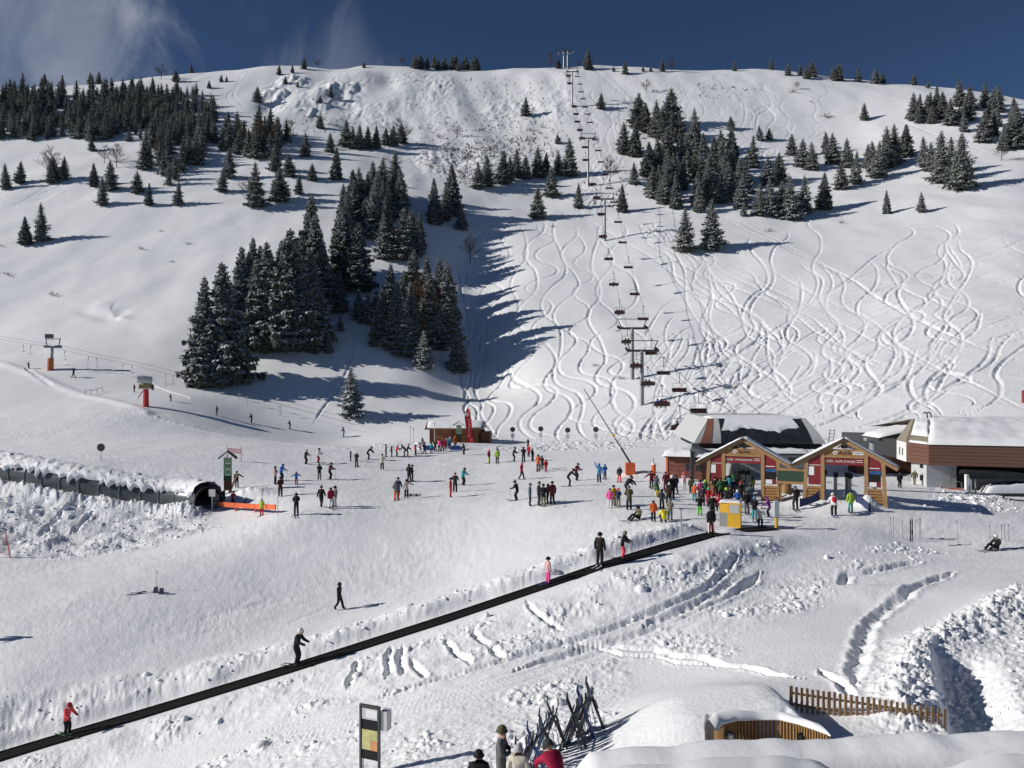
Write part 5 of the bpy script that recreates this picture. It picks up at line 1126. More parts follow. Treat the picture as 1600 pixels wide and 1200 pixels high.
for k in range(9): la.tube([p.lerp(q, k / 8.5) + Vector((-.22, 0, 0)), p.lerp(q, k / 8.5) + Vector((.22, 0, 0))], 0.025, 5)
la.build('ladder', DSTEEL, t)
# flue / vent post right of the gates
g = px(1364, 760, 66); z = hgt(g.x, g.y); t = thing('vent_pipe', 'grey vent pipe with a bent cowl behind the right gate', 'pipe', (g.x, g.y, z))
hh = CAMZ + (600 - 688) / F * 66 - z; MB().tube([(0, 0, -0.3), (0, 0, hh)], 0.28, 10).build('pipe', GREY, t); MB().box((-0.65, -0.3, hh - 0.02), (0.32, 0.3, hh + 0.22)).build('cowl', GREY, t)

# ------------------------------------------------------------------ right-hand station with snowy roof
def wx(u, d): return (u - 800) / F * d
gR = hgt(wx(1470, 69), 69)
t = thing('mountain_station', 'large lift station with brown cladding and a deep snow roof at the right edge', 'lift station', (wx(1451, 69), 69.0, gR))
o3 = Vector((wx(1451, 69), 69.0, gR))
def lp(u, v, d): return px(u, v, d) - o3
fA, fB, fC, fD = (1401, 75.0), (1416, 72.0), (1451, 69.0), (1760, 65.0)
zlo = CAMZ + (600 - 727) / F * 69 - gR; zhi = CAMZ + (600 - 695) / F * 69 - gR
xy = lambda p: Vector((wx(p[0], p[1]) - o3.x, p[1] - o3.y, 0))
PA, PB, PC, PD = [xy(p) for p in (fA, fB, fC, fD)]
for (p, q, nb, mt, nm_) in ((PB, PC, 5, CLAD, 'cladding_board'), (PC, PD, 6, CLAD, 'cladding_board'), (PA, PB, 1, WHITE, 'white_end')):
    hb = (zhi - zlo) / nb
    for k in range(nb):
        a = p + Vector((0, 0, zlo + k * hb + 0.01)); c = q + Vector((0, 0, zlo + (k + 1) * hb - 0.015)); nrm = Vector(((q - p).y, -(q - p).x, 0)).normalized() * 0.06
        MB().add([a, (q.x, q.y, a.z), c, (p.x, p.y, c.z), a - nrm, Vector((q.x, q.y, a.z)) - nrm, c - nrm, Vector((p.x, p.y, c.z)) - nrm], [(0, 1, 2, 3), (7, 6, 5, 4), (0, 4, 5, 1), (1, 5, 6, 2), (2, 6, 7, 3), (3, 7, 4, 0)]).build(nm_, mt, t)
for k in range(2): MB().bar(PA.lerp(PB, 0.35 + 0.3 * k) + Vector((-0.03, -0.06, zlo + 0.5)), PA.lerp(PB, 0.35 + .3 * k) + Vector((-0.03, -0.06, zlo + 1.2)), 0.12, 0.03).build('vent', BLKP, t)
in_ = Vector((0.15, 0.4, 0))
core = MB(); pts = [PA + in_, PB + in_, PC + in_, PD + in_, PD + Vector((0, 16, 0)), PA + Vector((0.2, 13, 0))]
core.prism([(p.x, p.y) for p in pts], zlo + 0.05, zhi - 0.03, 0, 'z'); core.build('frame', DSTEEL, t)
zr = CAMZ + (600 - 655) / F * 76 - gR                        # ridge
RA_ = Vector((wx(1425, 77) - o3.x, 77 - o3.y, zr)); RD_ = Vector((PD.x + 1, 76 - o3.y, zr))
rf = MB(); a, b, c, d_ = [p + Vector((0, 0, zhi)) for p in (PA, PB, PC, PD)]
RB_ = Vector((wx(1428, 76.2) - o3.x, 76.2 - o3.y, zr)); RC_ = Vector((wx(1452, 75.5) - o3.x, 75.5 - o3.y, zr))
rf.add([a, b, c, d_, RA_, RB_, RC_, RD_, RA_ + Vector((0, 9, -1.2)), RD_ + Vector((0, 9, -1.2))], [(0, 1, 5, 4), (1, 2, 6, 5), (2, 3, 7, 6), (4, 5, 6, 7, 9, 8)]); rf.build('roof_deck', SHING, t)
for k in range(5):
    f0, f1 = k / 5, (k + 1) / 5 - 0.02; up = Vector((0, 0, 0.05))
    MB().add([a.lerp(RA_, f0) + up, b.lerp(RB_, f0) + up, b.lerp(RB_, f1) + up, a.lerp(RA_, f1) + up], [(0, 1, 2, 3)]).build('roof_shingle', SHING, t)
def roof_snow(p, q, r_, s_, th, seed, nm_, nu=30, nv=14):
    g_ = []
    for i in range(nv + 1):
        row = []
        for j in range(nu + 1):
            f, h_ = i / nv, j / nu; P = p.lerp(q, h_).lerp(s_.lerp(r_, h_), f)
            e = (1 - abs(2 * f - 1) ** 8) * (1 - abs(2 * h_ - 1) ** 14)
            row.append(tuple(P + Vector((0, 0, 0.03 + th * max(0, e) ** 0.4 * (1 + 0.35 * float(fbm(np.array([h_ * nu * 0.22 + seed]), np.array([f * nv * 0.3]), seed, 3)[0]) + (0.35 if abs(f - 0.62) < 0.1 else 0))))))
        g_.append(row)
    MB().sheet(g_).build(nm_, SNOWP, t, True)
roof_snow(c + Vector((-.1, -0.1, 0)), d_ + Vector((0, -0.1, 0)), RD_, RC_, 0.38, 3, 'roof_snow', 44, 16)
roof_snow(b.lerp(RB_, 0.30).lerp(c.lerp(RC_, 0.3), 0.12), c.lerp(RC_, 0.28), c.lerp(RC_, 0.97), b.lerp(RB_, 0.97).lerp(c.lerp(RC_, 0.97), 0.1), 0.25, 5, 'roof_snow', 12, 12)
roof_snow(b.lerp(c, 0.15) + Vector((0, 0, .02)), b.lerp(c, 0.95), c.lerp(RC_, 0.07), b.lerp(RB_, 0.07).lerp(c.lerp(RC_, .07), .1), 0.10, 6, 'roof_snow', 12, 4)
roof_snow(RC_, RD_, RD_ + Vector((0, 9, -1.2)), RC_ + Vector((0, 9, -1.2)), 0.35, 8, 'roof_snow', 20, 8)
zpil = zlo + 0.05
MB().box((0.0, 0.35, -0.4), (wx(1498, 69) - o3.x, 3.0, zpil)).build('concrete_pillar', LGREY, t)
for k in range(2): MB().box((-0.012, 0.9, 0.5 + k * 1.1), (-0.002, 1.5, 1.0 + k * 1.1)).build('vent', BLKP, t)
MB().box((wx(1498, 69) - o3.x + .02, 2.2, 0.9), (PD.x, 2.5, zpil)).build('dark_front', BLKP, t)
MB().box((-3.2, 7.0, -0.5), (PD.x, 9.0, zlo)).build('back_wall', BROWNW, t)
t2 = thing('glazed_canopy', 'low dark glazed canopy over the loading bay under the right station', 'canopy', (wx(1515, 67), 67.0, hgt(wx(1515, 67), 67.0)))
zc = CAMZ + (600 - 735) / F * 67 - t2.location.z
gsh = []
for k in range(9):
    a_ = math.pi * k / 8; gsh.append([(x, 0.9 - 0.9 * math.cos(a_), zc - 0.75 + 0.75 * math.sin(a_) * (1 - 0.35 * x / 8)) for x in (0, 2, 4, 6, 8)])
MB().sheet(gsh).build('canopy_shell', GLASSB, t2, True); MB().box((0.1, 0.9, 0.1), (8, 1.0, zc - 0.7)).build('glazing', GLASSB, t2)
for x in (0.05, 0.55): MB().tube([(x, 0.1, -0.3), (x, 0.1, zc - 0.6)], 0.06, 6).build('post', STEEL, t2)
MB().box((-0.1, 0.3, 0.2), (0.35, 0.6, 1.5)).build('notice', WHITE, t2); snow_blob('snow_bank', 6.5, 1.0, 0.75, 14, t2, (4.6, 0.4, 0.0))
m = MB().box((0.0, -2.6, 0.0), (7.0, -1.7, 0.07)).box((0.0, -2.6, -.2), (0.1, -2.5, 0)); o = m.build('loading_mat', BLKP); o.location = t2.location + Vector((2.1, 0.5, -0.02)); o.rotation_euler = (0, R(-1), R(-12)); tag(o, 'dark rubber mat on the snow below the right station', 'mat')
# timber annex behind the right gate
gx = wx(1415, 79); t = thing('timber_annex', 'dark brown timber annex between the right gate and the station', 'hut', (gx, 79, hgt(gx, 79)))
for k in range(12): MB().box((-2.6 + k * 0.46, -0.1, -0.4), (-2.6 + k * 0.46 + 0.44, 0.0, 3.0)).build('plank', BROWNW, t)
MB().box((-2.6, 0.003, -0.4), (2.9, 3, 3.0)).build('wall', BROWNW, t); MB().add([(-3.0, -0.8, 2.9), (3.2, -0.8, 4.3), (3.2, 3.4, 4.3), (-3.0, 3.4, 2.9), (-3.0, -0.8, 3.05), (3.2, -0.8, 4.45), (3.2, 3.4, 4.45), (-3.0, 3.4, 3.05)], [(0, 1, 2, 3), (7, 6, 5, 4), (0, 4, 5, 1), (1, 5, 6, 2), (2, 6, 7, 3), (3, 7, 4, 0)]).build('roof', DSTEEL, t)
snow_blob('roof_snow', 6.2, 3.9, 0.4, 15, t, (0.1, 1.3, 3.75), (0, R(-12.7), 0)); MB().box((-1.9, -0.15, 0), (-1.0, -0.102, 2.0)).build('door', BLKP, t)
for k in range(5): MB().bar((0.4 + k * 0.3, -0.35, 0), (0.55 + k * 0.3, -0.13, 1.8), 0.09, 0.03).build('leaning_ski', (WOOD, DSTEEL, ORANGE, WHITE, BLKP)[k], t)
# parked chair under the station
def chair_parts(t, seatm):
    MB().tube([(0, 0, 0.05), (0, 0, -0.35), (0, 0.25, -0.9), (0, 0.25, -1.55)], 0.05, 6).build('hanger', DSTEEL, t); MB().box((-0.12, -0.3, -0.06), (0.12, 0.3, 0.1)).build('grip', DSTEEL, t)
    f = MB().tube([(-1.12, -0.35, -2.78), (-1.15, 0.2, -2.7), (-1.1, 0.25, -1.62), (-0.9, 0.25, -1.5), (0.9, 0.25, -1.5), (1.1, 0.25, -1.62), (1.15, 0.2, -2.7), (1.12, -0.35, -2.78)], 0.035, 6).build('frame', STEEL, t)
    MB().tube([(-1.05, -0.1, -1.75), (-1.0, -0.45, -2.2), (1.0, -0.45, -2.2), (1.05, -0.1, -1.75)], 0.025, 5).build('safety_bar', STEEL, f)
    MB().box((-1.1, -0.42, -2.86), (1.1, 0.15, -2.72)).build('seat', seatm, t); MB().add([(-1.08, 0.16, -2.74), (1.08, 0.16, -2.74), (1.08, 0.30, -2.25), (-1.08, 0.30, -2.25), (-1.08, 0.22, -2.76), (1.08, 0.22, -2.76), (1.08, 0.36, -2.25), (-1.08, 0.36, -2.25)], [(0, 1, 2, 3), (7, 6, 5, 4), (0, 4, 5, 1), (1, 5, 6, 2), (2, 6, 7, 3), (3, 7, 4, 0)]).build('backrest', seatm, t)
SEAT = mat('maroon_seat', (0.055, 0.016, 0.016), 0.6, 0, 0.15, 4); SEATO = mat('orange_seat', (0.45, 0.09, 0.04), 0.6, 0, 0.15, 4)
p = px(1487, 733, 68.6); t = thing('chairlift_chair', 'parked chair with orange seat hanging before the grey station pillar', 'chair', p, R(-15), None, 0.72); chair_parts(t, SEATO)
for k in range(2):
    p = px(1449 + k * 6, 656, 76.5); t = thing('roof_hook', '%s dark curved hook on the ridge of the right station' % ('left', 'right')[k], 'hook', p); MB().tube([(0, 0, -0.4), (0, 0, 0.45), (-0.08, 0, 0.65), (-0.25, 0, 0.72), (-0.42, 0, 0.66)], 0.06, 6).build('hook', BLKP, t); MB().box((-.1, -.1, -.3), (.1, .1, 0)).build('base', BLKP, t)
g = px(1598, 650, 99); z = hgt(g.x, g.y); t = thing('red_marker', 'red marker panel on the slope above the station at the right edge', 'sign', (g.x + 0.2, g.y, z)); MB().box((-0.35, -.05, 0.3), (0.9, .05, 1.9)).build('panel', mat('pale_red', (0.62, 0.16, 0.16), 0.6), t); MB().tube([(0.2, 0.08, -.3), (0.2, 0.08, 1.8)], 0.05, 6).build('post', STEEL, t)

# ------------------------------------------------------------------ chairlift
TOW = [(1003, 634, 548), (988, 592, 513), (945, 376, 311), (919, 291, 216), (894, 166, 112), (887, 108, 80), (881, 108, 84)]
TB = [ground(u, v) for (u, v, h_) in TOW]
TB[6].y += 6; TB[6].x = wx(881, TB[6].y); TB[6].z = hgt(TB[6].x, TB[6].y)
tv = [655] + [t_[2] for t_ in TOW[:6]]; td = [84.0] + [b_.y for b_ in TB[:6]]
print('tower depths', td)
def dep(vc): return float(np.interp(vc, tv[::-1], td[::-1]))
UPC = [(1062, 671, 2), (1034, 634, 3), (1012, 602, 2), (994, 574, 2), (980, 536, 2), (968, 490, 3), (959, 446, 1), (951, 406, 0), (942, 371, 2), (939, 336, 2), (932, 310, 3), (926, 289, 2), (915, 251, 0), (914, 231, 0), (909, 217, 2), (906, 204, 2), (902, 191, 0), (900, 179, 0), (897, 167, 2), (890, 131, 1), (888, 119, 2)]
DNC = [(1092, 645, 0), (1062, 612, 0), (1037, 585, 0), (1018, 554, 0), (1005, 500, 0), (992, 461, 0), (982, 419, 0), (973, 380, 0), (966, 348, 0), (959, 317, 0), (952, 295, 0), (946, 274, 0), (939, 254, 0), (935, 236, 0), (930, 219, 0), (922, 192, 0), (918, 179, 0), (914, 168, 0), (911, 155, 0), (908, 144, 0), (906, 132, 0), (902, 120, 0)]
chair0 = None; ROPES = []; PASSENGERS = []
for side, lst in (('left', UPC), ('right', DNC)):
    rope = []
    for k, (u, v, npass) in enumerate(lst):
        vc = v - 25
        for _ in range(5): d = dep(vc); vc = v - 2.8 * F / d
        gp = px(u, v, d) + Vector((0, 0, 2.8)); rope.append(gp)
        rz = math.pi if side == 'right' else 0.0      # climbing chairs show us their backs
        rz = 0.0 if side == 'right' else math.pi
        lab = '%s chair from the bottom on the %s cable%s' % (ordinal(k), 'climbing left-hand' if side == 'left' else 'descending right-hand', ', carrying riders' if npass else ', empty')
        if chair0 is None:
            chair0 = thing('chairlift_chair', lab, 'chair', gp, rz, 'chairs of the chairlift'); chair_parts(chair0, SEAT)
        else:
            c_ = copy_tree(chair0); c_.location = gp; c_.rotation_euler = (0, 0, rz); c_['label'] = lab
        for q in range(npass): PASSENGERS.append((gp, rz, q, npass, side, k))
    ROPES.append(rope)
for k, (b_, (u, v, vh)) in enumerate(zip(TB, TOW)):
    H = (v - vh) * b_.y / F
    lab = ('nearest chairlift tower with a work platform above the terminal', 'second chairlift tower standing just behind the nearest one', 'chairlift tower between the lone spruces and the wood', 'chairlift tower halfway up the mountain', 'chairlift tower on the steep upper face', 'right of the two lift towers on the skyline', 'left of the two lift towers on the skyline')[k]
    t = thing('lift_tower', lab, 'lift tower', b_, 0, 'chairlift towers'); big = k < 2
    MB().tube([(0, 0, -1.0), (0, 0, H)], [0.40, 0.30], 12).build('column', STEEL, t)
    hw = 2.6; MB().bar((-hw, 0, H), (hw, 0, H), 0.34, 0.40).build('crossarm', DSTEEL, t)
    for s in (-1, 1):
        MB().bar((s * hw, -1.6, H - 0.25), (s * hw, 1.6, H + 0.35), 0.16, 0.22).build('sheave_beam', DSTEEL, t)
        for q in range(5): MB().tube([(s * hw - 0.1, -1.4 + q * 0.7, H - 0.15 + q * 0.11 + 0.2), (s * hw + 0.1, -1.4 + q * 0.7, H - 0.15 + q * 0.11 + 0.2)], 0.19, 9).build('sheave', BLACK, t)
        MB().bar((s * 2.0, 0, H), (s * 2.75, 0, H + 1.75), 0.14).build('frame_leg', DSTEEL, t)
        MB().box((s * (hw + .2) - .25, -1.8, H - 0.55), (s * (hw + .2) + .25, 1.8, H - 0.48)).build('walkway', STEEL, t)
    MB().bar((-2.8, 0, H + 1.75), (2.8, 0, H + 1.75), 0.14).build('lifting_frame', DSTEEL, t)
    l = MB()
    for s in (-0.16, 0.16): l.tube([(s, -0.5, 0.3), (s, -0.42, H)], 0.025, 4)
    for q in range(int(H / 0.6)): l.tube([(-.16, -.5, .5 + q * .6), (.16, -.5, .5 + q * .6)], 0.02, 4)
    l.build('ladder', DSTEEL, t)
term_top = {0: Vector((wx(1120, 80), 80, CAMZ + (600 - 662) / F * 80)), 1: Vector((wx(1170, 80), 80, CAMZ + (600 - 660) / F * 80))}
for i_, rope in enumerate(ROPES):
    pts = [term_top[i_]] + rope; hs = [Vector((b_.x + (2.6 if i_ else -2.6), b_.y, b_.z + (t_[1] - t_[2]) * b_.y / F + 0.42)) for b_, t_ in zip(TB, TOW)]
    pts = sorted(pts + hs[:6], key=lambda p: p.y)
    o = MB().tube([p - pts[0] for p in pts], 0.035, 4).build('haul_rope', DSTEEL); o.location = pts[0]; tag(o, ('left haul rope of the chairlift carrying the climbing chairs', 'right haul rope of the chairlift carrying the descending chairs')[i_], 'cable')

# ------------------------------------------------------------------ foreground things
g = ground(578, 1212); 
t = thing('piste_map_board', 'tall dark framed piste map board standing at the bottom left of centre', 'sign', (g.x, g.y, g.z), R(-22))
Hb = 2.15; wb_ = 0.33
for s in (-1, 1): MB().bar((s * wb_, 0, -0.3), (s * wb_, 0, Hb), 0.06, 0.08).build('post', DSTEEL, t)
MB().bar((-wb_ - .03, 0, Hb), (wb_ + .03, 0, Hb), 0.08, 0.07).build('top_rail', DSTEEL, t); MB().box((-wb_ + .03, -0.01, 0.50), (wb_ - .03, 0.03, Hb - 0.04)).build('board', BLKP, t)
MB().box((-0.28, -0.022, 0.80), (0.28, -0.013, 1.42)).build('map', MAPY, t); MB().box((0.03, -0.028, 0.80), (0.28, -0.0225, 1.10)).build('map_section', MAPO, t); MB().box((-0.28, -0.022, 1.74), (0.28, -0.013, 2.08)).build('header', LGREY, t); MB().box((-0.13, -0.028, 1.80), (0.27, -0.0225, 2.04)).build('notice', WHITE, t)
MB().box((wb_ + .04, 0.02, 1.45), (wb_ + 0.26, 0.3, 2.05)).build('side_box', LGREY, t)
for x in (-0.42, -0.34): MB().tube([(x, 0.12, -.1), (x + .1, 0.05, 1.0)], 0.014, 4).build('leaning_pole', DSTEEL, t)
# ski racks
SKIC = [DSTEEL, BLKP, mat('ski_black', (0.02, 0.02, 0.025), 0.35), mat('ski_green', (0.06, 0.14, 0.07), 0.4), mat('ski_blue', (0.03, 0.08, 0.25), 0.4), LGREY, mat('ski_maroon', (0.16, 0.02, 0.04), 0.4)]
def ski_mesh():
    m = MB(); L = 1.65; n = 9; top = []
    for k in range(n + 1):
        f = k / n; w = 0.042 - 0.010 * math.sin(math.pi * f) + (-.03 * max(0, (f - .93) / .07)); z = 0.0 + 0.09 * max(0, (f - 0.88) / 0.12) ** 2
        top.append(((-w, L * f, z), (w, L * f, z)))
    m.sheet([[a, b, (b[0], b[1], b[2] - .018), (a[0], a[1], a[2] - .018), a] for a, b in top])
    m.box((-.03, 0.62, 0.0), (.03, 0.9, 0.05)); return m
SKIM = [ski_mesh().mesh('ski', c) for c in SKIC]
def lone_ski(loc, rot, ci, lab, grp):
    o = obj('ski', SKIM[ci], None, loc, rot); return tag(o, lab, 'ski', grp)
def lone_pole(p, q, lab, grp=None):
    o = thing('ski_pole', lab, 'ski pole', p, 0, grp); d = Vector(q) - Vector(p)
    MB().tube([(0, 0, 0), d], 0.011, 5).build('shaft', DSTEEL, o); MB().tube([d * 0.90, d * 1.02], 0.022, 6).build('grip', BLKP, o); MB().tube([d * .06, d * .07], 0.045, 8).build('basket', BLKP, o); return o
rk = random.Random(9)
for (a, b, n, nm_, Hr) in (((812, 1250), (868, 1168), 17, 'nearer', 1.0), ((893, 1172), (926, 1138), 11, 'farther', 1.0)):
    A_, B_ = ground(*a), ground(*b)
    t = thing('ski_rack', '%s metal ski rack full of leaning skis at the bottom' % nm_, 'rack', A_)
    dB = B_ - A_; side = Vector((dB.y, -dB.x, 0)).normalized() * 0.45
    for q in (Vector((0, 0, 0)), dB):
        for s in (-1, 1): MB().tube([q + side * s + Vector((0, 0, -0.2)), q + Vector((0, 0, Hr))], 0.03, 6).build('leg', DSTEEL, t)
    MB().tube([Vector((0, 0, Hr)), dB + Vector((0, 0, Hr))], 0.035, 6).build('rail', DSTEEL, t)
    hd = math.atan2(side.y, side.x)
    for k in range(n):
        p = A_ + dB * ((k + 0.4) / n); p.z = hgt(p.x, p.y)
        s = -1 if k % 5 else 1; foot = p + side * s * (0.8 + 0.3 * rk.random()); foot.z = hgt(foot.x, foot.y) - 0.03
        for j in (0, 1):
            top = p + Vector((0, 0, Hr + 0.05)) ; dirv = (top - foot).normalized(); yq = dirv.to_track_quat('Y', 'Z').to_euler()
            lone_ski(foot + dB.normalized() * (0.07 * j), yq, (k * 2 + k // 3) % 7, '%s ski of the %s pair leaning on the %s ski rack' % (('near', 'far')[j], ordinal(k), nm_), 'skis leaning on the %s rack' % nm_)
        if k % 2 == 0:
            pp = p + side * -s * 0.7; pp.z = hgt(pp.x, pp.y); lone_pole(pp, p + Vector((0.05, 0, 1.25 + rk.uniform(-.1, .1))), '%s ski pole leaning on the %s ski rack' % (ordinal(k // 2), nm_), 'poles on the %s rack' % nm_)
# skis and poles planted in the plaza
for k, (u, v, h_) in enumerate(((1393, 839, 30), (1396, 840, 32), (1411, 844, 30), (1430, 843, 30), (1436, 842, 31), (1439, 843, 32), (1497, 848, 34), (1548, 843, 22), (1565, 845, 25), (1571, 847, 28), (1577, 846, 27), (245, 921, 29))):
    g = ground(u, v); H = h_ * g.y / F
    lone_pole(g - Vector((0, 0, 0.1)), g + Vector((rk.uniform(-.08, .08), 0, H)), ('%s ski pole from the left of those planted on the right plaza' % ordinal(k)) if k < 11 else 'ski pole planted beside the skis lying on the left piste', 'ski poles planted in the snow' if k < 11 else None)
g = ground(1424, 846); lone_ski(g - Vector((0.06, 0, 0.15)), (R(90), 0, 0), 1, 'left black ski of the pair planted upright among the poles', None); lone_ski(g - Vector((-0.06, 0, 0.15)), (R(90), 0, 0), 1, 'right black ski of the pair planted upright among the poles', None)
for k, (u, v, a, ci, lab) in enumerate(((197, 930, -68, 0, 'grey ski lying on the left piste, nearer of two'), (204, 927, -75, 0, 'grey ski lying on the left piste, farther of two'), (1452, 842, -100, 1, 'dark ski lying behind the planted poles'), (1482, 853, -80, 0, 'dark ski lying right of the planted poles'), (1580, 857, -85, 1, 'dark ski lying at the right edge of the plaza'), (1592, 858, -95, 0, 'grey ski lying at the right edge of the plaza'), (1000, 805, -70, 1, 'black ski lying in front of the crouching skiers'), (868, 793, -100, 1, 'black ski lying by the dark group in the middle'), (880, 791, -80, 0, 'dark ski lying right of the dark group'))):
    g = ground(u, v); lone_ski((g.x, g.y, g.z + 0.03), (0, 0, R(a)), ci, lab, None)
for k, (u, v) in enumerate(((243, 926), (252, 928))):
    g = ground(u, v); o = MB().add([(-.13, -.1, 0), (.13, -.1, 0), (.12, .12, 0), (-.12, .12, 0), (-.1, 0, .32), (.1, 0, .32), (.1, .12, .34), (-.1, .12, .34)], [(0, 3, 2, 1), (4, 5, 6, 7), (0, 1, 5, 4), (1, 2, 6, 5), (2, 3, 7, 6), (3, 0, 4, 7)]).build('ski_boot', mat('navy_boot', (0.03, 0.035, 0.08), 0.5)); o.location = g; tag(o, '%s dark ski boot standing by the lying skis on the left' % ('left', 'right')[k], 'boot')
g = ground(640, 776); sb = MB(); pts = [(-.75, 0), (-.7, .09), (-.5, .145), (0, .12), (.5, .145), (.7, .09), (.75, 0), (.7, -.09), (.5, -.145), (0, -.12), (-.5, -.145), (-.7, -.09)]
t = thing('snowboard', 'grey snowboard standing on edge behind two people', 'snowboard', (g.x + 0.35, g.y, g.z + 0.14), 0); m = sb.prism([(x, z) for x, z in pts], -.01, .01).build('board', LGREY, t); MB().box((-.35, -.05, -.1), (-.2, -.012, .1)).build('binding', BLKP, t); MB().box((.2, -.05, -.1), (.35, -.012, .1)).build('binding', BLKP, t)
# slatted fence
A_, B_ = ground(1236, 1112), ground(1472, 1141, 19.6)
A_ = px(1236, 1112, 24.3); B_ = px(1476, 1150, 22.8)
t = thing('picket_fence', 'brown wooden picket fence sloping down beside the terrace', 'fence', A_); dF = B_ - A_
PIC = mat('picket_wood', (0.30, 0.19, 0.105), 0.75, 0, 0.3, 4, 0.3, 0.3, stretch=(5, 5, 0.7))
NP = 28
for k in range(NP):
    p = dF * (k / (NP - 1)); z = hgt(A_.x + p.x, A_.y + p.y) - A_.z; big = k % 7 == 0
    MB().box((p.x - (.05 if big else .04), p.y - .02, min(z, p.z) - .3), (p.x + (.05 if big else .04), p.y + .012, p.z + 0.78 + rk.uniform(-.015, .015) - 0.0 * k)).build('picket', PIC, t)
for z in (0.22, 0.56): MB().bar(Vector((0, 0.045, z)), dF + Vector((0, 0.045, z)), 0.05, 0.06).build('rail', PIC, t)
# plank edged hollow beside it
PLK = mat('plank_wood', (0.30, 0.175, 0.07), 0.7, 0, 0.3, 4, 0.3, 0.3, stretch=(5, 5, 0.7))
t = thing('plank_wall', 'curved low wall of golden planks under deep snow beside the fence', 'wall', px(1120, 1152, 20.6)); o3 = t.location.copy()
pw = [px(*q) for q in ((1118, 1158, 20.3), (1128, 1146, 21.0), (1150, 1140, 21.5), (1185, 1139, 21.7), (1217, 1139, 21.7), (1245, 1146, 21.2), (1270, 1155, 20.6), (1296, 1165, 20.0))]
pw = resample([tuple(p) for p in pw], 0.11)
for k in range(len(pw) - 1):
    a, b = Vector(pw[k]) - o3, Vector(pw[k + 1]) - o3; MB().bar((a.lerp(b, .5)) + Vector((0, 0, -1.2)), a.lerp(b, .5) + Vector((0, 0, 0.27)), (b - a).length * 0.93, 0.04, 0, (b - a)).build('plank', PLK, t)
gs = []
for k in range(len(pw)):
    p = Vector(pw[k]) - o3; e = min(k, len(pw) - 1 - k) / 6; e = min(1, e)
    gs.append([tuple(p + Vector((0, y, 0.26 + z * (0.8 + 0.2 * math.sin(k * .5)) * (0.4 + .6 * e)))) for (y, z) in ((-.06, 0.0), (-.09, .03), (-.05, .08), (.12, .11), (.35, .10), (.6, .03), (.8, -.08), (1.0, -.35))])
MB().sheet(gs).build('snow_cap', SNOWP, t, True)
for k, (u, v, d) in enumerate(((1141, 1150, 20.9), (1252, 1152, 20.9))):
    p = px(u, v, d); t = thing('wall_lamp', ('round lamp on the left of the curved plank wall', 'dark round lamp on the right of the curved plank wall')[k], 'lamp', p); MB().tube([(0, 0, 0), (0, 0.06, 0)], 0.11, 12).build('housing', BLKP, t); MB().ball((0, -.02, 0), 0.085, 10, 6).build('glass', LGREY if k == 0 else BLKP, t)
# snow covered lower roof under the balcony
t = thing('lower_roof', 'snow covered lower roof edge running along the bottom right', 'roof', px(1250, 1160, 9)); o3 = t.location.copy()
us = [880, 900, 930, 980, 1040, 1130, 1220, 1320, 1420, 1520, 1600, 1700, 1850, 2100]; vs = [1192, 1181, 1176, 1169, 1163, 1158, 1154, 1150, 1146, 1142, 1139, 1137, 1134, 1130]
ed = [px(u, v, 9.0 + 0.0003 * (u - 880)) for u, v in zip(us, vs)]
dk = MB(); dk.sheet([[tuple(p + Vector((0, 0, -0.33)) - o3) for p in ed], [tuple(Vector((p.x * 0.62, 5.2, p.z + 1.0 - 0.33)) - o3) for p in ed]]); dk.sheet([[tuple(p + Vector((0, 0, -0.33)) - o3) for p in ed], [tuple(p + Vector((0, 0.0, -0.60)) - o3) for p in ed]]); dk.build('roof_deck', BLKP, t)
U2 = np.linspace(880, 2100, 90); g1_ = []; g2_ = []
for u in U2:
    v = np.interp(u, us, vs); e = px(u, v, 9.0 + 0.0003 * (u - 880)); n_ = 0.05 * float(fbm(np.array([u / 60.0]), np.array([1.0]), 5, 3)[0])
    fade = min(1, (u - 880) / 40)
    prof = [(-0.02, -0.33), (0.06, -0.22), (0.07, -0.10), (0.03, -0.02), (-0.08, 0.0), (-0.25, -0.01), (-0.42, -0.05 - n_), (-0.50, -0.20)]
    g1_.append([tuple(e + Vector((0, y, z * fade - 0.33 * (1 - fade) + n_ * (1 if z > -.3 else 0))) - o3) for y, z in prof])
    gap = 0.10 + 0.55 * float(smooth(1255, 1330, u) * (1 - 0.75 * smooth(1420, 1560, u)))
    if u < 1250: gap = 0.05
    row = []
    for y, z in ((-0.30 - gap, -0.30), (-0.33 - gap, -0.12), (-0.42 - gap, -0.03), (-0.7 - gap, 0.02), (-1.2 - gap, 0.13), (-2.2, 0.42), (-3.4, 0.80)):
        fx = 1 + y / 9.0 * 0.9
        row.append(tuple(Vector(((e.x) * fx, e.y + y, e.z + z * 1.0 + (n_ if z > -.25 else 0) + (-(y) * 0.10))) - o3))
    g2_.append(row)
MB().sheet(g1_).build('edge_snow', SNOWP, t, True); MB().sheet(g2_).build('roof_snow', SNOWP, t, True)
MB().bar(ed[0] - o3 + Vector((0.0, 0.02, -.36)), ed[0] - o3 + Vector((-0.35, -1.9, 0.25 - .36)), 0.06, 0.12).build('verge_board', DSTEEL, t)

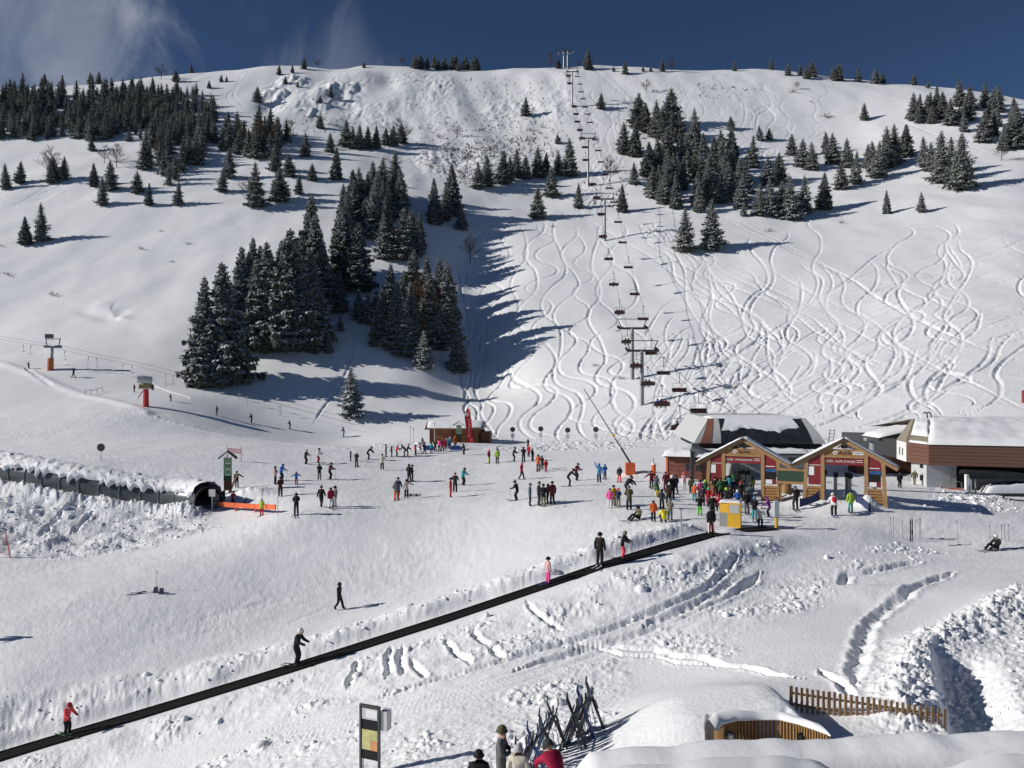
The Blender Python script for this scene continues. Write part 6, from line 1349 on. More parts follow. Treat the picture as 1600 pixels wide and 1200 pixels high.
# ------------------------------------------------------------------ loose snow clods on the broken snow
W_ = np.clip(RA * 1.0 + RB * lo * 0.9 + RC * lo * 1.0 + RD * lo * 0.8 + RE * 0.8 + RG * 1.2 + np.where((sd > 1.1) & (sd < 3.6), bank * 0.35, 0), 0, 1.2)
W_ = W_ * (1 - SM) * (np.abs(sd) > 0.95) * (np.abs(XX / YY) < 0.70)
cell = np.gradient(Yr)[:, None] * YY * 0.0015; Wp = (W_ * cell).ravel(); Wp /= Wp.sum()
rc = np.random.default_rng(17); NCl = 8000
idx = rc.choice(len(Wp), NCl, p=Wp)
ico = bmesh.new(); bmesh.ops.create_icosphere(ico, subdivisions=1, radius=1.0); iv = np.array([v.co[:] for v in ico.verts]); if_ = np.array([[v.index for v in f.verts] for f in ico.faces]); ico.free()
cx_ = XX.ravel()[idx] + rc.normal(0, 0.1, NCl); cy_ = YY.ravel()[idx] + rc.normal(0, 0.05, NCl); czz = ZZ.ravel()[idx]
sz = np.clip(rc.lognormal(-3.2, 0.72, NCl), 0.02, 0.34)
jit = 1 + rc.uniform(-0.32, 0.32, (NCl, len(iv), 1)); an = rc.uniform(0.6, 1.4, (NCl, 1, 3)) * np.array([1, 1, 0.75])
V = iv[None] * jit * an * sz[:, None, None] + np.stack([cx_, cy_, czz - sz * 0.12], 1)[:, None, :]
Fc = if_[None] + (np.arange(NCl) * len(iv))[:, None, None]
o = obj('snow_clods', np_mesh('snow_clods', V.reshape(-1, 3), Fc.reshape(-1, 3), [SNOWP], None, True)); tag(o, 'loose clods of broken snow on the ploughed banks', 'snow', kind='stuff')
# ------------------------------------------------------------------ people
def clr(name, c, rough=0.75): return mat('cloth_' + name, c, rough, 0, 0.18, 7, 0.25, 0.25)
CL = {k: clr(k, c) for k, c in {
    'black': (0.012, 0.012, 0.014), 'charcoal': (0.035, 0.036, 0.04), 'grey': (0.14, 0.145, 0.15), 'pale grey': (0.40, 0.41, 0.42), 'white': (0.72, 0.72, 0.72), 'cream': (0.62, 0.57, 0.47),
    'red': (0.45, 0.015, 0.03), 'crimson': (0.33, 0.01, 0.05), 'maroon': (0.10, 0.012, 0.025), 'orange': (0.62, 0.12, 0.03), 'coral': (0.80, 0.09, 0.11), 'pink': (0.80, 0.10, 0.33), 'pale pink': (0.62, 0.36, 0.38),
    'yellow': (0.70, 0.58, 0.04), 'lime': (0.34, 0.55, 0.05), 'bright green': (0.16, 0.62, 0.07), 'green': (0.04, 0.13, 0.05), 'olive': (0.10, 0.10, 0.05), 'khaki': (0.22, 0.19, 0.13), 'teal': (0.03, 0.30, 0.34),
    'blue': (0.03, 0.14, 0.50), 'pale blue': (0.10, 0.30, 0.55), 'navy': (0.018, 0.03, 0.09), 'purple': (0.20, 0.03, 0.22), 'brown': (0.06, 0.035, 0.02), 'slate': (0.07, 0.11, 0.14), 'turquoise': (0.10, 0.42, 0.38)}.items()}
SKIN = mat('skin', (0.50, 0.30, 0.22), 0.6, 0, 0.08, 9); BOOT = mat('boots', (0.02, 0.02, 0.022), 0.5, 0, 0.2, 9); GLOVE = mat('gloves', (0.018, 0.018, 0.02), 0.7); GOG = mat('goggles', (0.05, 0.035, 0.02), 0.15, 0, 0.1, 3)

def J(**kw):
    b = dict(pel=(0, 0, .93), spi=(0, .005, 1.14), che=(0, 0, 1.34), nec=(0, -.005, 1.485), hea=(0, -.02, 1.60), top=(0, -.02, 1.68),
             sL=(.185, 0, 1.41), eL=(.255, .03, 1.14), wL=(.27, -.05, .91), hL=(.265, -.09, .82), sR=(-.185, 0, 1.41), eR=(-.255, .03, 1.14), wR=(-.27, -.05, .91), hR=(-.265, -.09, .82),
             pL=(.095, 0, .87), kL=(.11, -.03, .49), aL=(.12, .03, .11), tL=(.14, -.14, .06), pR=(-.095, 0, .87), kR=(-.11, -.03, .49), aR=(-.12, .03, .11), tR=(-.14, -.14, .06))
    b.update(kw); return b
def upper(dy, dz, lean, sides=1.0, **kw):
    """torso block shifted and leaned forward (towards -y)"""
    o = {}
    for n in ('spi', 'che', 'nec', 'hea', 'top', 'sL', 'eL', 'wL', 'hL', 'sR', 'eR', 'wR', 'hR'):
        x, y, z = J()[n]; r = z - .93; o[n] = (x, y - r * math.sin(lean) + dy, .93 + r * math.cos(lean) + dz)
    o['pel'] = (0, dy, .93 + dz); o['pL'] = (.095, dy, .87 + dz); o['pR'] = (-.095, dy, .87 + dz); o.update(kw); return o
POSES = {
 'stand': J(), 
 'relaxed': J(eL=(.27, .06, 1.16), wL=(.20, -.12, 1.02), hL=(.13, -.17, 1.0), kR=(-.12, -.08, .49), aR=(-.16, -.05, .11), tR=(-.2, -.21, .06)),
 'ski': J(**upper(.10, -.07, .32, eL=(.30, -.14, 1.08), wL=(.27, -.40, 1.00), hL=(.26, -.48, 1.0), eR=(-.30, -.14, 1.08), wR=(-.27, -.40, 1.0), hR=(-.26, -.48, 1.0), kL=(.12, -.11, .48), kR=(-.12, -.11, .48))),
 'walk': J(kL=(.09, -.16, .50), aL=(.09, -.24, .13), tL=(.1, -.41, .1), kR=(-.09, .03, .48), aR=(-.09, .28, .17), tR=(-.1, .14, .06), eL=(.25, .10, 1.15), wL=(.26, .14, .93), hL=(.25, .14, .84), eR=(-.25, -.05, 1.14), wR=(-.25, -.22, .95), hR=(-.24, -.28, .88)),
 'bend': J(**upper(.16, -.05, .75, eL=(.24, -.42, 1.02), wL=(.18, -.58, .86), hL=(.15, -.63, .78), eR=(-.24, -.42, 1.02), wR=(-.18, -.58, .86), hR=(-.15, -.63, .78), kL=(.12, -.06, .49), kR=(-.12, -.06, .49))),
 'lean': J(**upper(.08, -.03, .30, eL=(.26, -.18, 1.12), wL=(.22, -.42, 1.04), hL=(.20, -.50, 1.02), eR=(-.26, -.18, 1.12), wR=(-.22, -.42, 1.02), hR=(-.2, -.50, 1.0), kL=(.11, -.06, .49), kR=(-.11, -.06, .49))),
 'raise': J(eL=(.33, -.02, 1.58), wL=(.36, -.04, 1.82), hL=(.37, -.05, 1.91)),
 'point': J(eR=(-.40, -.05, 1.28), wR=(-.62, -.12, 1.16), hR=(-.71, -.14, 1.12)),
 'wide': J(eL=(.40, -.02, 1.26), wL=(.60, -.08, 1.12), hL=(.68, -.1, 1.09), eR=(-.40, -.02, 1.26), wR=(-.60, -.08, 1.12), hR=(-.68, -.1, 1.09)),
 'arms_folded': J(eL=(.25, -.06, 1.16), wL=(.05, -.20, 1.20), hL=(-.04, -.21, 1.22), eR=(-.25, -.06, 1.14), wR=(-.05, -.21, 1.13), hR=(.04, -.22, 1.13)),
 'sit': J(pel=(0, .12, .16), spi=(0, .15, .38), che=(0, .10, .58), nec=(0, .05, .72), hea=(0, .01, .83), top=(0, .0, .91), sL=(.185, .10, .65), sR=(-.185, .10, .65), eL=(.30, .0, .44), wL=(.22, -.22, .38), hL=(.18, -.29, .38), eR=(-.30, .0, .44), wR=(-.22, -.22, .38), hR=(-.18, -.29, .38),
          pL=(.10, .06, .16), kL=(.18, -.36, .40), aL=(.16, -.68, .12), tL=(.17, -.80, .22), pR=(-.10, .06, .16), kR=(-.18, -.36, .40), aR=(-.16, -.68, .12), tR=(-.17, -.80, .22)),
 'seat': J(pel=(0, 0, .10), spi=(0, .03, .32), che=(0, .02, .53), nec=(0, .0, .67), hea=(0, -.02, .79), top=(0, -.02, .87), sL=(.185, .02, .60), sR=(-.185, .02, .60), eL=(.25, -.03, .34), wL=(.18, -.28, .30), hL=(.13, -.34, .32), eR=(-.25, -.03, .34), wR=(-.18, -.28, .30), hR=(-.13, -.34, .32),
           pL=(.10, -.04, .09), kL=(.12, -.44, .10), aL=(.12, -.50, -.32), tL=(.12, -.66, -.38), pR=(-.10, -.04, .09), kR=(-.12, -.44, .10), aR=(-.12, -.50, -.32), tR=(-.12, -.66, -.38)),
 'crouch': J(pel=(0, .16, .40), spi=(0, .10, .60), che=(0, -.02, .78), nec=(0, -.12, .90), hea=(0, -.19, .99), top=(0, -.22, 1.06), sL=(.185, -.04, .85), sR=(-.185, -.04, .85), eL=(.30, -.16, .62), wL=(.20, -.36, .46), hL=(.16, -.42, .40), eR=(-.30, -.16, .62), wR=(-.2, -.36, .46), hR=(-.16, -.42, .40),
             pL=(.10, .12, .38), kL=(.18, -.22, .52), aL=(.15, .02, .11), tL=(.17, -.15, .06), pR=(-.10, .12, .38), kR=(-.18, -.22, .52), aR=(-.15, .02, .11), tR=(-.17, -.15, .06)),
}
RAD = dict(pel=(.165, .135), spi=(.165, .13), che=(.185, .14), nec=(.07, .07), hea=(.10, .115), top=(.075, .085), sL=(.10, .10), sR=(.10, .10), eL=(.08, .08), eR=(.08, .08), wL=(.06, .06), wR=(.06, .06), hL=(.05, .042), hR=(.05, .042),
           pL=(.115, .12), pR=(.115, .12), kL=(.088, .09), kR=(.088, .09), aL=(.08, .085), aR=(.08, .085), tL=(.06, .055), tR=(.06, .055))
BONES = [('pel', 'spi', 0), ('spi', 'che', 0), ('che', 'nec', 0), ('nec', 'hea', 2), ('hea', 'top', 2), ('che', 'sL', 0), ('sL', 'eL', 0), ('eL', 'wL', 0), ('wL', 'hL', 4), ('che', 'sR', 0), ('sR', 'eR', 0), ('eR', 'wR', 0), ('wR', 'hR', 4),
         ('pel', 'pL', 1), ('pL', 'kL', 1), ('kL', 'aL', 1), ('aL', 'tL', 3), ('pel', 'pR', 1), ('pR', 'kR', 1), ('kR', 'aR', 1), ('aR', 'tR', 3)]
BODY = {}
def body(pose):
    if pose in BODY: return BODY[pose]
    jt = POSES[pose]; names = list(jt)
    me = bpy.data.meshes.new('tmp'); me.from_pydata([jt[n] for n in names], [(names.index(a), names.index(b)) for a, b, m in BONES], [])
    ob = bpy.data.objects.new('tmp', me); C.objects.link(ob); ob.modifiers.new('s', 'SKIN'); 
    for k, n in enumerate(names):
        sv = me.skin_vertices[0].data[k]; sv.radius = RAD[n]; sv.use_root = (n == 'pel')
    sm = ob.modifiers.new('u', 'SUBSURF'); sm.levels = 1; sm.render_levels = 1
    dg = bpy.context.evaluated_depsgraph_get(); res = bpy.data.meshes.new_from_object(ob.evaluated_get(dg)); bpy.data.objects.remove(ob); bpy.data.meshes.remove(me)
    co = np.empty(len(res.polygons) * 3); res.polygons.foreach_get('center', co); co = co.reshape(-1, 3); best = np.full(len(co), 1e9); mi = np.zeros(len(co), int)
    for a, b, m in BONES:
        A = np.array(jt[a]); B = np.array(jt[b]); d = B - A; s = np.clip(((co - A) @ d) / (d @ d), 0, 1); dist = np.linalg.norm(co - A - s[:, None] * d, axis=1) - 0.8 * (RAD[a][0] * (1 - s) + RAD[b][0] * s)
        k = dist < best; best[k] = dist[k]; mi[k] = m
    pe = np.array(jt['pel'])
    res.materials.clear()
    for m in (CL['black'], CL['black'], SKIN, BOOT, GLOVE): res.materials.append(m)
    # short jackets reach down over the hips
    mi = np.where((mi == 1) & (np.linalg.norm(co - pe - np.array([0, 0, -.02]), axis=1) < 0.20) & (co[:, 2] > pe[2] - .13), 0, mi) if pose not in ('sit', 'seat') else mi
    res.polygons.foreach_set('material_index', mi); res.polygons.foreach_set('use_smooth', [True] * len(mi)); res.update(); res.name = 'person'
    BODY[pose] = res; return res
hm = MB().ball((0, 0, 0), .142, 14, 8, 0, (.92, 1.06, 1.0), -22).mesh('helmet', [CL['black']], True)
bn = MB().ball((0, 0, 0.0), .128, 12, 7, 0, (.95, 1.05, 1.12), -8); bn.tube([(.122 * math.cos(a), .134 * math.sin(a), -.01) for a in [2 * math.pi * k / 12 for k in range(13)]], .022, 5); bn = bn.mesh('beanie', [CL['black']], True)
hr = MB().ball((0, .025, -.02), .128, 12, 8, 0, (.95, 1.0, 1.05), -60).mesh('hair', [CL['brown']], True)
hd = MB().ball((0, .035, -.02), .152, 12, 8, 0, (.95, 1.0, 1.05), -55).mesh('hood', [CL['black']], True)
HATS = {'h': ('helmet', hm, .035), 'b': ('beanie', bn, .045), 'r': ('hair', hr, .03), 'o': ('hood', hd, .0)}
gm = MB().box((-.085, -.155, -.035), (.085, -.10, .035)).mesh('goggles', [GOG]); bp = MB().ball((0, 0, 0), .2, 10, 7, 0, (.85, .6, 1.15)).mesh('backpack', [CL['black']], True)
NPEOPLE = 0; PLAB = {}
def slotmat(o, mats):
    for k, m in enumerate(mats):
        o.material_slots[k].link = 'OBJECT'; o.material_slots[k].material = m
def person(p, H, pose, head, jac, tro, hat, label, skis=False, poles=0, pack=None, gogg=True, group=None, base=1.75):
    global NPEOPLE
    o = obj('person', body(pose), None, p, (0, 0, R(head))); s = H / base; o.scale = (s * (1.06 if H < 1.45 else 1.0), s * (1.06 if H < 1.45 else 1.0), s)
    slotmat(o, [CL[jac], CL[tro], SKIN, BOOT, GLOVE]); tag(o, label, 'person', group)
    jt = POSES[pose]; hc = Vector(jt['hea']); tl = (Vector(jt['top']) - hc); pit = math.atan2(-tl.y, tl.z); big = 1.18 if H < 1.45 else 1.0
    ty, col = hat; nm, me, dz = HATS[ty]
    c = obj(nm, me, o, hc + Vector((0, 0, dz)), (pit, 0, 0)); c.scale = (big,) * 3; slotmat(c, [CL[col]])
    if ty == 'h' and gogg: obj('goggles', gm, c, (0, 0, -.015))
    if pack: b = obj('backpack', bp, o, Vector(jt['che']) + Vector((0, .20, -.06)), (pit * .8, 0, 0)); slotmat(b, [CL[pack]])
    if skis:
        for a in ('aL', 'aR'): q = jt[a]; obj('ski', SKIM[(NPEOPLE * 3) % 7], o, (q[0], q[1] + .72, .03), (0, 0, math.pi))
    ph = Matrix.Translation(p) @ Matrix.Rotation(R(head), 4, 'Z') @ Matrix.Diagonal((s, s, s, 1))
    for k in range(poles):
        hnd = ph @ Vector(jt[('hL', 'hR')[k]]); tip = ph @ (Vector(jt[('hL', 'hR')[k]]) * 1.0 + Vector((.03 if k == 0 else -.03, .12 if pose == 'ski' else -.05, -10))); tip.z = hgt(tip.x, tip.y) - .02
        if pose == 'lean': continue
        lone_pole(tip, hnd + Vector((0, 0, .06)), '%s ski pole held by the %s' % (('left', 'right')[k], ' '.join(label.split()[:9])))
    NPEOPLE += 1; return o
# u, v of the feet, height in photo pixels, pose, heading (0 towards us, 90 right, 180 away), jacket, trousers, headgear, where, options
PEOPLE = [
 (45, 576, 10, 'lean', -100, 'black', 'black', 'hblack', 'on the drag lift, first from the left', ''), (115, 590, 16, 'stand', -95, 'black', 'charcoal', 'hblack', 'on the drag lift right of the grey tower', 's'),
 (210, 613, 12, 'stand', -95, 'maroon', 'black', 'hblack', 'on the drag lift just left of the snow cannon', ''), (267, 627, 11, 'lean', -95, 'black', 'black', 'hblack', 'on the drag lift right of the snow cannon', ''),
 (339, 649, 15, 'stand', -95, 'black', 'black', 'hblack', 'on the drag lift in the middle', 's'), (393, 661, 15, 'lean', -95, 'black', 'black', 'hblack', 'on the drag lift left of the ski line', 's'),
 (453, 671, 14, 'lean', -95, 'navy', 'black', 'hblack', 'on the drag lift near its start', 's'), (537, 683, 16, 'lean', -95, 'slate', 'blue', 'hblack', 'on the drag lift below the lone spruce', 's'),
 (370, 762, 26, 'point', 180, 'black', 'grey', 'bblack', 'working at the green panel sign', ''), (349, 788, 21, 'stand', 150, 'charcoal', 'black', 'hblack', 'in the shade of the tunnel entrance', ''),
 (364, 790, 22, 'stand', 180, 'crimson', 'black', 'hblack', 'behind the orange barrier', ''), (382, 794, 13, 'stand', 160, 'navy', 'purple', 'hwhite', 'a small child behind the orange barrier', ''),
 (409, 806, 27, 'stand', 170, 'lime', 'red', 'hpale grey', 'at the right end of the orange barrier', 's'),
 (430, 757, 30, 'stand', 90, 'pale pink', 'black', 'rbrown', 'in a long coat at the left of the meeting place', ''), (440, 751, 26, 'ski', 70, 'blue', 'black', 'hblue', 'right beside the pale pink coat', 'sp'),
 (438, 776, 31, 'arms_folded', 30, 'maroon', 'black', 'bblack', 'in front of the blue skier on the left', ''), (463, 757, 20, 'wide', 20, 'blue', 'red', 'hblue', 'a small child on the left piste', 's'),
 (463, 805, 35, 'arms_folded', 0, 'black', 'black', 'hblack', 'in front of everyone on the left piste', 's'), (502, 793, 34, 'stand', 170, 'black', 'black', 'bblack', 'walking left of the white trousers', ''),
 (517, 794, 33, 'relaxed', 40, 'crimson', 'white', 'rbrown', 'close to a grey companion on the left piste', 's'), (524, 792, 33, 'relaxed', -60, 'grey', 'pale grey', 'hblack', 'half hidden behind white trousers', ''),
 (478, 725, 22, 'ski', 70, 'black', 'black', 'bgrey', 'leftmost of the upper skiers', 'sp'), (497, 723, 24, 'ski', 80, 'white', 'red', 'hblack', 'among the upper skiers on the left', 'sp'),
 (499, 750, 26, 'stand', 180, 'black', 'grey', 'bblack', 'with hands in pockets in the left middle', ''), (516, 749, 26, 'ski', 80, 'maroon', 'black', 'hblack', 'in the left middle', 'sp'),
 (548, 721, 16, 'point', -90, 'navy', 'black', 'hblack', 'a child left of the white helmet', 's'), (557, 729, 23, 'stand', 180, 'charcoal', 'black', 'hwhite', 'right of a small child in the middle', 's'),
 (576, 718, 21, 'bend', 90, 'black', 'black', 'hblack', 'bowing left of the queue', 's'), (597, 734, 26, 'stand', 180, 'cream', 'black', 'bblack', 'in front of the queue end', ''),
 (603, 714, 20, 'stand', 90, 'grey', 'black', 'hblack', 'last in the queue to the hut', 's'), (612, 714, 17, 'stand', 90, 'black', 'black', 'hblack', 'second from the end of the queue', ''),
 (620, 713, 18, 'stand', 80, 'coral', 'black', 'hpink', 'third from the end of the queue', 's'), (632, 713, 18, 'bend', -80, 'black', 'black', 'hblack', 'bent over in the queue', 's'),
 (637, 713, 19, 'stand', 90, 'black', 'black', 'bblack', 'fifth in the queue', 's'), (649, 712, 17, 'stand', 120, 'red', 'black', 'hblack', 'sixth in the queue', ''),
 (656, 709, 18, 'stand', 90, 'crimson', 'white', 'hblack', 'in white trousers near the hut', 's'), (663, 709, 19, 'walk', 120, 'navy', 'navy', 'hnavy', 'striding near the hut', 's'),
 (674, 707, 15, 'stand', 170, 'teal', 'black', 'hblack', 'left in the group before the hut', 's'), (680, 706, 19, 'stand', 180, 'brown', 'charcoal', 'hblack', 'before the left half of the hut', ''),
 (686, 705, 19, 'stand', 150, 'pink', 'black', 'hblack', 'in the group before the hut', 's'), (691, 705, 18, 'stand', 180, 'red', 'red', 'hred', 'in the group before the hut', ''),
 (695, 704, 18, 'stand', 170, 'crimson', 'crimson', 'hcrimson', 'in the group before the hut', ''), (699, 702, 20, 'stand', 190, 'pale grey', 'navy', 'hblack', 'in the group before the hut', ''),
 (703, 702, 19, 'stand', 180, 'teal', 'navy', 'hwhite', 'in the group before the hut', ''), (711, 700, 19, 'stand', 200, 'orange', 'black', 'horange', 'right in the group before the hut', ''),
 (660, 697, 13, 'stand', 180, 'khaki', 'black', 'bblack', 'standing behind the queue by the poles', ''), (725, 711, 18, 'lean', -120, 'charcoal', 'black', 'hblack', 'alone right of the hut group', 's'),
 (764, 724, 22, 'relaxed', 60, 'crimson', 'lime', 'hpink', 'left of a pair in the middle', 's'), (777, 724, 23, 'stand', 0, 'lime', 'black', 'hblack', 'right of a pair in the middle', 's'),
 (803, 721, 24, 'ski', 80, 'charcoal', 'black', 'hblack', 'left of the middle cluster', 's'), (818, 722, 24, 'stand', 180, 'black', 'black', 'hblack', 'in the middle cluster', 's'), (826, 714, 19, 'stand', 140, 'red', 'maroon', 'hred', 'half hidden in the middle cluster', ''),
 (832, 721, 21, 'stand', 120, 'black', 'black', 'rbrown', 'right in the middle cluster', ''), (825, 699, 13, 'stand', 180, 'black', 'maroon', 'bblack', 'at the foot of the open slope', ''),
 (841, 736, 26, 'stand', 170, 'orange', 'maroon', 'hblack', 'with a child right of the middle cluster', 's'), (847, 734, 22, 'stand', 200, 'charcoal', 'black', 'hblack', 'behind an orange jacket in the middle', ''), (853, 737, 19, 'stand', 180, 'red', 'crimson', 'hred', 'a child beside an orange jacket', 's'),
 (815, 749, 26, 'walk', 60, 'crimson', 'black', 'hpink', 'alone below the middle cluster', 's'),
 (619, 782, 31, 'stand', 180, 'grey', 'orange', 'bgrey', 'left of the snowboard', 's'), (622, 779, 34, 'stand', 170, 'navy', 'black', 'bnavy', 'behind the orange trousers', ''), (635, 778, 30, 'point', 190, 'cream', 'black', 'rbrown', 'pointing beside the snowboard', ''),
 (639, 753, 28, 'stand', 150, 'black', 'black', 'bblack', 'left of a close pair above the snowboard', 's'), (644, 752, 26, 'relaxed', 90, 'black', 'black', 'hblack', 'right of a close pair above the snowboard', 's'),
 (704, 777, 31, 'stand', 90, 'red', 'red', 'hblack', 'in a red suit in the centre', ''), (711, 769, 31, 'stand', 180, 'charcoal', 'black', 'bgrey', 'behind the red suit', ''), (724, 758, 27, 'ski', 60, 'teal', 'black', 'hblack', 'skiing off right of the red suit', 's'),
 (807, 782, 31, 'ski', -110, 'black', 'black', 'hblack', 'left of the big dark group', 'sp'), (828, 791, 36, 'stand', 90, 'slate', 'charcoal', 'bgrey', 'left in the big dark group', ''), (842, 791, 39, 'stand', 100, 'black', 'charcoal', 'bgrey', 'tallest in the big dark group', ''),
 (849, 792, 36, 'stand', 180, 'black', 'khaki', 'bblack', 'front of the big dark group', ''), (856, 788, 33, 'stand', 250, 'charcoal', 'black', 'rbrown', 'inside the big dark group', ''), (863, 789, 37, 'stand', 200, 'maroon', 'black', 'bblack', 'right in the big dark group', ''),
 (890, 760, 32, 'bend', 90, 'black', 'black', 'hblack', 'leaning towards a maroon jacket', 's'), (901, 751, 28, 'ski', 60, 'maroon', 'charcoal', 'hgrey', 'facing the leaning skier', 'p'),
 (936, 754, 30, 'raise', 180, 'pale blue', 'navy', 'hblue', 'waving with one arm up', ''), (945, 750, 25, 'stand', 20, 'blue', 'slate', 'hblue', 'right of the waving person', ''), (968, 754, 26, 'stand', -30, 'black', 'coral', 'hwhite', 'left of the snow lance box', ''),
 (981, 776, 38, 'bend', 120, 'black', 'black', 'hblack', 'reaching forward below the snow lance', ''), (953, 794, 31, 'stand', 170, 'pink', 'white', 'bpurple', 'in white trousers left of the crouching skiers', ''), (959, 791, 33, 'stand', 200, 'yellow', 'khaki', 'bblack', 'between a pink and a navy jacket', ''),
 (966, 792, 29, 'stand', 160, 'navy', 'khaki', 'bcoral', 'in a coral hat', ''), (983, 797, 38, 'stand', 180, 'olive', 'black', 'hgrey', 'right of the coral hat', ''), (997, 812, 20, 'sit', -60, 'olive', 'black', 'hblack', 'sitting on the snow with skis', 'a'),
 (1021, 815, 34, 'stand', 180, 'orange', 'black', 'rbrown', 'beside the sitting skiers', ''), (1037, 817, 26, 'crouch', 190, 'yellow', 'black', 'hblack', 'kneeling in a yellow jacket', ''), (1047, 813, 33, 'stand', 170, 'khaki', 'slate', 'bgrey', 'behind the kneeling yellow jacket', ''),
 (1018, 763, 28, 'wide', 180, 'maroon', 'black', 'hmaroon', 'with arms spread below the orange post', 's'), (1026, 768, 25, 'stand', 160, 'slate', 'maroon', 'hgrey', 'right of the spread arms', ''), (1027, 777, 22, 'bend', 200, 'green', 'yellow', 'hgreen', 'bending in yellow trousers', 's'), (1040, 766, 29, 'stand', 180, 'maroon', 'maroon', 'hmaroon', 'left of the ticket hut', 's'),
 (1050, 780, 38, 'point', 20, 'black', 'black', 'hwhite', 'left of the crowd, arm out', 's'), (1044, 788, 30, 'stand', 160, 'brown', 'black', 'bblack', 'behind the outstretched arm', ''),
 (1069, 764, 26, 'stand', 180, 'pale pink', 'white', 'hcoral', 'before the ticket hut', ''), (1085, 783, 27, 'stand', 150, 'orange', 'teal', 'hpale grey', 'left in the gate crowd', ''), (1094, 780, 30, 'stand', 190, 'pink', 'crimson', 'hblack', 'left in the gate crowd', ''), (1093, 804, 30, 'stand', 170, 'black', 'bright green', 'hcharcoal', 'in bright green trousers before the crowd', 's'),
 (1102, 778, 28, 'stand', 180, 'green', 'olive', 'hlime', 'left in the gate crowd', ''), (1107, 788, 26, 'stand', 170, 'red', 'red', 'hturquoise', 'left in the gate crowd', 's'), (1113, 812, 40, 'stand', 180, 'black', 'charcoal', 'bred', 'left of the yellow cabinet', ''), (1123, 800, 27, 'stand', 180, 'coral', 'black', 'hred', 'a child touching the yellow cabinet', ''),
 (1125, 768, 30, 'stand', 190, 'blue', 'navy', 'hblue', 'at the left post of the left gate', ''), (1126, 782, 36, 'stand', 180, 'green', 'black', 'bblack', 'tall in the gate crowd', ''), (1140, 770, 27, 'stand', 170, 'teal', 'navy', 'hblack', 'in the left gate', ''), (1146, 775, 26, 'stand', 180, 'navy', 'black', 'hwhite', 'in the left gate', ''),
 (1152, 772, 28, 'stand', 200, 'olive', 'green', 'hgrey', 'in the left gate', ''), (1141, 787, 27, 'stand', 180, 'brown', 'black', 'hbrown', 'in the middle of the gate crowd', ''), (1152, 789, 23, 'stand', 170, 'blue', 'navy', 'hwhite', 'a child in the middle of the gate crowd', ''), (1162, 778, 27, 'stand', 160, 'charcoal', 'black', 'hblack', 'in the right half of the left gate', ''),
 (1167, 803, 36, 'stand', 180, 'black', 'grey', 'bblack', 'right of the yellow cabinet', 's'), (1179, 812, 36, 'arms_folded', -20, 'black', 'teal', 'hpale blue', 'facing us right of the yellow cabinet', 's'), (1188, 824, 32, 'ski', 150, 'white', 'black', 'hwhite', 'a child at the upper conveyor end', 's'), (1201, 808, 31, 'ski', -120, 'purple', 'black', 'hpurple', 'left of the control post', 's'),
 (1154, 757, 26, 'stand', 180, 'black', 'black', 'hblack', 'behind the left gate', ''), (1167, 758, 27, 'stand', 180, 'black', 'charcoal', 'hblack', 'behind the left gate by its right post', ''), (1176, 768, 22, 'stand', 170, 'lime', 'green', 'hblack', 'at the right post of the left gate', ''),
 (1110, 836, 42, 'relaxed', 180, 'black', 'white', 'bblack', 'in white trousers riding up to the conveyor top', 's'), (1117, 835, 38, 'stand', 190, 'charcoal', 'red', 'hblack', 'in red trousers near the conveyor top', ''),
 (1243, 797, 40, 'ski', 175, 'black', 'charcoal', 'hgrey', 'alone between the two gates', 'sp'), (1303, 806, 34, 'bend', 170, 'white', 'black', 'hwhite', 'with a red pack before the right gate', 'sr'), (1329, 801, 35, 'stand', 180, 'lime', 'turquoise', 'bblack', 'before the right gate', 's'),
 (1406, 762, 24, 'relaxed', 0, 'black', 'black', 'bblack', 'beside the dark annex', ''), (1429, 758, 24, 'stand', -40, 'olive', 'khaki', 'bcream', 'at the annex wall', ''), (1556, 859, 24, 'sit', -70, 'black', 'black', 'hwhite', 'sitting on the plaza at the right', 'a'),
 (942, 886, 53, 'stand', 150, 'black', 'black', 'hblack', 'riding the conveyor as a tall dark figure', 's'), (981, 874, 44, 'lean', 70, 'black', 'coral', 'okhaki', 'riding the conveyor in coral trousers', 's'), (850, 916, 41, 'stand', 120, 'pale pink', 'pink', 'bblack', 'a child riding the conveyor in pink', 's'),
 (455, 1047, 58, 'lean', 80, 'black', 'black', 'hwhite', 'leaning forward on the conveyor in a white helmet', 's'), (111, 1152, 51, 'lean', 70, 'coral', 'black', 'hred', 'a child on the conveyor at the lower left', 's'),
 (530, 953, 43, 'walk', 80, 'black', 'black', 'bblack', 'walking alone across the empty lower piste', ''), (-38, 1003, 46, 'stand', 60, 'navy', 'black', 'bblack', 'just outside the left edge casting a shadow in', ''),
 (783, 1246, 112, 'arms_folded', 80, 'grey', 'black', 'bolive', 'in the foreground beside the ski rack', ''), (810, 1266, 102, 'relaxed', 170, 'cream', 'cream', 'bpale grey', 'in pale clothes before the ski rack', ''), (748, 1300, 112, 'stand', 180, 'black', 'black', 'bblack', 'cut off by the lower edge, only the cap showing', ''), (868, 1312, 112, 'bend', -150, 'crimson', 'black', 'hcharcoal', 'bending over at the ski rack by the lower edge', ''),
 (1098, 790, 30, 'stand', 175, 'charcoal', 'black', 'hblack', 'inside the left of the gate crowd', ''), (1133, 777, 30, 'stand', 185, 'black', 'black', 'bblack', 'between blue and teal jackets in the gate', ''), (1158, 783, 30, 'stand', 190, 'black', 'charcoal', 'hred', 'inside the right of the gate crowd', ''),
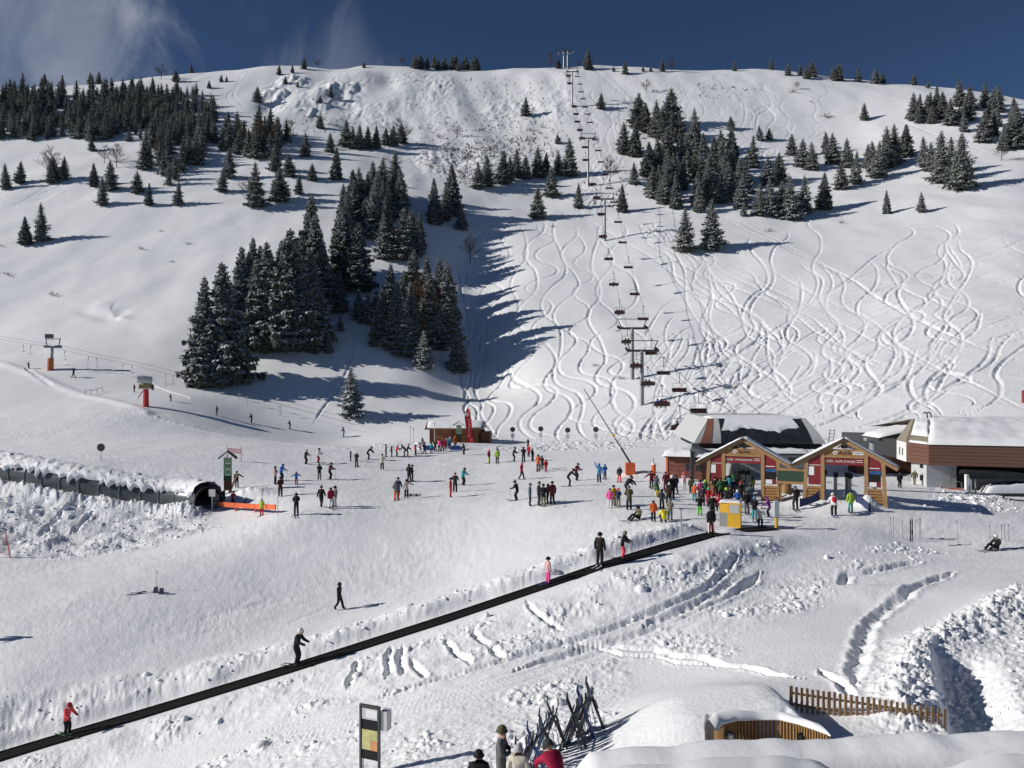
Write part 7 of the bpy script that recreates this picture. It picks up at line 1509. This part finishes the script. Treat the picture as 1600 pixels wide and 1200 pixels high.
 (1135, 792, 30, 'stand', 170, 'charcoal', 'black', 'hlime', 'right behind the yellow cabinet', ''), (1173, 786, 29, 'stand', 180, 'slate', 'black', 'hblack', 'behind the crowd near the navy screen', ''), (1118, 776, 30, 'stand', 180, 'black', 'maroon', 'bblack', 'close to the blue jacket at the gate', ''), (1080, 772, 27, 'stand', 170, 'olive', 'black', 'hblack', 'at the far left of the gate crowd', ''),
 (1147, 764, 27, 'stand', 180, 'green', 'black', 'hblack', 'deep inside the left gate', ''), (1160, 766, 28, 'stand', 175, 'black', 'navy', 'bblack', 'deep inside the left gate', ''), (1056, 772, 30, 'stand', 190, 'navy', 'black', 'hblack', 'left of the gate crowd near the hut', 's'), (1034, 795, 30, 'stand', 160, 'charcoal', 'black', 'bblack', 'behind the kneeling skier', ''),
 (1046, 720, 18, 'sit', 60, 'coral', 'black', 'hcrimson', 'perched beyond the ticket hut roof', 'a'),
]
SC = {'sit': 1.0, 'crouch': 1.18, 'bend': 1.48, 'ski': 1.62, 'raise': 1.75, 'lean': 1.68}
used = {}
def on_belt(u, v): return (u, v) in ((942, 886), (981, 874), (850, 916), (455, 1047), (111, 1152), (1110, 836), (1117, 835))
for (u, v, h, pose, hd_, ja, tr, hat, where, opt) in PEOPLE:
    if pose == 'stand' and not on_belt(u, v): pose = ('stand', 'relaxed', 'stand', 'arms_folded', 'lean', 'relaxed', 'walk')[(u * 7 + v * 3) % 7]
    p = ground(u, v)
    if on_belt(u, v):
        k = int(np.argmin(np.hypot((cpath[:, 0] / cpath[:, 1] - p.x / p.y) * 40, (cpath[:, 1] - p.y) * 0.2))); p = Vector(cpath[k]) + Vector((0, 0, .09)); t_ = p.x / p.y
        p.x += 0.0
    H = h * p.y / F * 1.75 / SC.get(pose, 1.75); H = min(1.9, max(1.0, H))
    if opt == 'a' or pose == 'sit': H = 1.7
    nm = {'h': 'helmet', 'b': 'hat', 'r': 'hair', 'o': 'hood'}[hat[0]]; w = '%s jacket, %s trousers' % (ja, tr)
    lab = 'person in %s jacket and %s trousers %s' % (ja, tr, where)
    if len(lab.split()) > 16: lab = 'person in %s jacket %s' % (ja, where)
    ww = lab.split(); lab = ' '.join(ww[:16])
    if lab in used: lab = 'person in %s jacket and %s %s %s' % (ja, hat[1:], nm, where); lab = ' '.join(lab.split()[:16])
    used[lab] = 1
    person(p + Vector((0, 0, -0.01)), H, pose, hd_, ja, tr, (hat[0], hat[1:]), lab, 's' in opt or opt == 'a', 1 if 'p' in opt else 0, 'red' if 'r' in opt else None)
pr = random.Random(4)
for (gp, rz, q, n, side, k) in PASSENGERS:
    x = (q - (n - 1) / 2) * 0.55; off = Matrix.Rotation(rz, 3, 'Z') @ Vector((x, -0.12, -2.74))
    ja = pr.choice(('black', 'charcoal', 'navy', 'black', 'maroon')); 
    if k == 1: ja = ('red', 'navy', 'blue')[q]
    if k == 3: ja = 'maroon'
    where = {1: 'left', 2: 'right'}.get(n and (q + 1) if n == 2 else 0, ('left', 'middle', 'right')[q] if n == 3 else 'only')
    person(gp + off, 1.72, 'seat', math.degrees(rz), ja, 'black', ('h', 'black'), 'person in %s jacket, %s rider on the %s climbing chair from the bottom' % (ja, where, ordinal(k)), True, group='riders on the climbing chairs')
print('people', NPEOPLE, 'objects', len(bpy.data.objects))
